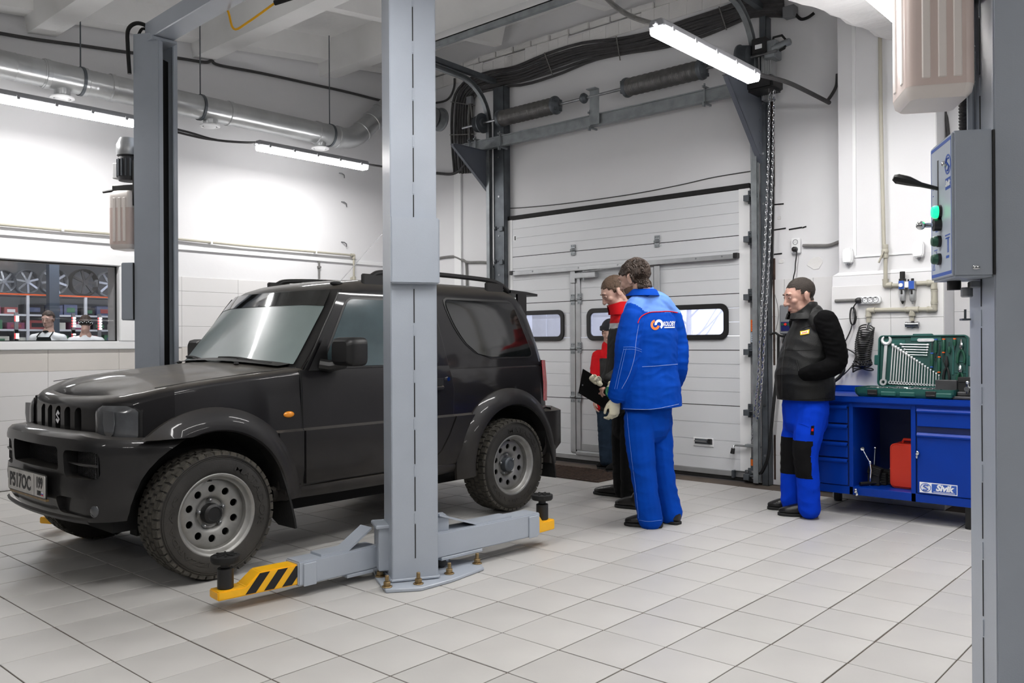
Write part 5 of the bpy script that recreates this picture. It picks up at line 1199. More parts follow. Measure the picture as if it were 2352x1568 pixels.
    # roof rail
    b = MB(); ry = CY+s*.535; b.tube(spline([(3.36, ry, 1.585), (3.42, ry, 1.635), (3.52, ry, 1.662), (3.9, ry, 1.675), (4.35, ry, 1.668), (4.55, ry, 1.655), (4.66, ry, 1.625), (4.72, ry, 1.585)], 5), .017, 10); rl = b.build('roof_rail', trim, car)
    for x_ in (3.43, 4.56): b = MB(); b.b2((x_-.09, ry-.016, 1.57), (x_+.09, ry+.016, 1.645)); b.build('rail_foot', trim, rl, bev=.008)
    # tail light, fog lamp, washer jets
    b = MB(); rows = []
    for z in (.765, .775, .9, 1.03, 1.06, 1.07):
        t = .006 if z in (.765, 1.07) else 0; k_ = -.02*max(0, (z-.9)/.17); rows.append([V((4.90+t+k_, CY+s*.722, z)), V((4.955+k_, CY+s*.712, z)), V((4.99+k_, CY+s*.67, z)), V((5.0-t+k_, CY+s*.60, z))])
    b.grid(rows, flip=(s < 0)); b.build('tail_light', mat('red_lens', (150, 16, 24), .15, coat=.6), car, smooth=60)
    b = MB(); b.sph((2.58, CY+s*.34, 1.092), (.018, .012, .010), 8, 6); b.build('washer_jet', M['black_pl'], car)
    # wipers
    y0_ = CY-.52 if s < 0 else CY+.06; tip_ = y0_+.50
    def sp(y, z, o_): return V((gfront(z, y-CY)-o_, y, z+o_*.4))
    b = MB(); b.tube([sp(y0_, 1.075, .03), sp(y0_+.16, 1.088, .035), sp(y0_+.32, 1.105, .03)], [.012, .009, .006], 7); wi = b.build('wiper', M['black_rub'], car)
    b = MB(); b.tube([sp(lerp(y0_+.08, y0_+.56, t), lerp(1.086, 1.115, t)+.012*math.sin(t*PI), .018) for t in (0, .25, .5, .75, 1)], .008, 6); b.build('wiper_blade', M['black_rub'], wi)
# cowl
b = MB(); rows = []
for dz, dx_ in ((0, -.05), (.006, .0), (.012, .04)): rows.append([V((gfront(1.06, y)+dx_-.02, CY+y, 1.072+dz+.038*(1-(y/.7)**2))) for y in [-.62+.124*k for k in range(11)]])
b.grid(rows, flip=True); b.build('cowl_panel', trim, car)
# antenna base and rod
b = MB(); b.sph((3.17, CY-.50, 1.575), (.05, .022, .015), 10, 6); an = b.build('antenna_base', M['black_pl'], car); b = MB(); b.tube([(3.19, CY-.50, 1.58), (3.62, CY-.50, 2.0)], .0022, 5); b.build('antenna_rod', M['steel'], an)
# spoiler
b = MB(); rows = []
for x_, z0_, z1_ in ((4.72, 1.575, 1.60), (4.90, 1.568, 1.592), (5.03, 1.562, 1.580)): rows.append([V((x_, CY+y, (z0_))) for y in (-.56, -.52, 0, .52, .56)]+[V((x_, CY+y, z1_)) for y in (.56, .52, 0, -.52, -.56)]+[V((x_, CY-.56, z0_))])
b.grid(rows, flip=True); b.add(rows[-1][:-1], [tuple(range(10))]); sp_ = b.build('rear_spoiler', M['black_pl'], car)
for s in (-1, 1): b = MB(); b.b2((4.80, CY+s*.55-.01, 1.36), (4.90, CY+s*.55+.01, 1.575)); b.build('spoiler_side', M['black_pl'], sp_)
# seam of bonnet
for s in (-1, 1):
    b = MB(); pts = []
    for x in [1.95+.085*k for k in range(11)]: pts.append(V((x, CY+s*.655, zt(x)+.0030)))
    b.tube(pts, .0022, 5); b.build('bonnet_gap', M['black_pl'], car)
# -------- front bumper (solid lofted in plan) with openings
def bump_x(y):
    y = abs(y); x = 1.605+.035*(y/.45)**2
    if y > .45: x += .40*((y-.45)/.345)**3.0
    return x
ys_ = [0, .1, .2, .3, .38, .45, .52, .58, .63, .67, .70, .73, .755, .775, .79, .795]
prof = [(.20, .74), (.10, .772), (.03, .765), (.006, .745), (0, .72), (.0, .66), (.006, .56), (.0, .50), (.004, .44), (.02, .38), (.05, .335), (.12, .325), (.20, .33)]
rows = []
for y in [-q for q in ys_[::-1]]+ys_[1:]:
    x = bump_x(y); a = abs(y); f = max(0, (a-.45)/.345); row = []
    for d, z in prof:
        inw = d*(1-f*.0); yy = y*(1-min(.9, d*1.15)*f); zz_ = z
        if z < .45: zz_ = z+.02*f
        if z > .7: zz_ = z-(.035*f)
        row.append(V((x+d*(1-f*.75), CY+yy, zz_)))
    rows.append(row)
b = MB(); b.v = [tuple(p) for r_ in rows for p in r_]; npf = len(prof); nr_ = len(rows)
b.f = [[i*npf+k, i*npf+(k+1) % npf, (i+1)*npf+(k+1) % npf, (i+1)*npf+k] for i in range(nr_-1) for k in range(npf)]+[list(range(npf))[::-1], [(nr_-1)*npf+k for k in range(npf)]]
b.m = [0]*len(b.f); me = b.mesh('front_bumper', [nose_m, void], car, smooth=40); bm = bmesh.new(); bm.from_mesh(me); bmesh.ops.recalc_face_normals(bm, faces=bm.faces); bm.to_mesh(me); bm.free()
bump = link('front_bumper', me, car)
cut = []
def boxcut(y0_, y1_, z0_, z1_, dep, r=.02):
    q = MB(basis((1.50, CY+(y0_+y1_)/2, (z0_+z1_)/2), (0, -1, 0), (0, 0, 1))); q.prism(rrect(abs(y1_-y0_), z1_-z0_, r, 3), -.02, h0=-(dep)) if False else q.prism(rrect(abs(y1_-y0_), z1_-z0_, r, 3), dep+.05, h0=-dep); return cutter(q)
cut.append(boxcut(-.305, .305, .585, .700, .235))
for xw in (XF,):
    for s in (-1, 1): q = MB(); q.cyl((xw, CY+s*.40, .36), (xw, CY+s*.95, .36), .402, n=40); cut.append(cutter(q))
for s in (-1, 1): cut.append(boxcut(s*.36, s*.60, .555, .69, .215, .03)); cut.append(boxcut(s*.28, s*.62, .37, .46, .165, .03))
bpy.context.view_layer.update(); boolean(bump, cut); bump.matrix_parent_inverse = Matrix.Identity(4); bump.matrix_basis = Matrix.Identity(4)
me = bump.data; me.materials.clear(); [me.materials.append(q) for q in (nose_m, void)]
for p in me.polygons:
    c = V(p.center)+O; p.material_index = 1 if (abs(c.y-CY) < .30 and .58 < c.z < .70 and c.x > 1.66) else 0
me.polygons.foreach_set('use_smooth', [True]*len(me.polygons)); me.set_sharp_from_angle(angle=R(35))
mesh_m = mat('black_mesh', (30, 30, 31), .6)
def mesh_panel(y0_, y1_, z0_, z1_, x_, slant=0, nm='intake_mesh'):
    b = MB(); b.b2((x_+.006, CY+y0_, z0_), (x_+.012, CY+y1_, z1_), mi=1); w_ = y1_-y0_; h_ = z1_-z0_; p = .0125
    nn_ = int((w_+h_)/p)
    for sgn in (-1, 1):
        for k in range(nn_):
            u = k*p; pts = []
            a = (max(0, u-h_), min(u, h_)); c = (min(u, w_), max(0, u-w_))
            if abs(a[0]-c[0]) < .004: continue
            A = V((x_, CY+(y0_+a[0] if sgn > 0 else y1_-a[0]), z0_+a[1])); C_ = V((x_, CY+(y0_+c[0] if sgn > 0 else y1_-c[0]), z0_+c[1])); b.bar(A, C_, .003, .003, up=(1, 0, 0))
    return b.build(nm, [mesh_m, void], bump, smooth=0)
mesh_panel(-.30, .30, .588, .697, 1.70)
for s in (-1, 1):
    lo, hi = sorted((s*.385, s*.595)); mesh_panel(lo, hi, .56, .685, 1.69)
    b = MB(); b.tube([V((1.655, CY+s*.345, .625)), V((1.665, CY+s*.50, .622)), V((1.69, CY+s*.61, .622))], [.004, .007, .007], 6); b.build('intake_bar', nose_m, bump)
    b = MB(); b.sph((1.70, CY+s*.545, .408), (.02, .045, .042), 14, 8); b.build('fog_lamp', lens_m, bump)
P = basis((1.690, CY-.19, .645), (0, -1, 0), (0, 0, 1)); s_badge(bump, P, .085)
b = MB(); rows = [[V((bump_x(y)-.004+d, CY+y, z)) for y in [-.55+.11*k for k in range(11)]] for d, z in ((.012, .365), (.0, .355), (.014, .338))]; b.grid(rows, flip=True); b.build('lip', trim, bump)
# number plate
PX_ = basis((1.582, CY, .498), (0, -1, 0), (0, -.10 if False else 0, 1)); plm = mat('plate_white', (196, 194, 190), .5, var=.15, vscale=14)
b = MB(PX_); b.prism(rrect(.53, .122, .012, 3), .006, h0=-.006); pf_ = b.build('number_plate', M['black_pl'], bump); b = MB(PX_); b.prism(rrect(.518, .110, .008, 3), .004); pw = b.build('plate_face', plm, pf_)
def plate_text(t, x, y, size, sx=1.0, mat_='black_print'):
    vs, fs = text_geo(t, size, .0006, .0030); q = MB(PX_ @ Matrix.Translation((x, y, .0048)) @ Matrix.Diagonal((sx, 1, 1, 1))); q.add(vs, fs); q.build('plate_lettering', M[mat_], pf_)
plate_text('P517OC', -.078, -.004, .100, .86); plate_text('199', .190, .014, .072, .82); plate_text('RUS', .185, -.036, .026)
b = MB(PX_); b.box((.118, 0, .0046), (.003, .108, .0006)); b.build('plate_divider', M['black_print'], pf_)
for k, c_ in enumerate(('white_print', 'blue_print', 'red_print')): b = MB(PX_); b.box((.228, -.030-.006*k, .0047), (.026, .006, .0008)); b.build('plate_flag', M[c_], pf_)
b = MB(); b.b2((1.585, CY-.255, .425), (1.60, CY+.255, .437)); b.build('plate_bracket', M['yellow_print'] if False else M['zinc'], bump)
# rear bumper
b = MB(); rows = []
for y in (-.775, -.77, -.72, -.6, 0, .6, .72, .77, .775):
    f = max(0, (abs(y)-.6)/.175); rows.append([V((lerp(5.10, 4.93, f**2), CY+y, .45)), V((lerp(5.12, 4.94, f**2), CY+y, .66)), V((lerp(5.09, 4.93, f**2), CY+y*.985, .715)), V((4.90, CY+y*.93, .722))])
    rows[-1].insert(0, V((lerp(5.06, 4.88, f), CY+y*.97, .36)))
b.grid(rows, flip=False); b.build('rear_bumper', clad, car, smooth=50)
for s in (-1, 1):
    b = MB(); rows = [[V((x, CY+s*o_, z)) for x, o_ in ((4.86, .770), (4.95, .785), (5.05, .768), (5.115, .70), (5.125, .55))] for z in (.44, .50, .64, .69)]
    rows.insert(0, [V((x-.03, CY+s*(o_-.02), .36)) for x, o_ in ((4.88, .76), (4.95, .77), (5.03, .75), (5.09, .69), (5.1, .55))]); rows.append([V((x-.01, CY+s*(o_-.03), .715)) for x, o_ in ((4.87, .745), (4.94, .75), (5.04, .735), (5.09, .68), (5.1, .54))]); rows.append([V((x-.04, CY+s*(o_-.10), .72)) for x, o_ in ((4.87, .745), (4.93, .75), (5.02, .735), (5.06, .68), (5.08, .54))])
    b.grid(rows, flip=(s < 0)); b.build('bumper_corner', clad, car, smooth=50)
# underbody
b = MB(); b.b2((1.80, CY-.52, .27), (4.95, CY+.52, .42)); b.b2((1.95, CY-.45, .22), (4.9, CY-.37, .30)); b.b2((1.95, CY+.37, .22), (4.9, CY+.45, .30)); ub = b.build('chassis', void, car)
for xw in (XF, XR_): b = MB(); b.cyl((xw, CY-.66, TR), (xw, CY+.66, TR), .045, n=10); b.sph((xw, CY+.12, TR), (.12, .10, .11), 12, 8); b.build('axle', M['black_rub'], car)
# -------- wheels
def make_wheel(parent, xw, s, detailed=True):
    c = V((xw, CY+s*.685, TR)); ax = V((0, s, 0))
    tp_ = [(.205, .088), (.214, .098), (.235, .104), (.27, .106), (.292, .101), (.300, .098), (.303, .101), (.308, .097), (.316, .090), (.320, .078), (.322, .03), (.322, -.03), (.320, -.078), (.31, -.097), (.27, -.106), (.225, -.1), (.205, -.085)]
    b = MB(); b.lathe(tp_[::-1], c, ax, 56, cap=False); w_ = b.build('wheel', tyre_m, parent, smooth=50)
    # tread: staggered blocks over the crown and shoulders
    b = MB(); nb = 44
    for k in range(nb):
        for (o_, wd_, ln, h_, sh) in ((.074, .040, .037, .010, 0), (.030, .034, .034, .009, .5), (-.012, .03, .034, .009, 0), (-.05, .03, .034, .009, .5), (-.080, .03, .037, .010, 0)):
            a = 2*PI*(k+sh)/nb; rad = V((math.cos(a), 0, math.sin(a))); tan = V((-math.sin(a), 0, math.cos(a))); p = c+rad*(.322 if abs(o_) < .07 else .319)+ax*o_
            tw = .35 if (k % 2) else -.15; Rm = Matrix((tan*math.cos(tw*.5)+ax*math.sin(tw*.5), ax*math.cos(tw*.5)-tan*math.sin(tw*.5), rad)).transposed(); b.box(p, (ln, wd_, h_), Rm)
        if True:
            a = 2*PI*(k+.0)/nb; rad = V((math.cos(a), 0, math.sin(a))); tan = V((-math.sin(a), 0, math.cos(a))); p = c+rad*.311+ax*.0965; Rm = Matrix((tan, ax, rad)).transposed(); b.box(p, (.034, .006, .020), Rm)
    b.build('tread', tread_m, w_, smooth=0)['kind'] = 'stuff'
    # sidewall ribs
    for r_ in (.288, .297): b = MB(); b.lathe([(r_-.0015, .1005), (r_, .1045), (r_+.0015, .1000)], c, ax, 56, cap=False); b.build('sidewall_rib', tyre_m, w_)
    if detailed:   # raised lettering on the sidewall, bent round the tyre
        for t_, a_mid, sz, wid in (('MATADOR', 25 if xw < 3 else 62, .046, 88), ('IZZARDA AVS', 205 if xw < 3 else 262, .032, 110)):
            vs, fs = text_geo(t_, sz, .0022, .0006); xs_ = [q[0] for q in vs]; span = max(xs_)-min(xs_); vv = []
            for x, y, z in vs:
                a = R(a_mid)-(x/span)*R(wid)*1.0; r_ = .250+y
                # seen from the near side the clockwise sense is mirrored for s>0
                bul = .1045 if r_ > .235 else .1035; ang = a if s < 0 else PI-a
                vv.append(c+V((math.cos(ang)*r_, 0, math.sin(ang)*r_))+ax*(bul+.0008+z))
            q = MB(); q.add(vv, fs); q.build('sidewall_lettering', tyre_m, w_, smooth=0)
    # rim: barrel, dish with ten holes
    b = MB(); b.lathe([(.185, -.09), (.185, .0), (.19, .055), (.198, .062), (.200, .082), (.212, .090), (.214, .096), (.208, .098), (.200, .094), (.194, .088), (.190, .07), (.180, .062), (.180, -.09)], c, ax, 48, cap=False); rim = b.build('rim', rim_m, w_, smooth=40)
    d = MB(); d.lathe([(0, .012), (.075, .012), (.085, .026), (.10, .034), (.155, .040), (.172, .036), (.184, .030), (.184, .022), (.17, .026), (.155, .030), (.10, .024), (.085, .014), (0, .004)][::-1], c, ax, 48, cap=False)
    dm = d.mesh('dish', [rim_m], parent, smooth=35); bm = bmesh.new(); bm.from_mesh(dm); bmesh.ops.remove_doubles(bm, verts=bm.verts, dist=1e-5); bmesh.ops.recalc_face_normals(bm, faces=bm.faces); bm.to_mesh(dm); bm.free(); dish = link('dish', dm, w_)
    q = MB()
    for k in range(10):
        a = 2*PI*(k+.5)/10; p = c+V((math.cos(a), 0, math.sin(a)))*.129; q.cyl(p-ax*.05, p+ax*.09, .0195, n=16)
    ct = cutter(q); bpy.context.view_layer.update(); boolean(dish, [ct]); dish.matrix_parent_inverse = Matrix.Identity(4); dish.matrix_basis = Matrix.Identity(4)
    me = dish.data; me.polygons.foreach_set('use_smooth', [True]*len(me.polygons)); me.set_sharp_from_angle(angle=R(35))
    b = MB(); b.cyl(c-ax*.09, c-ax*.05, .178, n=24); b.build('brake_drum', void, w_)
    for k in range(5):
        a = 2*PI*k/5+R(95); p = c+V((math.cos(a), 0, math.sin(a)))*.070; b = MB(); b.cyl(p+ax*.010, p+ax*.032, .0115, n=6); b.sph(p+ax*.034, .010, 10, 6); b.build('lug_nut', M['steel'], w_)
    b = MB(); b.lathe([(.052, .01), (.054, .03), (.050, .055), (.042, .062), (.036, .064), (.034, .060), (.0, .060)], c, ax, 22, cap=False); b.build('hub_cap', M['black_pl'] if xw < 3 else M['galv_dark'], w_)
    b = MB(); p = c+V((math.cos(R(100)), 0, math.sin(R(100))))*.176+ax*.05; b.tube([p, p+ax*.03+V((.006, 0, .004))], .005, 6); b.build('valve', M['black_pl'], w_)
    return w_
for xw in (XF, XR_):
    for s in (-1, 1): make_wheel(car, xw, s, s < 0)
# ---------------------------------------------------------------- workbench
BX = 5.90; b0 = at(1885, 1125, X=BX); BL = b0.y+.16; BR = 1.08
zb_, zt_ = at(2050, 1146, X=BX).z, at(2050, 925, X=BX).z+.035
BB = PX-.016
bench = thing('workbench', 'blue metal workbench with drawers and an open bay, against the white pilaster', 'workbench', (BX+.3, (BL+BR)/2, 0))
t_ = .045
b = MB(); b.b2((BX-.02, BR, zt_-t_), (BB, BL, zt_)); b.build('worktop', M['bench_blue'], bench, bev=.008, seg=2)
b = MB(); b.b2((BB-.02, BR, zt_), (BB, BL, zt_+.045)); b.build('upstand', M['bench_blue'], bench, bev=.004)
yA, yB, yC = at(1950, 1000, X=BX).y, at(1959, 1000, X=BX).y, at(2092, 1000, X=BX).y
yA2, yD = at(1951, 1000, X=BX).y, at(2103, 1000, X=BX).y
def panel(lo, hi, nm='carcass', m='bench_blue', bev=.002, parent=bench): q = MB(); q.b2(lo, hi); return q.build(nm, M[m], parent, bev=bev)
zf = zb_+.055
panel((BX, BL-.02, zb_), (BB-.03, BL, zt_-t_)); panel((BX, yB, zb_), (BB-.03, yA, zt_-t_)); panel((BX, yD, zb_), (BB-.03, yC, zt_-t_)); panel((BX, BR, zb_), (BB-.03, BR+.02, zt_-t_))
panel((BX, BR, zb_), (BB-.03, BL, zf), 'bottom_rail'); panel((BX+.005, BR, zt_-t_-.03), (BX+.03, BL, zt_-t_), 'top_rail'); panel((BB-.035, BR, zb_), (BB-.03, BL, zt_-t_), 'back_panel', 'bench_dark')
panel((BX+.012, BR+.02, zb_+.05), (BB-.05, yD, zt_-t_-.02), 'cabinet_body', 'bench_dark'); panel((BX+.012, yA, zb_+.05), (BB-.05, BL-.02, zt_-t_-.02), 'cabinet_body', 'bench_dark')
def drawer(ya, yb, za, zb2, nm='drawer'):
    b = MB(); b.b2((BX-.004, ya+.004, za+.004), (BX+.012, yb-.004, zb2-.03)); d = b.build(nm, M['bench_blue'], bench, bev=.003)
    # folded grip along the top edge
    q = MB(); q.M = Matrix(((1, 0, 0, 0), (0, 0, -1, yb-.004), (0, 1, 0, 0), (0, 0, 0, 1))); q.prism([(BX-.016, zb2-.028), (BX-.016, zb2-.020), (BX-.004, zb2-.006), (BX+.012, zb2-.006), (BX+.012, zb2-.012), (BX-.002, zb2-.012), (BX-.010, zb2-.022), (BX-.004, zb2-.034), (BX-.004, zb2-.04)][::-1], yb-ya-.008); q.build('grip', M['bench_blue'], d)
    return d
zs_d = [at(1940, y, X=BX).z for y in (918+12, 974, 1015, 1053, 1123)]
zs_d = [zt_-t_-.012, at(1945, 973, X=BX).z, at(1945, 1014, X=BX).z, at(1945, 1052, X=BX).z, zf]
for k in range(4): drawer(yA+.006, BL-.02, zs_d[k+1], zs_d[k])
zr_ = [zt_-t_-.012, at(2160, 987, X=BX).z, zf]
drawer(BR+.02, yD-.006, zr_[1]+.012, zr_[0]); cd = drawer(BR+.02, yD-.006, zr_[2], zr_[1]-.02, 'cupboard_door')
p = at(2109, 1040, X=BX-.01); b = MB(); b.cyl((BX, p.y, p.z), (BX-.02, p.y, p.z), .010, n=12); b.sph((BX-.034, p.y, p.z+.002), (.006, .012, .015), 10, 6); b.sph((BX-.022, p.y+.006, p.z-.022), (.004, .007, .014), 8, 6); b.build('key', M['chrome'], cd)
p = at(1966, 1130, X=BX-.02); b = MB(); b.cyl((BX, p.y, p.z+.01), (BX-.02, p.y, p.z+.01), .010, n=12); b.sph((BX-.03, p.y, p.z+.01), (.006, .012, .016), 10, 6); b.sph((BX-.02, p.y-.004, p.z-.012), (.005, .010, .014), 8, 6); b.build('key', M['chrome'], bench)
# name board on the cupboard door
l0, l1 = at(2112, 1107, X=BX-.006), at(2199, 1135, X=BX-.006); lw, lh = l0.y-l1.y, l0.z-l1.z
l0 = at(2112, 1122, X=BX-.006); lc = V((BX-.0046, (l0.y+at(2199, 1122, X=BX-.006).y)/2, at(2155, 1122, X=BX).z)); lh = .068; lw = abs(l0.y-at(2199, 1122, X=BX-.006).y)
LP = basis(lc, (0, -1, 0), (0, 0, 1))
b = MB(LP); b.box((0, 0, 0), (lw, lh, .0012)); b.build('name_plate', M['white_print'], cd)
b = MB(LP); b.box((.155*lw, 0, .0008), (lw*.655, lh*.84, .0012)); b.build('name_field', M['blue_print'], cd)
vs, fs = text_geo('Sivik', lh*.80, .0004, .0026, .25, 1.0); mx_ = max(abs(q[0]) for q in vs); b = MB(LP @ Matrix.Translation((.155*lw, .008*lh+.003, .0018)) @ Matrix.Diagonal((lw*.27/mx_, 1, 1, 1))); b.add(vs, fs); b.build('lettering', M['white_print'], cd)
b = MB(LP); b.box((.155*lw, -lh*.33, .0018), (lw*.56, .003, .0006)); b.build('underline', M['white_print'], cd)
EP = LP @ Matrix.Translation((-lw*.335, 0, .0008)); r_ = lh*.42
b = MB(EP); b.ring([(r_*1.15*math.cos(a), r_*math.sin(a)) for a in [2*PI*k/24 for k in range(24)]], [(r_*1.02*math.cos(a), r_*.86*math.sin(a)) for a in [2*PI*k/24 for k in range(24)]], .001); b.tube([V((r_*x, r_*y, .0008)) for x, y in ((.62, .52), (-.1, .62), (-.48, .30), (0, .02), (.48, -.30), (.1, -.62), (-.62, -.52))], .0042, 5); b.build('emblem', M['blue_print'], cd)
# feet
for y_ in (BL-.1, BR+.12, at(2222, 1170, X=BX).y):
    for x_ in (BX+.06, BB-.1): b = MB(); b.b2((x_-.03, y_-.02, .012), (x_+.03, y_+.02, zb_)); b.cyl((x_, y_, 0), (x_, y_, .014), .028, n=12); b.build('foot', M['black_pl'], bench)
# items in the open bay
bz = zf
rp0, rp1 = at(2047, 1120, X=BX+.12), at(2100, 1022, X=BX+.12)
t = thing('canister', 'red plastic tool case standing in the open bay of the blue bench', 'case', (BX+.22, rp0.y-.10, bz))
def rounded_box(lo, hi, r): 
    b = MB(); lo = V(lo); hi = V(hi); w_, d_ = hi.y-lo.y, hi.x-lo.x
    return b
hz_ = rp1.z-bz; P = Matrix(((0, 0, 1, BX+.12), (1, 0, 0, rp0.y-.105), (0, 1, 0, bz+hz_/2+.002), (0, 0, 0, 1)))
b = MB(P); b.prism(rrect(.23, hz_, .035, 5), .085); b.build('case_half', M['red_pl'], t, bev=.012, seg=3)
b = MB(P); b.prism(rrect(.23, hz_, .035, 5), .085, h0=.089); b.build('case_half', M['red_pl'], t, bev=.012, seg=3)
b = MB(P); b.prism(rrect(.222, hz_-.008, .03, 5), .02, h0=.077); b.build('parting_line', M['red_pl'], t)
b = MB(); b.tube([(BX+.2, rp0.y-.05, bz+hz_), (BX+.2, rp0.y-.06, bz+hz_+.025), (BX+.2, rp0.y-.15, bz+hz_+.025), (BX+.2, rp0.y-.16, bz+hz_)], .010, 8); b.build('handle', M['red_pl'], t)
pw0 = at(1981, 1030, X=BX+.10); pw1 = at(1998, 1062, X=BX+.10); pw2 = at(2003, 1070, X=BX+.12)
b = MB(); b.tube([pw0, pw0+V((0, -.012, -.025)), pw1], [.004, .0055, .0065], 8); b.lathe([(.0, -.012), (.012, -.010), (.014, 0), (.012, .010), (0, .012)], pw0, (1, .3, 0), 12); b.sph(pw1, (.010, .012, .014), 10, 8); b.tube([pw1, pw1+V((.01, -.004, -.05)), at(1997, 1120, X=BX+.12)], [.009, .007, .006], 8)
tag(b.build('swivel_wrench', M['chrome']), 'chrome swivel wrench propped up in the dark open bay of the bench', 'wrench')
pr_ = at(2010, 1028, X=BX+.30); b = MB(); b.tube([pr_, at(2006, 1090, X=BX+.28)], .006, 8); b.sph(pr_, .013, 10, 8); tag(b.build('ratchet_bar', M['chrome']), 'slim chrome bar with round end standing deep in the open bay', 'tool')
for k, (px, py, w_, h_, tl_, lab) in enumerate(((2011, 1102, .085, .055, .25, 'tilted black foam block behind the chrome wrench in the bench bay'), (2025, 1115, .080, .085, 0, 'upright ribbed black block beside the red case in the bench bay'), (2040, 1108, .08, .10, 0, 'black block farthest back, touching the red case'))):
    p = at(px, py, X=BX+.17+.05*k); z_ = bz+h_/2 if not tl_ else bz+.10
    b = MB(); Rm = Matrix.Rotation(tl_, 3, 'X')
    b.box((p.x, p.y, z_), (.07, w_, h_), Rm)
    for q in range(5): b.box(V((p.x, p.y, z_))+Rm @ V((-.036, 0, -h_/2+h_*(q+.5)/5)), (.006, w_*.94, h_*.09), Rm)
    if tl_: b.box((p.x, p.y+.005, bz+.04), (.06, w_*.9, .08))
    tag(b.build('rubber_block', M['black_rub'], bev=.003), lab, 'block')
p0, p1 = at(1972, 1128, X=BX+.05), at(2000, 1118, X=BX+.12); b = MB(); b.tube([(p0.x, p0.y-.01, bz+.016), (p1.x, p1.y, bz+.018)], .013, 10); b.tube([(p1.x, p1.y, bz+.018), (p1.x+.05, p1.y-.05, bz+.02)], .010, 8); tag(b.build('black_handle', M['black_pl']), 'black tool handle lying at the front edge of the bench bay', 'tool')
pb0, pb1 = at(2040, 1085, X=BX+.34), at(2098, 1012, X=BX+.34); b = MB(); b.bar(pb0, pb1, .018, .03, up=(1, 0, 0)); tag(b.build('grey_bar', M['grey_pl'], bev=.003), 'slanting grey bar leaning in the dark bay behind the red case', 'bar')

# ---------------------------------------------------------------- tool case on the bench
TXc = BX+.33        # plane of the open lid
c0, c1 = at(2014, 888, X=TXc), at(2225, 768, X=TXc)
yl_, yr_ = at(2016, 880, X=TXc).y, at(2224, 880, X=TXc).y; lw, lh = yl_-yr_, (c1.z-(zt_+.055))
case = thing('tool_case', 'open dark green tool case full of chrome spanners on the blue bench', 'tool case', (TXc, (yl_+yr_)/2, zt_))
LM = basis((TXc, (yl_+yr_)/2, zt_+.055), (0, -1, 0), (.10, 0, 1))      # x to the right, y up the lid, z toward the room
b = MB(LM); b.ring([(x, y+lh/2) for x, y in rrect(lw, lh, .03, 4)], [(x, y+lh/2) for x, y in rrect(lw-.022, lh-.022, .022, 4)], .05, h0=-.03); lid = b.build('lid', M['case_green'], case, bev=.004, seg=2)
b = MB(LM); b.prism([(x, y+lh/2) for x, y in rrect(lw-.01, lh-.01, .025, 4)], .018, h0=-.03); b.build('lid_back', M['case_green'], lid)
b = MB(LM); b.box((0, lh/2, -.004), (lw-.026, lh-.026, .022)); b.build('insert', M['case_green_d'], lid, bev=.003)
for x, y, w_, h_ in ((-.33*lw, .86*lh, .28*lw, .10*lh), (.34*lw, .60*lh, .02*lw, .7*lh), (.04*lw, .93*lh, .34*lw, .09*lh), (.2*lw, .45*lh, .03*lw, .12*lh), (.42*lw, .5*lh, .12*lw, .02*lh), (.42*lw, .3*lh, .12*lw, .02*lh)):
    b = MB(LM); b.box((x, y, .008), (w_, h_, .006)); b.build('insert_ridge', M['case_green'], lid, bev=.002)
b = MB(LM); b.prism([(x+.04*lw, y+.905*lh) for x, y in rrect(.19*lw, .055*lh, .012, 4)], .004, h0=.011); b.build('name_label', M['white_pvc'], lid)
for s in (-1, 1): b = MB(LM); b.box((s*(lw/2+.012), .52*lh, -.005), (.03, .07, .03)); b.build('latch', M['case_green'], lid, bev=.004)
b = MB(LM); b.box((0, lh+.004, -.005), (.22*lw, .012, .03)); b.build('handle', M['case_green'], lid, bev=.004)
# base shell
by0, by1 = at(1966, 900, X=BX+.05).y, at(2197, 900, X=BX+.05).y
b = MB(); hgt = .062; rows = []
for f_, z in ((.93, 0.001), (.985, .018), (1.0, .035), (1.0, hgt)):
    rows.append([V((BX+.155+px_*f_, (by0+by1)/2+py_*f_, zt_+z)) for px_, py_ in rrect(.30, by0-by1, .03, 4)])
rows = [r_+[r_[0]] for r_ in rows]; b.grid(rows); bs = b.build('base', M['case_green'], case, smooth=40)
b = MB(); b.b2((BX+.012, by1+.006, zt_+.03), (BX+.298, by0-.006, zt_+.048)); b.build('base_insert', M['case_green_d'], bs)
for f_ in (.2, .78):
    y_ = lerp(by0, by1, f_); b = MB(); b.b2((BX-.008, y_-.032, zt_+.012), (BX+.006, y_+.032, zt_+.05)); b.b2((BX-.014, y_-.028, zt_+.020), (BX-.006, y_+.028, zt_+.026)); b.build('catch', M['black_pl'], bs, bev=.003)
for k in range(3): y_ = lerp(by0, by1, (.36, .55, .9)[k]); b = MB(); b.b2((BX-.004, y_-.05, zt_+.008), (BX+.01, y_+.05, zt_+.04)); b.build('shell_ridge', M['case_green'], bs, bev=.006)
rs_ = random.Random(11)
ns = 0
for r in range(4):
    for k in range(16):
        y_ = lerp(by0-.04, by1+.04, (k+.5)/16)+rs_.uniform(-.006, .006); x_ = BX+.05+.062*r; rr_ = rs_.uniform(.007, .012)
        b = MB(); ln = rs_.uniform(.018, .03)
        if (k+r) % 3: b.cyl((x_, y_, zt_+.046), (x_, y_, zt_+.046+ln*.7), rr_, n=12)
        else: b.cyl((x_, y_-ln, zt_+.052), (x_, y_+ln, zt_+.052), rr_*.8, n=10)
        tag(b.build('socket', M['chrome'], bev=.001), 'small chrome sockets bedded in the base of the green tool case', 'socket', 'chrome sockets in the green tool case')
        ns += 1
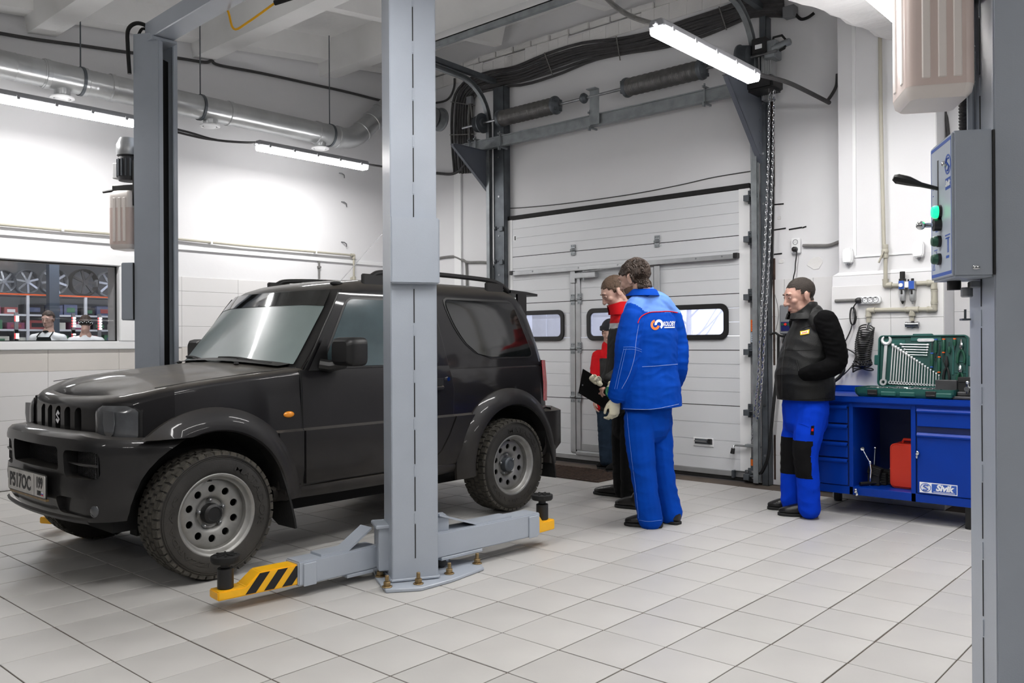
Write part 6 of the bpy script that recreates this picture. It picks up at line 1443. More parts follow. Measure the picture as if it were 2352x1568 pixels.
# combination spanners, largest at the left
nS = 19
for k in range(nS):
    f = k/(nS-1); x = lerp(-.455*lw, .255*lw, f**.92 if k else 0)+ (0 if k else .012)
    if k == 0: x = -.425*lw
    else: x = lerp(-.345*lw, .195*lw, (k-1)/(nS-2))
    top = lerp(.80, .235, ((k-1)/(nS-2)))*lh if k else .86*lh
    bot = lerp(.085, .05, f)*lh; sc_ = lerp(.0115, .0055, f) if k else .021
    tilt = -.02*lw if k else .03*lw
    A = V((x, bot, .016)); B_ = V((x-tilt*0+.012*(1-f), top, .016))
    b = MB(LM); d = (B_-A).normalized(); n_ = V((d.y, -d.x, 0))
    b.bar(A+d*sc_, B_-d*sc_, sc_*(.75 if k else .95), sc_*.55, up=(0, 0, 1))
    b.lathe([(sc_*.55, -sc_*.45), (sc_*1.15, -sc_*.5), (sc_*1.15, sc_*.5), (sc_*.55, sc_*.45), (sc_*.55, -sc_*.45)], A, (0, 0, 1), 14, cap=False)
    if k: b.sph(B_, (sc_*.95, sc_*1.2, sc_*.55), 10, 6); b.bar(B_+n_*sc_*.55, B_+n_*sc_*.55+d*sc_*1.2, sc_*.6, sc_*.8, up=(0, 0, 1)); b.bar(B_-n_*sc_*.55, B_-n_*sc_*.55+d*sc_*1.2, sc_*.6, sc_*.8, up=(0, 0, 1))
    else:
        pts = [B_+V((.028*math.cos(a), .028*math.sin(a)+.018, 0)) for a in [R(125+29*q) for q in range(11)]]
        b.tube(pts, [.004, .009, .011, .012, .013, .014, .013, .012, .011, .009, .004], 8)
    lab = 'largest chrome combination spanner, leftmost in the green case lid' if k == 0 else 'smallest chrome combination spanner at the right end of the row' if k == nS-1 else 'chrome combination spanner %s from the left in the row of the case lid' % ('second third fourth fifth sixth seventh eighth ninth tenth eleventh twelfth thirteenth fourteenth fifteenth sixteenth seventeenth eighteenth'.split()[k-1])
    tag(b.build('spanner', M['satin'], bev=0), lab, 'spanner', 'combination spanners in the tool case lid')
for k in range(5):
    x0_, x1_ = lerp(-.235, -.15, k/4)*lw, lerp(.065, .055, k/4)*lw; y = lerp(.825, .625, k/4)*lh; s_ = lerp(.010, .006, k/4)
    b = MB(LM); b.cyl((x0_, y, .017), (x1_, y-.004, .017), s_*.42, n=8)
    for x, yy in ((x0_, y), (x1_, y-.004)): b.sph((x, yy, .017), (s_*1.1, s_*.8, s_*.6), 10, 6)
    tag(b.build('double_spanner', M['satin']), 'double ended chrome spanner lying level, %s of five from the top' % ('first', 'second', 'third', 'fourth', 'last')[k], 'spanner', 'double ended spanners in the tool case lid')
def screwdriver(x, y0_, y1_, hy0, hy1, hm, cap, label, cm=None, w=.011):
    t = thing('screwdriver', label, 'screwdriver', LM @ V((x, (y0_+y1_)/2, .02)), group='screwdrivers in the tool case lid')
    b = MB(LM); b.cyl((x, y0_, .02), (x, y1_, .02), .0035, n=8); b.build('shaft', M['chrome'], t)
    L_ = hy1-hy0; b = MB(LM); b.lathe([(.003, 0), (w*.8, .02*L_), (w*.75, .12*L_), (w, .3*L_), (w*.95, .7*L_), (w*.8, .9*L_), (w*.3, L_)], (x, hy0, .02), (0, 1, 0), 12); b.build('handle', M[hm], t)
    for z_ in cap: b = MB(LM); b.lathe([(w*.86, 0), (w*.92, .004), (w*.86, .008)], (x, z_, .02), (0, 1, 0), 12); b.build('collar', M[cm or 'orange_pl'], t)
screwdriver(.115*lw, .66*lh, .88*lh, .37*lh, .655*lh, 'green_pl', (.38*lh, .64*lh), 'long dark green screwdriver pointing up, left of the screwdriver group', 'blue_print')
screwdriver(.155*lw, .50*lh, .70*lh, .66*lh, .92*lh, 'green_pl', (.90*lh,), 'dark green screwdriver pointing down, second of the group', 'blue_print')
screwdriver(.195*lw, .58*lh, .83*lh, .28*lh, .58*lh, 'green_pl', (.285*lh, .57*lh), 'green screwdriver with orange collars pointing up')
screwdriver(.24*lw, .48*lh, .66*lh, .65*lh, .92*lh, 'green_pl', (.655*lh, .905*lh), 'green screwdriver with orange collars pointing down')
screwdriver(.30*lw, .78*lh, .86*lh, .66*lh, .78*lh, 'green_pl', (), 'stubby all green screwdriver between the longer ones')
screwdriver(.355*lw, .70*lh, .80*lh, .79*lh, .93*lh, 'green_pl', (.91*lh,), 'stubby screwdriver with orange top beside the pliers')
def pliers(x, y0_, y1_, label, jaw, m='black_pl', sp=.022):
    t = thing('pliers', label, 'pliers', LM @ V((x, y0_, .02)), group='pliers in the tool case lid')
    ym = lerp(y0_, y1_, .60)
    for s in (-1, 1):
        b = MB(LM); b.tube([V((x, ym, .02)), V((x+s*sp*.7, lerp(ym, y0_, .3), .02)), V((x+s*sp, lerp(ym, y0_, .65), .02)), V((x+s*sp*.95, y0_, .02))], [.006, .008, .0095, .007], 8); b.build('grip', M[m], t)
    b = MB(LM); b.tube([V((x, ym-.004, .02)), V((x, lerp(ym, y1_, .3), .02)), V((x, y1_, .02))], [.010, .015, .005], 10); b.build('jaw', M[jaw], t)
pliers(.425*lw, .47*lh, .92*lh, 'chrome nosed pliers with dark grips at the top right of the lid', 'chrome', 'green_pl')
pliers(.42*lw, .12*lh, .44*lh, 'small side cutters with dark grips at the lower right of the lid', 'chrome', 'green_pl', .018)
pliers(.275*lw, .12*lh, .60*lh, 'black slip joint pliers below the screwdrivers', 'black_pl', 'black_pl', .018)
# vise at the right end
v0 = at(2210, 890, X=BX+.14); t = thing('vise', 'dark cast iron bench vise at the right end of the blue bench', 'vise', (BX+.15, v0.y, zt_))
b = MB(); b.b2((BX+.02, v0.y-.12, zt_), (BX+.24, v0.y+.035, zt_+.022)); b.b2((BX+.05, v0.y-.10, zt_+.022), (BX+.22, v0.y+.01, zt_+.05)); b.build('base', M['cast'], t, bev=.006)
j0, j1 = at(2150, 907, X=BX+.12), at(2200, 873, X=BX+.12)
b = MB(); b.b2((BX+.10, j1.y, zt_+.05), (BX+.16, j0.y, j1.z)); b.build('moving_jaw', M['steel'] if False else M['cast'], t, bev=.004)
b = MB(); b.b2((BX+.10, j1.y-.16, zt_+.05), (BX+.19, j1.y-.004, j1.z+.02)); b.b2((BX+.095, j1.y-.15, j1.z-.012), (BX+.10, j1.y-.006, j1.z+.012)); b.build('fixed_jaw', M['black_rub'], t, bev=.005)
sp_ = at(2222, 893, X=BX+.05); b = MB(); b.cyl((BX+.16, sp_.y, sp_.z), (BX+.03, sp_.y, sp_.z), .016, n=14); b.cyl((BX+.05, sp_.y, sp_.z-.03), (BX+.05, sp_.y, sp_.z+.04), .007, n=8); b.sph((BX+.05, sp_.y, sp_.z+.04), .012, 10, 8); b.cyl((BX+.05, sp_.y, sp_.z+.01), (BX+.05, sp_.y-.12, sp_.z+.01), .006, n=8); b.build('screw', M['chrome'], t)

# ---------------------------------------------------------------- things on the pilaster and wall right of the door
QX = PX+.02
def q_(px, py, o=.03): return at(px, py, X=QX-o)
air = thing('air_line', 'beige compressed air pipe with valve and bends on the white pilaster', 'pipe', (QX, 2.1, 1.5))
def run(pts, r=.014, nm='pipe_run', m='beige_pipe'): b = MB(); b.tube(pts, r, 10); return b.build(nm, M[m], air)
def fit(px, py, dirs, nm='elbow', r=.021, o=.045):
    c = q_(px, py, o); b = MB(); b.sph(c, r, 12, 8)
    for d in dirs: b.cyl(c, c+V(d)*.042, r, n=12); b.cyl(c+V(d)*.036, c+V(d)*.046, r*1.12, n=12)
    return b.build(nm, M['beige_pipe'], air)
o_ = .045; run([q_(2021, 60, o_), q_(2023, 250, o_), q_(2027, 430, o_), q_(2030, 560, o_), q_(2034, 575, o_), q_(2034, 652, o_)])
fit(2034, 655, ((0, 0, 1), (0, -1, 0))); run([q_(2034, 655, o_), q_(2066, 655, o_)]); run([q_(2100, 651, o_), q_(2143, 649, o_)], .016); fit(2145, 649, ((0, 1, 0), (0, 0, -1)))
run([q_(2145, 649, o_), q_(2146, 710, o_)], .016); fit(2146, 680, ((0, 0, 1), (0, 0, -1)), 'coupling'); fit(2146, 710, ((0, 0, 1), (0, 1, 0))); run([q_(2146, 710, o_), q_(1996, 712, o_)], .016)
fit(1995, 713, ((0, -1, 0), (0, 0, -1))); run([q_(1995, 713, o_), q_(1995, 740, o_)], .016); fit(2095, 711, ((0, 1, 0), (0, -1, 0), (0, 0, -1)), 'tee'); run([q_(2095, 711, o_), q_(2095, 737, o_)], .015)
c = q_(2033, 577, o_); b = MB(); b.sph(c, (.026, .026, .030), 14, 8); b.cyl(c+V((0, 0, .02)), c+V((0, 0, .05)), .022, n=12); b.cyl(c-V((0, 0, .02)), c-V((0, 0, .05)), .022, n=12); vb = b.build('valve_body', M['beige_pipe'], air)
b = MB(); b.bar(c+V((-.03, .0, 0)), c+V((-.035, .035, -.085)), .012, .016, up=(1, 0, 0)); b.build('valve_handle', M['beige_pipe'], vb, bev=.003)
c = q_(2095, 745, o_); b = MB(); b.cyl(c+V((0, .03, 0)), c+V((0, -.03, 0)), .016, n=12); b.cyl(c+V((0, .03, 0)), c+V((0, .045, 0)), .020, n=12); b.cyl(c+V((0, -.03, 0)), c+V((0, -.045, 0)), .020, n=12); b.cyl(c, c+V((0, 0, -.025)), .015, .006, n=12); b.build('quick_coupling', M['steel'], air)
# filter regulator lubricator
f0 = q_(2083, 655, .06); t = thing('air_filter_unit', 'blue and silver air filter and lubricator unit on the pilaster pipe', 'air filter', f0)
for k, (px, tall) in enumerate(((2073, True), (2096, False))):
    c = q_(px, 655, .06); b = MB(); b.box(c, (.055, .046, .062)); h = b.build('head', M['alu'], t, bev=.004)
    b = MB(); b.box(c+V((-.0285, 0, .002)), (.003, .036, .058)); b.build('blue_cover', M['blue_print'], h, bev=.001)
    b = MB(); b.lathe([(.017, -.03), (.021, -.036), (.021, -.10), (.018, -.112), (.006, -.118)], c, (0, 0, 1), 16); b.build('bowl', M['alu'], h)
    b = MB(); b.box(c+V((-.022, 0, -.05)), (.004, .014, .03)); b.build('sight_glass', M['black_pl'], h)
    b = MB()
    if tall: b.cyl(c+V((0, 0, .03)), c+V((0, 0, .048)), .025, n=14); b.cyl(c+V((0, 0, .048)), c+V((0, 0, .10)), .0185, n=14)
    else: b.cyl(c+V((0, .0, .03)), c+V((0, .0, .05)), .010, n=12); b.cyl(c+V((0, .028, .03)), c+V((0, .028, .045)), .006, n=10)
    b.build('knob', M['black_pl'], h, bev=.002)
    b = MB(); b.cyl(c+V((0, 0, -.118)), c+V((0, 0, -.135)), .008 if not tall else .011, .005, n=10); b.build('drain', M['black_pl'] if tall else M['alu'], h)
    if tall: b = MB(); b.cyl(c+V((-.028, .002, 0)), c+V((-.038, .002, 0)), .0145, n=16); b.build('gauge', M['white_pvc'], h)
b = MB(); c = q_(2084, 654, .06); b.box(c, (.05, .04, .045)); b.build('bridge', M['white_pvc'], t, bev=.004)
b = MB(); b.bar(q_(2048, 668, .01), q_(2138, 663, .01), .004, .035, up=(0, 0, 1)); tag(b.build('mounting_strip', M['plaster']), 'painted strip on the pilaster behind the air filter unit', 'strip')
# white cable strips and sounders
b = MB(); p0, p1 = at(1954, 150, X=QX-.002), at(1964, 588, X=QX-.002); b.b2((QX-.010, p1.y-.012, p1.z), (QX, p1.y+.012, p0.z+.3)); tag(b.build('cable_strip', M['white_pvc']), 'slim white cable strip running up the left side of the pilaster', 'cable strip')
b = MB(); p0, p1 = at(1964, 588, X=QX-.002), at(2104, 579, X=QX-.002); b.b2((QX-.010, p1.y, p0.z-.012), (QX, p0.y, p0.z+.003)); tag(b.build('cable_strip', M['white_pvc']), 'level white cable strip between the two white sounder boxes', 'cable strip')
for px, py, lab in ((1948, 588, 'small white box on the left edge of the pilaster'), (2110, 573, 'small white box beside the grey control box, right on the pilaster')):
    c = at(px, py, X=QX-.03); b = MB(basis((QX-.001, c.y, c.z), (0, -1, 0), (0, 0, 1))); b.prism([(-.03, -.055), (.03, -.055), (.038, -.03), (.038, .04), (.025, .06), (-.025, .06), (-.038, .04), (-.038, -.03)], .05); o = b.build('sounder_box', M['white_pvc'], bev=.008, seg=2); tag(o, lab, 'box')
    b = MB(); b.tube([(QX-.025, c.y, c.z-.05), (QX-.02, c.y, c.z-.075)], [.014, .006], 8); b.build('cable_spout', M['grey_pl'], o)
# power strip with plug and bundled lead
c0, c1 = at(1966, 690, X=PX-.03), at(2024, 690, X=PX-.03); cz = at(1995, 689, X=PX-.03).z
t = thing('power_strip', 'white four socket power strip on the pilaster', 'power strip', (PX, (c0.y+c1.y)/2, cz))
P = basis((PX-.012, (c0.y+c1.y)/2, cz), (0, -1, 0), (0, 0, 1)); wS = c0.y-c1.y
b = MB(P); b.prism(rrect(wS, .058, .022, 4), .036); b.build('strip_body', M['white_pvc'], t, bev=.005, seg=2)
for k in range(4):
    x = -wS*.30+wS*.205*k; b = MB(P); b.ring([(x+.0225*math.cos(a), .0225*math.sin(a)) for a in [2*PI*q/18 for q in range(18)]], [(x+.019*math.cos(a), .019*math.sin(a)) for a in [2*PI*q/18 for q in range(18)]], .0025, h0=.036); so = b.build('socket_ring', M['grey_pl'], t)
    if k: b = MB(P); b.cyl((x-.006, -.003, .0362), (x-.006, -.003, .0372), .003, n=8); b.cyl((x+.007, .006, .0362), (x+.007, .006, .0372), .003, n=8); b.box((x, .017, .0366), (.014, .006, .001)); b.build('socket_hole', M['black_pl'], so)
hose('wall_conduit', 'grey conduit leading into the left end of the power strip', 'conduit', [at(1918, 691, X=PX-.02), at(1940, 690, X=PX-.02), at(1966, 689, X=PX-.02)], .0125, 'cable_lt', smooth=0)
pl_ = at(1971, 690, X=PX-.06); b = MB(); b.lathe([(0, .0), (.021, .0), (.024, .012), (.02, .03), (.01, .038), (0, .04)], pl_+V((.015, 0, 0)), (-1, 0, 0), 16); o = tag(b.build('plug', M['black_pl']), 'round black plug in the white power strip', 'plug')
cz_ = [at(x, y, X=PX-.05) for x, y in ((1968, 694), (1962, 702), (1960, 708))]
b = MB(); b.tube(spline([pl_+V((-.015, 0, 0))]+cz_, 4), .005, 6); b.build('lead', M['black_pl'], o)
lo = []
for k in range(60):
    a = k*.42; f = k/59; lo.append(at(1960+7*math.cos(a)*(1-.2*f)-3*f, 726+20*math.sin(a), X=PX-.045-.012*math.sin(k*.9)))
b = MB(); b.tube(lo, .0042, 5); b.build('lead_bundle', M['black_pl'], o)
b = MB(); b.tube(spline([at(x, y, X=PX-.04) for x, y in ((1957, 745), (1954, 757), (1946, 775), (1938, 790), (1940, 798), (1955, 806), (1966, 815), (1967, 826), (1955, 842), (1940, 858), (1928, 866))], 5), .0045, 6); b.build('lead', M['black_pl'], o)
# coiled air hose
pts = []; N = 560
for k in range(N+1):
    f = k/N; a = f*2*PI*23; y_ = lerp(752, 868, f); r = interp(f, [0, .3, .6, .75, 1], [17, 20, 17, 24, 26])
    if f < .72: cx = interp(f, [0, .15, .4, .72], [1991, 1987, 1983, 1981]); sq = interp(f, [0, .3, .72], [.62, .30, .26]); px, py = cx+r*math.cos(a), y_+r*sq*math.sin(a)
    else: ca = R(205)+(f-.72)/.28*R(-230); k_ = abs(math.sin(a*.5)); px, py = 1981+k_*25*math.cos(ca), 846+k_*26*math.sin(-ca)*.9
    pts.append(at(px, py, X=PX-.08-.028*math.sin(a)))
b = MB(); b.tube(pts, .0052, 6); o = tag(b.build('coiled_air_hose', M['black_pl']), 'black coiled air hose hanging from the beige pipe above the bench', 'hose')
c = at(1996, 747, X=PX-.06); b = MB(); b.cyl(c+V((0, 0, .02)), c+V((0, .012, -.03)), .013, n=12); b.build('hose_end', M['chrome'], o)
# second thicker cable loop behind the man
hose('cable_loop', 'thick black cable loop hanging behind the man in the black vest', 'cable', [at(x, y, X=PX-.06) for x, y in ((1930, 828), (1937, 838), (1937, 852), (1928, 866), (1915, 876), (1905, 884))], .013, 'black_rub')
# socket, plug lead and conduit right of the door
c = at(1831, 565, X=XB); t = thing('wall_socket', 'white double wall socket right of the roller door', 'socket', c)
P = basis((XB-.001, c.y, c.z), (0, -1, 0), (0, 0, 1)); b = MB(P); b.prism(rrect(.078, .125, .012, 3), .035); b.build('socket_body', M['white_pvc'], t, bev=.004)
for dz in (.03, -.03): b = MB(P); b.ring([(.022*math.cos(a), dz+.022*math.sin(a)) for a in [2*PI*q/18 for q in range(18)]], [(.018*math.cos(a), dz+.018*math.sin(a)) for a in [2*PI*q/18 for q in range(18)]], .003, h0=.035); b.cyl((-.006, dz, .0352), (-.006, dz, .0362), .003, n=8); b.cyl((.006, dz, .0352), (.006, dz, .0362), .003, n=8); b.build('socket_ring', M['grey_pl'], t)
b = MB(P); b.lathe([(.02, 0), (.02, .03), (.009, .04), (0, .042)], (0, -.03, .036), (0, 0, 1), 14); o = tag(b.build('plug', M['black_pl']), 'black plug in the lower half of the double wall socket', 'plug')
b = MB(); b.tube(spline([at(x, y, X=XB-.05) for x, y in ((1830, 577), (1829, 590), (1827, 605), (1826, 622), (1822, 640), (1815, 690))], 4), .005, 6); b.build('lead', M['black_pl'], o)
hose('wall_conduit', 'grey conduit from the double socket to the pilaster', 'conduit', [at(1844, 564, X=XB-.02), at(1880, 564, X=XB-.02), at(1905, 563, X=XB-.02), at(1932, 553, X=XB-.02)], .0135, 'cable_lt')
# door operator control box behind the man, coiled cable and hose
c = at(1809, 728, X=XB-.04); t = thing('door_control_box', 'grey control box with small blue panel behind the vested man', 'control box', c)
b = MB(); b.b2((XB-.09, c.y-.09, c.z-.14), (XB-.001, c.y+.05, c.z+.10)); b.build('box_body', M['grey_pl'], t, bev=.008)
b = MB(); b.b2((XB-.094, c.y-.075, c.z-.115), (XB-.089, c.y+.035, c.z-.04)); fp = b.build('box_panel', mat('dark_blue_panel', (20, 26, 84), .4), t)
for dy, m in ((.02, 'green_pl'), (-.005, 'red_pl'), (-.03, 'green_pl')): b = MB(); b.cyl((XB-.093, c.y+dy, c.z-.06), (XB-.099, c.y+dy, c.z-.06), .011, n=14); b.build('box_button', M[m], fp)
for dy in (-.04, -.01, .02): b = MB(); b.cyl((XB-.05, c.y+dy, c.z-.14), (XB-.05, c.y+dy, c.z-.19), .014, .010, n=10); b.build('cable_gland', M['grey_pl'], t)
hose('control_cable', 'tangle of black cable from the control box toward the chain', 'cable', [at(x, y, X=XB-.06) for x, y in ((1808, 762), (1803, 772), (1790, 770), (1780, 764), (1770, 768), (1764, 763))], .009, 'black_rub')
hose('control_cable', 'loose black cable hanging below the grey control box', 'cable', [at(x, y, X=XB-.06) for x, y in ((1815, 758), (1802, 775), (1799, 790), (1810, 800))], .007, 'black_rub')
pts = [at(1788-.004*k*1.0+2.2*math.cos(k*1.57), 770+k*.36, X=XB-.07+.009*math.sin(k*1.57)) for k in range(290)]
b = MB(); b.tube(pts, .0038, 5); tag(b.build('coiled_cable', M['black_rub']), 'thin black coiled cable hanging beside the right door jamb', 'cable')
hose('floor_hose', 'black cable running down from the coil to the foot of the door jamb', 'hose', [at(x, y, X=XB-.10) for x, y in ((1783, 870), (1777, 930), (1770, 1000), (1764, 1050), (1752, 1080), (1744, 1088))], .014, 'black_rub')
hose('wall_wire', 'thin pale wire curving down the wall beside the chains', 'wire', [at(x, y, X=XB-.01) for x, y in ((1772, 620), (1776, 660), (1786, 700), (1788, 730), (1782, 758))], .0035, 'cable_lt')
hose('wall_wire', 'thick black cable following the right door jamb down behind the chains', 'cable', [at(x, y, X=XB-.03) for x, y in ((1775, 300), (1776, 450), (1774, 560), (1772, 640), (1768, 700), (1764, 780))], .010, 'black_rub')
f0, f1 = at(1770, 1117, Z=.03), at(1830, 1125, Z=.03); b = MB(); b.tube([(XB-.06, f0.y, .026), (XB-.06, PY1+.06, .026)], .024, 12); tag(b.build('floor_pipe', M['cable_lt']), 'grey pipe lying along the foot of the wall right of the door', 'pipe')
hose('wall_cable', 'dark cable coming down the wall above the grey control box at right', 'cable', [at(x, y, X=XB-.02) for x, y in ((2171, 225), (2170, 258), (2174, 275), (2178, 320), (2179, 420))], .014, 'cable')
# floor drain grating in front of the door
g0, g1 = at(1235, 1082, Z=0), at(1412, 1112, Z=0); gx0, gx1 = g1.x-.02, at(1330, 1076, Z=0).x+.02
t = thing('drain_grating', 'rusty slotted drain grating in the floor in front of the roller door', 'grating', ((gx0+gx1)/2, 4.6, 0))
gy0, gy1 = 4.28, 6.0
b = MB(); b.b2((gx0, gy0, .0008), (gx1, gy1, .003)); b.build('drain_bed', M['dark_void'], t)
for yc in (gy0, (gy0+gy1)/2, gy1): b = MB(); b.b2((gx0, yc-.012, .002), (gx1, yc+.012, .012)); b.build('grating_frame', M['rust'], t)
for xc in (gx0, gx1): b = MB(); b.b2((xc-.01, gy0, .002), (xc+.01, gy1, .012)); b.build('grating_frame', M['rust'], t)
k = 0; y = gy0+.035
while y < gy1-.02:
    b = MB(); b.b2((gx0, y, .002), (gx1, y+.018, .011)); b.build('grating_bar', M['rust'], t); y += .045
# ---------------------------------------------------------------- people
skin = mat('skin', (188, 153, 138), .5, var=.10, vscale=22, bump=.05, bscale=300)
skin_b = mat('skin_ruddy', (184, 144, 129), .5, var=.12, vscale=22, bump=.05, bscale=300)
hair_br = mat('dark_brown_hair', (60, 46, 37), .55, var=.35, vscale=60, bump=.6, bscale=220, stretch=(1, 1, .25))
hair_lt = mat('short_brown_hair', (86, 66, 50), .65, var=.3, vscale=70, bump=.5, bscale=260)
hair_dk = mat('cropped_dark_hair', (46, 38, 32), .7, var=.3, vscale=80, bump=.5, bscale=280)
cloth_blue = mat('royal_blue_workwear', (0, 66, 170), .85, var=.12, vscale=7, bump=.25, bscale=420, spec=.12)
cloth_lb = mat('light_blue_yoke', (104, 144, 220), .85, var=.06, vscale=8, bump=.25, bscale=420, spec=.12)
cloth_blue2 = mat('bright_blue_trousers', (2, 58, 196), .85, var=.10, vscale=7, bump=.25, bscale=420, spec=.12)
cloth_dg = mat('dark_grey_jacket', (50, 50, 50), .85, spec=.15, var=.10, vscale=8, bump=.25, bscale=300)
cloth_red = mat('red_fabric', (196, 22, 30), .8, spec=.15, var=.08, vscale=8, bump=.2, bscale=300)
cloth_bk = mat('black_fabric', (17, 17, 18), .85, spec=.15, var=.15, vscale=10, bump=.3, bscale=300)
cloth_bk2 = mat('black_sweater', (9, 9, 10), .95, spec=.1, var=.15, vscale=10, bump=.3, bscale=300)
cloth_vest = mat('black_quilted_vest', (17, 18, 18), .5, spec=.3, var=.12, vscale=9, bump=.25, bscale=260)
denim = mat('dark_denim', (38, 50, 64), .9, spec=.1, var=.22, vscale=10, bump=.25, bscale=400)
shirt_w = mat('white_shirt', (222, 224, 226), .8)
leather = mat('black_leather', (20, 19, 19), .35, var=.25, vscale=12, bump=.2, bscale=70)
knit = mat('dark_knit', (36, 37, 42), .9, bump=.8, bscale=140)
glove_w = mat('cream_knit_glove', (214, 208, 184), .9, bump=.5, bscale=260)
glove_g = mat('green_glove_palm', (28, 110, 72), .6, bump=.2, bscale=200)
eye_w = mat('eye_white', (226, 222, 216), .3); eye_d = mat('eye_iris', (34, 26, 22), .25); lip = mat('lips', (172, 122, 112), .5)
def etube(b, pts, ra, rb, side, n=18, mi=0):
    """closed loft with elliptical sections; ra along 'side', rb across it; rounded ends"""
    pts = [V(p) for p in pts]; m = len(pts); vs = []; rings = []
    for i in range(m):
        t = (pts[min(i+1, m-1)]-pts[max(i-1, 0)]).normalized(); s = V(side)-t*V(side).dot(t); s.normalize(); rings.append((pts[i], s, t.cross(s), ra[i], rb[i], t))
    full = []
    p, s, u, a, c, t = rings[0]
    for k in (2, 1): q = R(30*k); full.append((p-t*min(a, c)*math.sin(q)*.8, s, u, a*math.cos(q), c*math.cos(q)))
    full += [r[:5] for r in rings]
    p, s, u, a, c, t = rings[-1]
    for k in (1, 2): q = R(30*k); full.append((p+t*min(a, c)*math.sin(q)*.8, s, u, a*math.cos(q), c*math.cos(q)))
    for p, s, u, a, c in full:
        for k in range(n): q = 2*PI*k/n; vs.append(p+s*a*math.cos(q)+u*c*math.sin(q))
    m = len(full); fs = [(i*n+k, i*n+(k+1) % n, (i+1)*n+(k+1) % n, (i+1)*n+k) for i in range(m-1) for k in range(n)]
    fs += [tuple(range(n-1, -1, -1)), tuple(range((m-1)*n, m*n))]; b.add(vs, fs, mi)
def limb(b, pts, r, sm=4, n=14):
    P = spline(pts, sm) if sm else [V(p) for p in pts]; rr_ = []
    for i in range(len(P)): f = i/(len(P)-1)*(len(r)-1); k = min(int(f), len(r)-2); rr_.append(lerp(r[k], r[k+1], f-k))
    b.sph(P[0], rr_[0], 14, 9); b.tube(P, rr_, n); b.sph(P[-1], rr_[-1], 14, 9)
def blob(name, b, mats, parent, voxel=.008, it=4, post=None, amp=0, fs=(9, 9, 22), classify=None, cut=None):
    inv = ROOT[parent].inverted(); me = bpy.data.meshes.new('t'); me.from_pydata([tuple(inv @ V(q)) for q in b.v], [], b.f); me.update()
    o = bpy.data.objects.new('t', me); col.objects.link(o)
    md = o.modifiers.new('r', 'REMESH'); md.mode = 'VOXEL'; md.voxel_size = voxel
    if it: s = o.modifiers.new('s', 'SMOOTH'); s.factor = .5; s.iterations = it
    dg = bpy.context.evaluated_depsgraph_get(); dg.update(); me2 = bpy.data.meshes.new_from_object(o.evaluated_get(dg)); bpy.data.objects.remove(o); bpy.data.meshes.remove(me)
    me2.name = name; N = len(me2.vertices); co = np.empty(N*3); me2.vertices.foreach_get('co', co); co = co.reshape(-1, 3)
    if amp:
        no = np.empty(N*3); me2.vertices.foreach_get('normal', no); no = no.reshape(-1, 3); sd = (hash(name) % 7)*1.3
        d = np.empty(N)
        for i in range(N):
            x, y, z = co[i]; q = 1-abs(noise.noise(V((x*fs[0]+sd, y*fs[1]-sd, z*fs[2]+.6*math.sin(x*14+y*9)))))*2; d[i] = q*.6+.5*noise.noise(V((x*5+3, y*5, z*6)))
        co = co+no*(d*amp)[:, None]; me2.vertices.foreach_set('co', co.ravel())
    if cut:
        bm = bmesh.new(); bm.from_mesh(me2); pl = inv @ V(cut[0]); bmesh.ops.bisect_plane(bm, geom=bm.verts[:]+bm.edges[:]+bm.faces[:], plane_co=pl, plane_no=V(cut[1]), clear_inner=True)
        be = [e for e in bm.edges if e.is_boundary]; r_ = bmesh.ops.extrude_edge_only(bm, edges=be); nv = [q for q in r_['geom'] if isinstance(q, bmesh.types.BMVert)]; cc = sum((q.co for q in nv), V((0, 0, 0)))/max(1, len(nv))
        for q in nv: d = q.co-cc; d.z = 0; q.co -= d.normalized()*.012; q.co.z += .004
        bm.to_mesh(me2); bm.free()
    me2.materials.clear()
    for q in (mats if isinstance(mats, (list, tuple)) else [mats]): me2.materials.append(q)
    if classify:
        off = ROOT[parent].translation
        for p in me2.polygons: p.material_index = classify(V(p.center)+off, p.normal)
    me2.polygons.foreach_set('use_smooth', [True]*len(me2.polygons)); me2.update()
    return link(name, me2, parent)
def bvh_of(objs):
    vs, fs = [], []
    for o in objs:
        off = ROOT[o].translation; b0 = len(vs); vs += [q.co+off for q in o.data.vertices]; fs += [[b0+i for i in p.vertices] for p in o.data.polygons]
    return BVHTree.FromPolygons(vs, fs)
def onto(bv, px, py, off=.002):
    d = ray(px, py).normalized(); h = bv.ray_cast(CC, d)
    return None if h[0] is None else h[0]+(h[1] if h[1].dot(d) < 0 else -h[1])*off
def seam(bv, name, pxs, r, m, parent, off=.001, n=5):
    P = []; last = None
    for x, y in [(q.x, q.y) for q in spline([(x, y, 0) for x, y in pxs], n)]:
        h = onto(bv, x, y, off)
        if h is not None and (last is None or (h-last).length < .12): P.append(h); last = h
    if len(P) > 2: b = MB(); b.tube(P, r, 5); return b.build(name, m, parent)
def decal(bv, name, vs2, fs, m, parent, off=.003):
    P = []; d0 = None
    for x, y in vs2:
        h = onto(bv, x, y, off); P.append(h)
    ok = [p for p in P if p is not None]
    if not ok: return
    c = ok[0]; P = [p if p is not None else c for p in P]
    b = MB(); b.add(P, fs); return b.build(name, m, parent)
def dense_poly(poly, n=6): return [(lerp(poly[i][0], poly[(i+1) % len(poly)][0], k/n), lerp(poly[i][1], poly[(i+1) % len(poly)][1], k/n)) for i in range(len(poly)) for k in range(n)]
def head_frame(c, az, pitch=0, roll=0):
    f = V((math.cos(R(az)), math.sin(R(az)), 0)); Rm = Matrix.Rotation(R(az)-PI/2, 4, 'Z') @ Matrix.Rotation(-R(pitch), 4, 'X') @ Matrix.Rotation(R(roll), 4, 'Y')
    return Matrix.Translation(V(c)) @ Rm
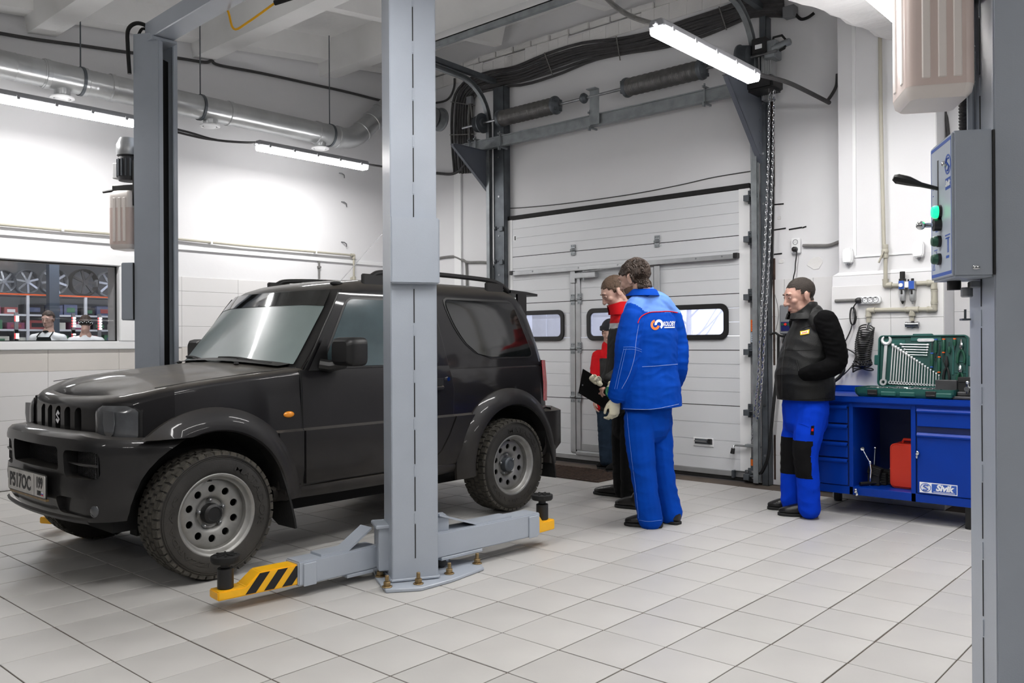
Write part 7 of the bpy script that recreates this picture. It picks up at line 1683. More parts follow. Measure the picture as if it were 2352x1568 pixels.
def add_head(b, H, s=1.0, neck=None):
    def P(x, y, z): return H @ (V((x, y, z))*s)
    Rm = H.to_3x3(); q = lambda c, r, rot=None: b.sph(P(*c), tuple(k*s for k in r), 20, 14, Rm=Rm if rot is None else Rm @ rot)
    q((0, -.018, .036), (.074, .094, .082)); q((0, .022, .010), (.064, .074, .080)); q((0, .030, -.045), (.058, .056, .062)); q((0, .040, -.085), (.044, .043, .032)); q((0, .068, -.098), (.021, .018, .018))
    for sx in (-1, 1):
        q((sx*.041, .058, -.022), (.021, .022, .020)); q((sx*.044, .02, -.075), (.018, .034, .03)); q((sx*.032, .083, .030), (.026, .010, .008)); q((sx*.011, .094, -.036), (.009, .011, .008)); q((sx*.022, .076, -.006), (.014, .010, .012))
        ear = Matrix.Rotation(sx*R(-16), 3, 'Z'); q((sx*.078, -.012, -.010), (.008, .020, .033), ear); q((sx*.082, -.016, .004), (.006, .018, .020), ear)
    b.tube([P(0, .086, .022), P(0, .098, -.008), P(0, .110, -.034)], [.0075*s, .0095*s, .0125*s], 10); b.sph(P(0, .108, -.036), .0115*s, 10, 8)
    q((0, .082, -.066), (.024, .010, .007)); q((0, .080, -.077), (.021, .010, .008))
    if neck is not None: limb(b, [P(0, -.028, -.05), P(0, -.034, -.10), V(neck)], [.058*s, .056*s, .066*s], 2)
def face_bits(H, s, parent, hairm, brow=True, lidm=None):
    lidm = lidm or parent.data.materials[0]
    def P(x, y, z): return H @ (V((x, y, z))*s)
    Rm = H.to_3x3()
    for sx in (-1, 1):
        b = MB(); b.sph(P(sx*.031, .0785, .007), (.0118*s, .0090*s, .0075*s), 12, 8, Rm=Rm); e = b.build('eye', eye_w, parent)
        b = MB(); b.sph(P(sx*.031, .0865, .0045), (.0048*s, .002*s, .0048*s), 10, 6, Rm=Rm); b.build('iris', eye_d, e)
        b = MB(); b.tube([P(sx*.031-.0135*s, .0825, .0075), P(sx*.031-.006, .0868, .0115), P(sx*.031+.006, .0868, .0115), P(sx*.031+.0135*s, .0825, .0075)], [.0030*s, .0044*s, .0044*s, .0030*s], 8); b.build('eyelid', lidm, e)
        b = MB(); b.tube([P(sx*.031-.012*s, .0825, .0025), P(sx*.031, .0868, -.0015), P(sx*.031+.012*s, .0825, .0025)], [.0022*s, .003*s, .0022*s], 8); b.build('eyelid', lidm, e)
        if brow: b = MB(); b.tube([P(sx*.013, .0925, .028), P(sx*.030, .0932, .0325), P(sx*.050, .082, .027)], [.0028*s, .0036*s, .0018*s], 6); b.build('eyebrow', hairm, parent)
    b = MB(); b.tube([P(-.021, .084, -.070), P(-.008, .0905, -.0685), P(.008, .0905, -.0685), P(.021, .084, -.070)], [.002*s, .004*s, .004*s, .002*s], 6); b.tube([P(-.017, .084, -.0755), P(0, .0905, -.077), P(.017, .084, -.0755)], [.002*s, .0048*s, .002*s], 6); b.build('lips', lip, parent)
def add_hair(H, s, body, parent, m, rule, thick, rough=.002):
    """hair cap lifted off the head of the body mesh"""
    off = ROOT[body].translation; me = body.data; Hi = H.inverted(); me_v = me.vertices; use = {}; fs = []
    for p in me.polygons:
        c = Hi @ (V(p.center)+off)
        if c.length < .2 and rule(c.x/s, c.y/s, c.z/s): fs.append(list(p.vertices))
    cnt = {}
    for f in fs:
        for i in f: cnt[i] = cnt.get(i, 0)+1
    vs = []; idx = {}
    for i in cnt:
        q = me_v[i]; c = V(q.co)+off; edge = cnt[i] < 4
        h = (.0008 if edge else thick*(1+.35*noise.noise(c*38))+rough*noise.noise(V((c.x*150, c.y*150, c.z*45)))); idx[i] = len(vs); vs.append(c+q.normal*h)
    b = MB(); b.add(vs, [[idx[i] for i in f] for f in fs]); return b.build('hair', m, parent, smooth=60)
def hand(b, W, d, nrm, thumb, curl=.5, s=1.0, spread=.06):
    """palm, four unequal fingers and a thumb; W wrist, d finger direction, nrm direction the fingers curl to, thumb side vector"""
    d = V(d).normalized(); n_ = (V(nrm)-d*V(nrm).dot(d)).normalized(); x = d.cross(n_); x = x if x.dot(V(thumb)) > 0 else -x
    L = lambda a, c, e: V(W)+(x*a+d*c+n_*e)*s
    etube(b, [L(0, -.02, 0), L(0, .01, 0), L(.002, .05, .002), L(.0, .088, .002)], [.027*s, .033*s, .042*s, .040*s], [.021*s, .019*s, .017*s, .013*s], x, 14)
    for k, (xo, ln, r) in enumerate(((.030, .070, .0088), (.0105, .079, .0092), (-.0105, .073, .0088), (-.030, .056, .0078))):
        p = L(xo, .080, .002); a = 0; pts = [p]; dd = d+x*spread*(1.5-k)*.5
        for seg, cv in ((.46, .9), (.31, 1.1), (.23, .8)):
            a += curl*cv; v_ = dd*math.cos(a)+n_*math.sin(a); p = p+v_.normalized()*ln*seg*s; pts.append(p)
        rs = [r*s*q for q in (1.08, 1.0, .94, .80)]; b.tube(pts, rs, 9); b.sph(pts[0], rs[0], 9, 7); b.sph(pts[-1], rs[-1], 9, 7)
        for q_, r_ in zip(pts[1:3], rs[1:3]): b.sph(q_, r_*1.04, 9, 7)
    tp_ = [L(.026, .012, .004), L(.046, .036, .012), L(.052, .064, .012+.022*curl), L(.044, .088, .016+.040*curl)]
    b.tube(tp_, [.0135*s, .0118*s, .0102*s, .0085*s], 9); b.sph(tp_[0], .0135*s, 9, 7); b.sph(tp_[-1], .0085*s, 9, 7)
def shoe(parent, heel, toe, w=.046, h=.085, m=None, sole=None, name='shoe', hi=0):
    heel, toe = V((heel[0], heel[1], 0)), V((toe[0], toe[1], 0)); d = (toe-heel).normalized(); L_ = (toe-heel).length; sd = V((-d.y, d.x, 0)); z = V((0, 0, 1)); b = MB()
    P = lambda f, zz: heel+d*L_*f+z*zz
    etube(b, [P(.10, .05), P(.22, .052), P(.42, .05), P(.62, .042), P(.80, .035), P(.92, .030)], [w*.78, w*.85, w*.86, w, w*.92, w*.60], [.042, .045, .042, .036, .028, .021], sd, 16)
    limb(b, [P(.20, .05), P(.19, h+hi)], [.046, .043], 0)
    s_ = blob(name, b, m or leather, parent, .006, 3)
    q = MB(); pts = []
    for f, ww in ((0, .5), (.05, .78), (.2, .86), (.45, .84), (.66, 1.02), (.84, .95), (.95, .66), (1.0, .28)): pts.append((f, ww))
    poly = [heel+d*L_*f+sd*w*ww for f, ww in pts]+[heel+d*L_*f-sd*w*ww for f, ww in pts[::-1]]
    vs = [p+z*.001 for p in poly]+[p+z*.020 for p in poly]; n = len(poly); q.add(vs, [tuple(range(n)), tuple(range(2*n-1, n-1, -1))]+[((k+1) % n, k, n+k, n+(k+1) % n) for k in range(n)])
    q.b2((0, 0, 0), (0, 0, 0)) if False else None
    q.build('sole', sole or M['black_rub'], s_, bev=.003); return s_

def azv(a): return V((math.cos(R(a)), math.sin(R(a)), 0))
# ---------- man in blue, back to the camera
base = at(1492, 1207, Z=0); D0 = depth(base); J = lambda x, y, d=0: at(x, y, D=D0+d)
man = thing('person', 'man in royal blue work suit with light blue shoulders, back to the camera', 'person', (base.x, base.y, 0))
fa = azv(75); sv = V((fa.y, -fa.x, 0))
sh_l, sh_r = J(1453, 734, -.10), J(1540, 730, .10); el_l, wr_l = J(1437, 842, -.13), J(1415, 910, -.08); el_r, wr_r = J(1556, 840, .10), J(1520, 905, .36)
pel, wai, che, nek = J(1492, 945, .01), J(1494, 850, .0), J(1497, 765, .0), J(1476, 690, .03)
hl_, kl_, al_ = J(1468, 960, -.06), J(1476, 1070, -.07), J(1491, 1185, -.05); hr_, kr_, ar_ = J(1511, 958, .07), J(1519, 1060, .08), J(1537, 1172, .09)
H = head_frame(J(1457, 640, .03), 92, 16)
b = MB(); add_head(b, H, 1.04, nek)
etube(b, [pel, wai, che, nek-V((0, 0, .06))], [.15, .14, .16, .10], [.10, .095, .10, .07], sv); limb(b, [sh_l, el_l, wr_l], [.05, .042, .030]); limb(b, [sh_r, el_r, wr_r], [.05, .042, .030]); limb(b, [hl_, kl_, al_], [.075, .055, .04]); limb(b, [hr_, kr_, ar_], [.075, .055, .04])
limb(b, [sh_l, che, sh_r], [.05, .09, .05], 3)
body_ = blob('body', b, skin, man, .0055, 3)
face_bits(H, 1.04, body_, hair_br)
hb = add_hair(H, 1.04, body_, body_, hair_br, lambda x, y, z: (z > .045 and y < .078) or (z > -.088 and y < -.040) or (z > -.045 and y < -.022 and abs(x) > .03) or (z > -.005 and y < .012 and abs(x) > .04 and not (abs(x) > .076 and z < .025)) or (y < .05 and z > .028), .012, .003)
# short beard along the jaw
bd = add_hair(H, 1.04, body_, body_, mat('stubble', (98, 74, 60), .8, var=.2, vscale=60), lambda x, y, z: z < -.05 and y > -.005 and z > -.125 and not (abs(x) < .026 and -.082 < z < -.06), .0016, .0006); bd.name = 'beard'
# jacket
b = MB()
etube(b, [J(1497, 1000, .0), J(1497, 940, 0), J(1496, 885, 0), wai, J(1496, 800, 0), che, J(1496, 738, .01), J(1490, 712, .02), J(1483, 690, .02)], [.225, .222, .214, .202, .198, .198, .186, .145, .098], [.175, .168, .156, .142, .136, .130, .115, .10, .085], sv, 24)
limb(b, [sh_l, J(1442, 785, -.13), el_l, J(1425, 880, -.11), J(1418, 904, -.09)], [.078, .080, .074, .066, .062]); limb(b, [sh_r, J(1554, 785, .11), el_r, J(1545, 880, .22), wr_r], [.076, .074, .070, .06, .055])
limb(b, [sh_l, J(1497, 722, .01), sh_r], [.066, .085, .066], 3)
limb(b, [J(1482, 686, .02), J(1516, 700, .06), sh_r], [.072, .078, .064]); limb(b, [J(1477, 690, .01), J(1462, 708, -.05), sh_l], [.072, .076, .066])
limb(b, [J(1482, 696, .02), J(1477, 674, .025)], [.092, .078], 0)
yz = J(1500, 716, -.12).z
def jcls(c, n): 
    q = (c-V(che)).dot(sv); rear = (c-V(che)).dot(fa)
    lim = yz-.0+.0*q+(.0 if q > -.12 else (-(q+.12))*.9)
    return 1 if c.z > lim-(.07 if rear > .03 else 0) else 0
jk = blob('jacket', b, [cloth_blue, cloth_lb], man, .0075, 3, amp=.0060, classify=jcls, cut=(J(1496, 935, 0), V((-.02, .03, 1))))
bv = bvh_of([jk])
# collar standing round the neck
b = MB(); cpts = []
for k in range(25):
    a = R(-150+300*k/24); dv = -fa*math.cos(a)+sv*math.sin(a); cpts.append((J(1476, 672, .02)+dv*.079, dv))
rows = [[p+V((0, 0, -.03))+dv*.008 for p, dv in cpts], [p+V((0, 0, .018)) for p, dv in cpts], [p+V((0, 0, .022))+dv*.006 for p, dv in cpts], [p+V((0, 0, .014))+dv*.016 for p, dv in cpts], [p+V((0, 0, -.022))+dv*.034 for p, dv in cpts]]
b.grid(rows, flip=True); b.build('collar', cloth_blue, man, smooth=60)
seam(bv, 'red_piping', [(1465, 742), (1470, 730), (1480, 722), (1495, 717), (1515, 716), (1535, 715), (1556, 718)], .0035, cloth_red, jk, .001)
for pts in (((1432, 938), (1470, 940), (1510, 938), (1566, 926)), ((1467, 745), (1461, 780), (1457, 820), (1445, 860), (1428, 892)), ((1475, 842), (1510, 840), (1556, 836))): seam(bv, 'stitching', pts, .0013, mat('white_thread', (150, 175, 232), .8) if 'thread' not in M else M['thread'], jk, .0012)
for dx_ in (0, 5): seam(bv, 'stitching', ((1433+dx_, 800), (1425+dx_, 835), (1417+dx_, 870), (1412+dx_, 893)), .0013, cloth_lb, jk, .0012); seam(bv, 'stitching', ((1432, 797+dx_), (1455, 797+dx_), (1474, 803+dx_)), .0013, cloth_lb, jk, .0012)
# back print: two interlocked hooks and the name
def arc_poly(cx, cy_, r0, r1, a0, a1, n=14): return [(cx+r1*math.cos(R(lerp(a0, a1, k/n))), cy_+r1*1.15*math.sin(R(lerp(a0, a1, k/n)))) for k in range(n+1)], [(cx+r0*math.cos(R(lerp(a0, a1, k/n))), cy_+r0*1.15*math.sin(R(lerp(a0, a1, k/n)))) for k in range(n+1)]
for nm, args, m in (('logo_hook', (1504.5, 746, 5.4, 10.4, 12, 262), 'orange_print'), ('logo_hook', (1513, 745, 4.8, 9.8, 170, 420), 'white_print')):
    o_, i_ = arc_poly(*args); n = len(o_); decal(bv, nm, o_+i_, [(k, k+1, n+k+1, n+k) for k in range(n-1)], M[m], jk)
vs, fs = text_geo('KOLOBY', 1.0, 0, .02); xs_ = [q[0] for q in vs]; ys2 = [q[1] for q in vs]; xa, xb, ya_, yb_ = min(xs_), max(xs_), min(ys2), max(ys2)
decal(bv, 'logo_lettering', [(lerp(1523.5, 1550, (x-xa)/(xb-xa)), lerp(749, 738.5-1*(x-xa)/(xb-xa), (y-ya_)/(yb_-ya_))) for x, y, z in vs], fs, M['white_print'], jk)
decal(bv, 'logo_line', [(lerp(1525, 1549, k/8), 751.0-.8*k/8) for k in range(9)]+[(lerp(1525, 1549, k/8), 753.4-.8*k/8) for k in range(9)], [(k, k+1, 9+k+1, 9+k) for k in range(8)], M['white_print'], jk)
# trousers
b = MB(); etube(b, [J(1490, 985, .01), J(1490, 940, .01), J(1492, 890, 0)], [.165, .172, .165], [.118, .125, .115], sv)
limb(b, [hl_, J(1470, 1015, -.07), kl_, J(1484, 1130, -.06), J(1493, 1191, -.045)], [.098, .092, .082, .078, .080]); limb(b, [hr_, J(1514, 1010, .08), kr_, J(1528, 1120, .085), J(1540, 1177, .085)], [.098, .090, .080, .076, .078])
tr_ = blob('trousers', b, cloth_blue, man, .0075, 3, amp=.008, fs=(7, 7, 15)); bt = bvh_of([tr_])
seam(bt, 'stitching', ((1440, 945), (1445, 1000), (1452, 1060), (1460, 1120), (1467, 1190)), .0013, cloth_lb, tr_, .0012); seam(bt, 'stitching', ((1468, 1194), (1490, 1197), (1520, 1194)), .0013, cloth_lb, tr_, .0012)
shoe(man, at(1522, 1211, Z=0), at(1434, 1205, Z=0), .050); shoe(man, at(1561, 1205, Z=0), at(1490, 1192, Z=0), .048)
b = MB(); wd = (J(1407, 945, -.05)-wr_l); hand(b, J(1414, 916, -.08), V((-.05, .0, -1))+wd.normalized()*.3, fa+V((0, 0, -.1)), fa*.4-sv*1.0, .55, 1.08); 
gl = blob('glove', b, [glove_w, glove_g], man, .0042, 2, classify=lambda c, n: 1 if n.dot(fa+sv*.6) > .15 else 0)
b = MB(); b.lathe([(.043, -.02), (.046, 0), (.040, .03)], J(1416, 913, -.08), (.1, 0, 1), 16, cap=False); b.build('glove_cuff', glove_w, man)
b = MB(); hand(b, wr_r, fa, V((0, 0, -1)), -sv, .7, 1.0); blob('hand', b, skin, man, .0045, 2)
b = MB(); b.cyl(J(1419, 904, -.09), J(1416, 914, -.085), .062, .060, 18); b.build('cuff', cloth_blue, jk, bev=.004)

# ---------- man with the clipboard
base = at(1412, 1150, Z=0); D0 = depth(base); J = lambda x, y, d=0, D0=D0: at(x, y, D=D0+d)
man2 = thing('person', 'man in grey and red jacket looking down at a clipboard beside the man in blue', 'person', (base.x, base.y, 0))
fa = azv(138); sv = V((fa.y, -fa.x, 0)); lv = -sv
nek = J(1428, 712, 0); che = J(1437, 775, .02); wai = J(1440, 860, .03); pel = J(1444, 940, .03)
sh_l, sh_r = J(1444, 752, -.17), J(1424, 752, .19); el_l, wr_l = J(1447, 842, -.24), J(1400, 877, -.28); el_r, wr_r = J(1412, 840, .22), J(1388, 880, .05)
H = head_frame(J(1411, 671, .0), 140, 30)
b = MB(); add_head(b, H, 1.03, nek); etube(b, [pel, wai, che, nek-V((0, 0, .06))], [.15, .14, .16, .10], [.10, .095, .10, .07], sv)
limb(b, [sh_l, el_l, wr_l], [.05, .042, .030]); limb(b, [sh_r, el_r, wr_r], [.05, .042, .030]); limb(b, [sh_l, che, sh_r], [.05, .09, .05], 3)
hl_, kl_, al_ = J(1452, 950, -.08), J(1448, 1045, -.09), J(1448, 1140, -.06); hr_, kr_, ar_ = J(1432, 950, .12), J(1428, 1040, .10), J(1430, 1115, .02)
limb(b, [hl_, kl_, al_], [.075, .055, .04]); limb(b, [hr_, kr_, ar_], [.075, .055, .04]); body_ = blob('body', b, skin, man2, .0055, 3)
face_bits(H, 1.03, body_, hair_lt)
add_hair(H, 1.03, body_, body_, hair_lt, lambda x, y, z: (z > .058 and y < .070) or (y < -.04 and z > -.055) or (z > .0 and y < .02 and abs(x) > .04 and not (abs(x) > .076 and z < .028)) or (y < .045 and z > .035), .005, .003)
b = MB(); etube(b, [J(1442, 930, .03), J(1440, 890, .03), wai, J(1438, 810, .02), che, J(1436, 745, .02), J(1430, 722, .01)], [.20, .20, .19, .19, .19, .165, .11], [.155, .150, .145, .140, .132, .115, .09], sv, 24)
limb(b, [sh_l, J(1452, 800, -.23), el_l, J(1425, 860, -.27), J(1404, 872, -.28)], [.080, .078, .074, .064, .056]); limb(b, [sh_r, J(1418, 800, .22), el_r, J(1400, 865, .14), wr_r], [.078, .075, .07, .06, .052]); limb(b, [sh_l, J(1436, 742, .02), sh_r], [.068, .09, .068], 3)
zr1, zr2, zr3 = J(1430, 735, 0).z, J(1415, 742, -.1).z, J(1415, 754, -.1).z
def c2(c, n):
    if zr3 < c.z < zr2 and (c-V(che)).dot(fa) < .30: return 2
    return 1 if c.z > zr2 else 0
jk2 = blob('jacket', b, [cloth_dg, cloth_red, mat('reflective_band', (168, 168, 170), .4)], man2, .0075, 3, amp=.006, classify=c2)
b = MB(); rows = []
for zo, ro in ((-.035, .10), (.0, .094), (.035, .090), (.062, .088), (.062, .080), (.02, .078)):
    rows.append([J(1425, 712, 0)+fa*.012*(zo/.05)+(-fa*math.cos(a)+sv*math.sin(a))*ro+V((0, 0, zo-.028*max(0, -math.cos(a))*(zo > .03))) for a in [R(-165+330*k/28) for k in range(29)]])
b.grid(rows, flip=True); b.build('collar', cloth_red, man2, smooth=60)
b = MB(); etube(b, [J(1441, 985, .03), J(1442, 945, .03), J(1442, 910, .03)], [.155, .16, .155], [.115, .12, .115], sv); limb(b, [hl_, kl_, J(1447, 1146, -.06)], [.09, .075, .066]); limb(b, [hr_, kr_, J(1430, 1122, .02)], [.09, .075, .066]); blob('trousers', b, cloth_bk, man2, .008, 3, amp=.006)
shoe(man2, at(1440, 1143, Z=0), at(1364, 1133, Z=0), .045, m=leather); shoe(man2, at(1476, 1170, Z=0), at(1413, 1163, Z=0), .045, m=leather)
b = MB(); hand(b, wr_l, (J(1381, 892, -.30)-wr_l), V((0, 0, -1))+fa*.2, V((0, 0, 1))+fa*.3, .75, 1.0); blob('hand', b, skin_b, man2, .0042, 2)
b = MB(); hand(b, wr_r, fa, V((0, 0, -1)), lv, .8, .98); blob('hand', b, skin_b, man2, .0045, 2)
cbD = D0-.30
def CB(x, y, o=0): return at(x, y, D=cbD+o)
t = thing('clipboard', 'black clipboard held low by the man in the grey and red jacket', 'clipboard', CB(1372, 895))
TL, BL_, BR_, TR_ = CB(1339, 847, .05), CB(1329, 902, .10), CB(1402, 946, -.02), CB(1408, 888, -.06); nn_ = (TR_-TL).cross(BL_-TL).normalized()*.004
b = MB(); vs = [TL, BL_, BR_, TR_]; b.add([p-nn_ for p in vs]+[p+nn_ for p in vs], [(0, 1, 2, 3), (7, 6, 5, 4), (0, 4, 5, 1), (1, 5, 6, 2), (2, 6, 7, 3), (3, 7, 4, 0)]); b.build('board', cloth_bk, t)
for px, py in ((1342, 866), (1338, 884)):
    p = CB(px, py, .075); b = MB(); b.sph(p-FW*.012, .006, 8, 6); b.build('rivet', M['steel'], t)
gl = thing('work_gloves', 'pair of cream knitted work gloves bunched in the hand over the clipboard', 'gloves', CB(1362, 872, -.02))
for k, (x, y) in enumerate(((1361, 870), (1370, 874))):
    b = MB(); hand(b, CB(x+8, y+7, -.04), CB(x-6, y-8, -.04)-CB(x+8, y+7, -.04), FW*-1, UP, 1.2, .58); limb(b, [CB(x+7, y+7, -.04), CB(x-1, y-1, -.04)], [.019, .022], 0); blob('glove', b, glove_w, gl, .0042, 2)
g2 = thing('work_glove', 'green palmed work glove held in front of the man in blue', 'glove', J(1402, 890, -.42)); b = MB(); hand(b, J(1404, 884, -.42), V((.05, -.1, -1)), -FW, -RT, .7, .85); blob('glove_fabric', b, [glove_w, glove_g], g2, .0045, 2, classify=lambda c, n: 1 if c.z < J(1402, 888, -.42).z else 0)

# ---------- child by the door
base = at(1398, 1078, Z=0); D0 = depth(base); J = lambda x, y, d=0, D0=D0: at(x, y, D=D0+d)
kid = thing('person', 'child in red jacket, jeans and dark knitted hat standing by the door', 'person', (base.x, base.y, 0))
fa = azv(215); sv = V((fa.y, -fa.x, 0))
pel, che, nek = J(1398, 925), J(1400, 840), J(1400, 793); sh_a, sh_b = J(1374, 818, .0), J(1425, 818, .0)
H = head_frame(J(1401, 763, -.02), 200, 8); b = MB(); add_head(b, H, .92, nek); etube(b, [pel, che, nek-V((0, 0, .05))], [.11, .12, .08], [.08, .085, .06], sv)
ea, wa = J(1367, 875, -.05), J(1366, 918, -.12); eb, wb = J(1432, 875, 0), J(1434, 920, -.05)
limb(b, [sh_a, ea, wa], [.036, .03, .022]); limb(b, [sh_b, eb, wb], [.036, .03, .022]); la = [J(1387, 935), J(1388, 1000), J(1390, 1058)]; lb = [J(1412, 935), J(1413, 1000), J(1410, 1062, -.03)]
limb(b, la, [.05, .042, .034]); limb(b, lb, [.05, .042, .034]); limb(b, [sh_a, che, sh_b], [.036, .07, .036], 3); body_ = blob('body', b, skin, kid, .006, 3); face_bits(H, .92, body_, hair_br, True)
b = MB(); etube(b, [J(1399, 930), J(1400, 880), che, J(1400, 812)], [.15, .15, .14, .09], [.115, .115, .11, .08], sv); limb(b, [sh_a, J(1369, 850, -.03), ea, J(1367, 908, -.10)], [.058, .055, .05, .042]); limb(b, [sh_b, eb, wb], [.058, .05, .042]); limb(b, [sh_a, J(1400, 818), sh_b], [.052, .07, .052], 3); limb(b, [J(1400, 806), J(1400, 796)], [.075, .072], 0)
zk = J(1380, 822).z; kj = blob('jacket', b, [cloth_red, cloth_dg], kid, .008, 3, amp=.006, classify=lambda c, n: 1 if (c.z < J(1395, 822).z and abs((c-V(che)).dot(sv)) < .09) else 0)
b = MB(); limb(b, la, [.066, .058, .05]); limb(b, lb, [.066, .058, .05]); etube(b, [J(1399, 945), J(1399, 915)], [.125, .13], [.09, .095], sv); blob('jeans', b, denim, kid, .007, 3, amp=.006)
shoe(kid, at(1400, 1078, Z=0), at(1372, 1075, Z=0)-V((.03, .02, 0)), .042, .10, cloth_bk, hi=.05); shoe(kid, at(1424, 1082, Z=0), at(1394, 1083, Z=0)-V((.04, .02, 0)), .042, .10, cloth_bk, hi=.05)
b = MB(); hand(b, wa, V((0, 0, -1)), -sv, fa, .4, .8); blob('hand', b, skin, kid, .0045, 2); b = MB(); hand(b, wb, V((0, 0, -1)), sv, fa, .4, .8); blob('hand', b, skin, kid, .0045, 2)
b = MB(); Rm = H.to_3x3(); b.sph(H @ V((0, -.012, .045)), (.082, .102, .086), 20, 12, Rm=Rm); hat = blob('knitted_hat', b, knit, kid, .006, 2)
b = MB(); b.lathe([(.088, -.02), (.097, -.012), (.097, .022), (.088, .03)], H @ V((0, -.008, .034)), Rm @ V((0, -.12, 1)), 26, cap=False); b.build('hat_cuff', knit, hat)

# ---------- man in black vest against the bench
base = at(1838, 1184, Z=0); D0 = depth(base); J = lambda x, y, d=0, D0=D0: at(x, y, D=D0+d)
man4 = thing('person', 'man in black vest, hands in pockets, standing before the blue bench', 'person', (base.x, base.y, 0))
fa = azv(150); sv = V((fa.y, -fa.x, 0))
pel, wai, che, nek = J(1851, 930), J(1849, 860), J(1863, 775), J(1853, 716)
sh_l, sh_r = J(1896, 738, -.18), J(1838, 742, .19); el_l, wr_l = J(1921, 832, -.23), J(1840, 860, -.10); el_r, wr_r = J(1855, 840, .28), J(1812, 868, .11)
H = head_frame(J(1836, 680, .0), 138, 13)
b = MB(); add_head(b, H, 1.05, nek); etube(b, [pel, wai, che, nek-V((0, 0, .06))], [.15, .15, .16, .10], [.12, .125, .11, .075], sv)
limb(b, [sh_l, el_l, wr_l], [.05, .042, .030]); limb(b, [sh_r, el_r, wr_r], [.05, .042, .030]); limb(b, [sh_l, che, sh_r], [.05, .09, .05], 3)
hl_ = [J(1866, 945, -.09), J(1850, 1045, -.12), J(1860, 1160, -.10)]; hr_ = [J(1838, 945, .09), J(1820, 1045, .10), J(1814, 1150, .10)]
limb(b, hl_, [.08, .06, .042]); limb(b, hr_, [.08, .06, .042])
hand(b, wr_l, fa*.5+FW*.8+V((0, 0, -.5)), V((0, 0, -1)), sv*-.2+V((0, 0, 1)), .4, .9); hand(b, wr_r, fa*.3-FW*.6+V((0, 0, -.6)), V((0, 0, -1)), V((0, 0, 1)), .4, .9)
body_ = blob('body', b, skin_b, man4, .0052, 3); face_bits(H, 1.05, body_, hair_dk)
add_hair(H, 1.05, body_, body_, hair_dk, lambda x, y, z: (z > .066 and y < .068) or (y < -.045 and z > -.045) or (z > .012 and y < .015 and abs(x) > .04 and not (abs(x) > .076 and z < .03)) or (y < .04 and z > .045), .0035, .0015)
b = MB(); etube(b, [J(1852, 965, 0), J(1851, 915, 0), J(1849, 885, 0), J(1847, 858, 0), J(1853, 820, 0), J(1861, 785, 0), J(1866, 750, 0), J(1858, 724, 0)], [.19, .195, .20, .20, .195, .19, .165, .10], [.172, .182, .190, .190, .172, .155, .130, .10], sv, 24)
limb(b, [sh_l+(V(che)-sh_l)*.25, J(1865, 738, 0), sh_r+(V(che)-sh_r)*.2], [.075, .10, .075], 3)
vest = blob('vest', b, cloth_vest, man4, .0075, 3, amp=.007, fs=(5, 5, 14), cut=(J(1850, 919, -.1), V((0, 0, 1))))
b = MB(); limb(b, [sh_l, J(1915, 785, -.22), el_l, J(1885, 852, -.23), J(1850, 858, -.165)], [.076, .073, .067, .058, .050]); blob('sleeve', b, cloth_bk2, man4, .007, 3, amp=.007, fs=(12, 12, 30))
b = MB(); limb(b, [sh_r, J(1846, 790, .26), el_r, J(1830, 860, .22), J(1815, 868, .14)], [.075, .072, .066, .056, .05]); blob('sleeve', b, cloth_bk2, man4, .007, 3, amp=.007, fs=(12, 12, 30))
b = MB(); rows = []; cc_ = J(1847, 716, 0)
for zo, ro, fo in ((-.05, .118, 0), (-.01, .104, .004), (.035, .094, .010), (.065, .092, .014), (.068, .086, .014), (.02, .084, .008)):
    rows.append([cc_+fa*fo+(-fa*math.cos(a)*1.12+sv*math.sin(a)*.95)*ro+V((0, 0, zo-.085*max(0, -math.cos(a))*(zo > .0))) for a in [R(-172+344*k/30) for k in range(31)]])
b.grid(rows, flip=True); b.build('collar', cloth_vest, man4, smooth=60)
bv = bvh_of([vest])
seam(bv, 'zip', ((1812, 742), (1804, 790), (1797, 840), (1796, 880), (1797, 915)), .0022, M['black_pl'], vest); seam(bv, 'hem_seam', ((1795, 913), (1830, 918), (1870, 917), (1908, 914)), .0022, cloth_bk, vest)
seam(bv, 'quilt_seam', ((1805, 803), (1840, 805), (1872, 803)), .0014, cloth_bk, vest); seam(bv, 'quilt_seam', ((1783, 862), (1815, 860), (1836, 862)), .0014, cloth_bk, vest); seam(bv, 'pocket_welt', ((1830, 826), (1834, 845), (1839, 862)), .0055, cloth_vest, vest); seam(bv, 'quilt_seam', ((1843, 755), (1860, 749), (1878, 747)), .0014, cloth_bk, vest)
decal(bv, 'badge', [(1838.5, 761), (1849, 759.5), (1860, 756.5), (1858.5, 766.5), (1848.5, 768.5), (1838.8, 770)], [(0, 1, 4, 5), (1, 2, 3, 4)], M['yellow_print'], vest, .004)
decal(bv, 'badge_field', [(1841, 763), (1849, 761.6), (1857.3, 759.4), (1856.4, 764.8), (1848.6, 766.4), (1841, 767.6)], [(0, 1, 4, 5), (1, 2, 3, 4)], M['white_print'], vest, .0055)
decal(bv, 'badge_print', [(1843, 764.2), (1849, 763), (1855.5, 761.4), (1855, 763.8), (1848.6, 765.2), (1843, 766.2)], [(0, 1, 4, 5), (1, 2, 3, 4)], M['orange_print'], vest, .0065)
b = MB(); etube(b, [J(1850, 970, 0), J(1850, 935, 0), J(1850, 895, 0)], [.165, .172, .165], [.135, .14, .14], sv); limb(b, hl_[:1]+[J(1856, 1000, -.11)]+hl_[1:2]+[J(1856, 1110, -.11), J(1859, 1166, -.10)], [.104, .096, .080, .074, .072]); limb(b, hr_[:1]+[J(1827, 1000, .10)]+hr_[1:2]+[J(1818, 1105, .10), J(1817, 1152, .10)], [.104, .096, .080, .072, .070])
z_a, z_b = J(1820, 1006, 0).z, J(1820, 1090, 0).z
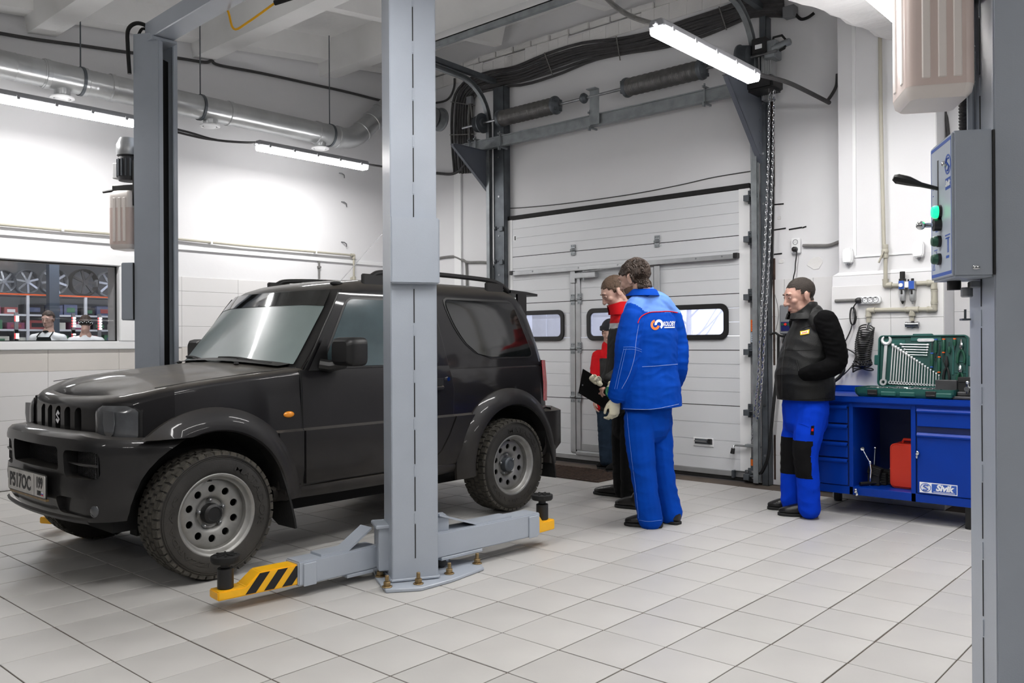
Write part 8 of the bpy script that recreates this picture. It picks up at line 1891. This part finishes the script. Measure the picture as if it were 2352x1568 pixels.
tr4 = blob('trousers', b, [cloth_blue2, cloth_bk], man4, .0075, 3, amp=.007, fs=(7, 7, 15), classify=lambda c, n: 1 if z_b < c.z < z_a and n.dot(fa) > .18 else 0)
bt = bvh_of([tr4]); decal(bt, 'brand_tab', [(1863, 978), (1870, 977), (1869, 999), (1861, 998)], [(0, 1, 2, 3)], cloth_bk, tr4, .003); decal(bt, 'tab_print', [(1863.5, 984), (1868.5, 983.5), (1868, 990), (1863, 990)], [(0, 1, 2, 3)], cloth_red, tr4, .0045)
seam(bt, 'pocket_flap', ((1836, 972), (1846, 975), (1858, 980)), .003, cloth_blue2, tr4)
shoe(man4, at(1879, 1187, Z=0), at(1786, 1182, Z=0), .048); shoe(man4, at(1836, 1172, Z=0), at(1762, 1168, Z=0), .047)

# ---------------------------------------------------------------- shop behind the window
SW = 14.2
def S(px, py, Y=SW): return at(px, py, Y=Y)
zsh = S(100, 676).z; xs0, xs1 = S(-40, 700).x, S(292, 676).x
rack = thing('shop_rack', 'tall white shop rack with orange edged top shelf seen through the window', 'shelf', ((xs0+xs1)/2, SW+.2, 0))
rk = mat('rack_white', (206, 210, 218), .5)
for k, z in enumerate((zsh, S(100, 722).z, S(100, 756).z, S(100, 790).z, .35)):
    b = MB(); b.b2((xs0, SW, z-.03), (xs1, SW+.45, z)); b.build('shelf_board', rk, rack)
    if k == 0: b = MB(); b.b2((xs0, SW-.012, z-.022), (xs1, SW, z)); b.build('shelf_edge', M['orange_pl'], rack)
for px in (-20, 64, 130, 197, 255, 290): x = S(px, 700).x; b = MB(); b.b2((x-.02, SW-.01, 0), (x+.02, SW+.03, zsh)); b.build('upright', rk, rack)
rim2 = mat('alloy_rim', (176, 180, 186), .25, .7); rim3 = mat('dark_alloy_rim', (84, 82, 82), .35, .6)
for k, (px, py, rp, m, lab) in enumerate(((8, 648, 26, rim2, 'silver alloy wheel at the left edge of the shop shelf'), (62, 640, 27, rim2, 'second silver alloy wheel from the left on the shop shelf'), (124, 645, 30, rim2, 'wide silver alloy wheel in the middle of the shop shelf'), (194, 648, 30, rim3, 'dark alloy wheel on the shop shelf'), (250, 650, 28, rim2, 'silver alloy wheel at the right end of the shop shelf'))):
    c = S(px, py, SW+.1); r = rp/FPX*depth(c)*1.05; c = V((c.x, SW+.10, zsh+r)); t = thing('alloy_wheel', lab, 'wheel', c, group='alloy wheels on the shop shelf')
    b = MB(); b.lathe([(r*.86, .12), (r, .12), (r, -.02), (r*.93, -.05), (r*.88, -.02), (r*.86, .10)], c, (0, 1, 0), 26, cap=False); b.build('rim', m, t)
    for q in range(7): a = 2*PI*q/7+.3*k; b = MB(); b.bar(c+V((0, -.02, 0)), c+V((math.cos(a)*r*.9, -.005, math.sin(a)*r*.9)), r*.16, .03, up=(0, 1, 0)); b.build('spoke', m, t)
    b = MB(); b.cyl(c+V((0, -.045, 0)), c+V((0, .01, 0)), r*.16, n=12); b.build('hub', m, t)
cols = [((226, 228, 232), 'white'), ((40, 40, 44), 'black'), ((66, 112, 84), 'green'), ((128, 60, 92), 'magenta'), ((150, 74, 74), 'red'), ((196, 198, 190), 'pale grey'), ((86, 94, 124), 'navy')]
cm_ = [mat('box_'+n.replace(' ', '_'), c, .5) for c, n in cols]
rows_ = (('upper', S(100, 722).z, .17), ('middle', S(100, 756).z, .15), ('lower', S(100, 790).z, .15)); ords = 'first second third fourth fifth sixth seventh eighth ninth tenth eleventh twelfth thirteenth fourteenth fifteenth'.split()
rs_ = random.Random(4)
for rn, z, hh in rows_:
    x = xs0+.05; k = 0; 
    while x < xs1-.2:
        w_ = rs_.uniform(.17, .32); h_ = hh*rs_.uniform(.6, 1); ci = rs_.randrange(7)
        if True:
            t = thing('shop_box', '%s carton, %s from the left on the %s rack row of the shop' % (cols[ci][1], ords[min(k, 14)], rn), 'box', (x+w_/2, SW+.15, z), group='cartons on the shop rack')
            b = MB(); b.b2((x, SW+.04, z), (x+w_, SW+.28, z+h_)); b.build('carton', cm_[ci], t, bev=.004); b = MB(); b.b2((x+w_*.2, SW+.036, z+h_*.25), (x+w_*.8, SW+.04, z+h_*.7)); b.build('carton_label', cm_[(ci*3+k+1) % 7], t); k += 1
        x += w_+rs_.uniform(.01, .09)
led = mat('led_strip', (255, 246, 250), .4, emit=9); ledr = mat('led_strip_red', (255, 60, 60), .4, emit=3)
for px, p0, p1, lab in ((39, 725, 738, 'short lit display strip at the left of the shop rack, upper'), (39, 765, 778, 'short lit display strip at the left of the shop rack, lower'), (170, 727, 752, 'lit display strip between the two shop workers, upper'), (170, 765, 782, 'lit display strip between the two shop workers, lower'), (230, 728, 758, 'lit display strip right of the worker with the patterned headband')):
    a, c = S(px, p1, SW-.5), S(px, p0, SW-.5); t = thing('display_light', lab, 'light', a, group='lit display strips in the shop')
    n_ = max(3, int((c.z-a.z)/.035)); 
    for k in range(n_): z = lerp(a.z, c.z, (k+.5)/n_); b = MB(); b.b2((a.x-.014, a.y-.01, z-.011), (a.x+.024, a.y, z+.011)); b.b2((a.x-.034, a.y-.008, z-.009), (a.x-.014, a.y, z+.009), mi=1); b.build('led', [led, ledr], t)
    b = MB(); b.b2((a.x-.03, a.y, 0), (a.x+.02, a.y+.03, c.z+.05)); b.build('stand', M['grey_pl'], t)
t = thing('shop_column', 'grey steel column in the shop behind the worker with the apron', 'column', (S(122, 640, 13.6).x, 13.6, 0)); x = S(122, 640, 13.6).x; b = MB(); b.b2((x-.07, 13.55, 0), (x+.07, 13.68, 3.1)); b.build('column_shaft', mat('blue_grey_steel', (58, 68, 82), .6), t)
for k, (x, y) in enumerate(((3.4, 10.2), (4.6, 11.2), (5.0, 13.2), (3.2, 13.0))):  # unseen lamp panels added to brighten the shop and its workers
    t = thing('shop_fill_lamp', 'unseen lamp panel added to brighten the shop, outside the picture', 'lamp', (x, y, 3.08), group='added shop lamps'); b = MB(); b.b2((x-.3, y-.3, 3.06), (x+.3, y+.3, 3.09)); b.build('panel', mat('shop_fill_lit', (250, 252, 255), .4, emit=26.0), t)
def shop_person(px, py, label, az, apron, band, D=12.3):
    c = at(px, py, D=D); gx = V((c.x, c.y, 0)); t = thing('person', label, 'person', gx); fa = azv(az); sv = V((fa.y, -fa.x, 0)); H = head_frame(c, az, 10)
    nk = c+V((0, 0, -.17))-fa*.02; ch = c+V((0, 0, -.42)); pl_ = c+V((0, 0, -.82)); b = MB(); add_head(b, H, 1.0, nk); etube(b, [pl_, ch, nk], [.15, .16, .08], [.10, .11, .07], sv)
    la, lb = pl_-sv*.09, pl_+sv*.09; za = V((0, 0, 1))
    for l_ in (la, lb): limb(b, [l_, V((l_.x, l_.y, .5)), V((l_.x, l_.y, .06))], [.08, .06, .045])
    arms = [(ch+s*sv*.20+V((0, 0, .14)), ch+s*sv*.26+V((0, 0, -.12)), ch+s*sv*.16+fa*.24+V((0, 0, -.20))) for s in (-1, 1)]
    for a in arms: limb(b, a, [.05, .042, .03]); hand(b, a[2], fa, V((0, 0, -1)), V((0, 0, 1)), .5, .95)
    body_ = blob('body', b, skin, t, .008, 2); face_bits(H, 1.0, body_, hair_br)
    add_hair(H, 1.0, body_, body_, hair_br, lambda x, y, z: (z > .055 and y < .07) or (y < -.02 and z > -.05) or (z > .01 and y < .0), .010, .003)
    b = MB(); etube(b, [pl_, ch+V((0, 0, -.1)), ch+V((0, 0, .1)), nk+V((0, 0, -.03))], [.17, .18, .18, .08], [.12, .13, .12, .075], sv)
    for a in arms: limb(b, [a[0], a[1], lerp(a[1], a[2], .85)], [.066, .058, .042])
    limb(b, [arms[0][0], ch+V((0, 0, .16)), arms[1][0]], [.062, .085, .062], 3); sh = blob('shirt', b, shirt_w, t, .010, 2, amp=.004)
    b = MB()
    for l_ in (la, lb): limb(b, [l_+V((0, 0, .05)), V((l_.x, l_.y, .5)), V((l_.x, l_.y, .10))], [.10, .08, .07])
    blob('trousers', b, cloth_bk, t, .012, 2)
    for l_ in (la, lb): shoe(t, l_-fa*.08, l_+fa*.19)
    if apron:
        b = MB(); rows = [[ch+fa*(.146-.02*abs(q)**2)+sv*.15*w_*q+V((0, 0, zo)) for q in (-1, -.5, 0, .5, 1)] for zo, w_ in ((.16, .62), (.05, .85), (-.2, 1), (-.75, 1.05))]; b.grid(rows, flip=True); b.build('apron', cloth_bk, t, smooth=60)
        b = MB(); b.sph(nk+fa*.085+V((0, 0, -.01)), (.045, .02, .018), 10, 6); b.build('bow_tie', cloth_bk, t)
        b = MB(); 
        for s in (-1, 1): b.tube(spline([ch+fa*.14+sv*s*.09+V((0, 0, .16)), nk+sv*s*.085+fa*.05+V((0, 0, -.02)), nk-fa*.075+sv*s*.02], 4), .008, 6)
        b.build('apron_strap', cloth_bk, t); p = ch+fa*.152+V((0, 0, -.03)); b = MB(basis(p, sv*-1, (0, 0, 1))); b.box((0, 0, 0), (.06, .018, .004)); b.build('apron_print', M['red_print'], t)
    if band:
        b = MB(); b.lathe([(.090, -.02), (.0945, -.015), (.0945, .02), (.090, .026)], c+V((0, 0, .0))-fa*.014, V((0, 0, 1))+fa*.15, 30, cap=False); q = b.build('headband', cloth_bk, t)
        for k in range(22):
            a = 2*PI*k/22; p = c-fa*.014+(fa*math.cos(a)+sv*math.sin(a))*.0955+V((0, 0, -.0+.15*-.09*math.cos(a)+(.008 if k % 2 else -.006))); b = MB(); b.sph(p, (.008, .008, .007), 6, 4); b.build('band_dot', M['white_print'], q)
shop_person(110, 733, 'shop worker in white shirt and dark apron facing the window', 225, True, False)
shop_person(197, 742, 'shop worker in white shirt and patterned headband, back to the window', 60, False, True, 13.0)
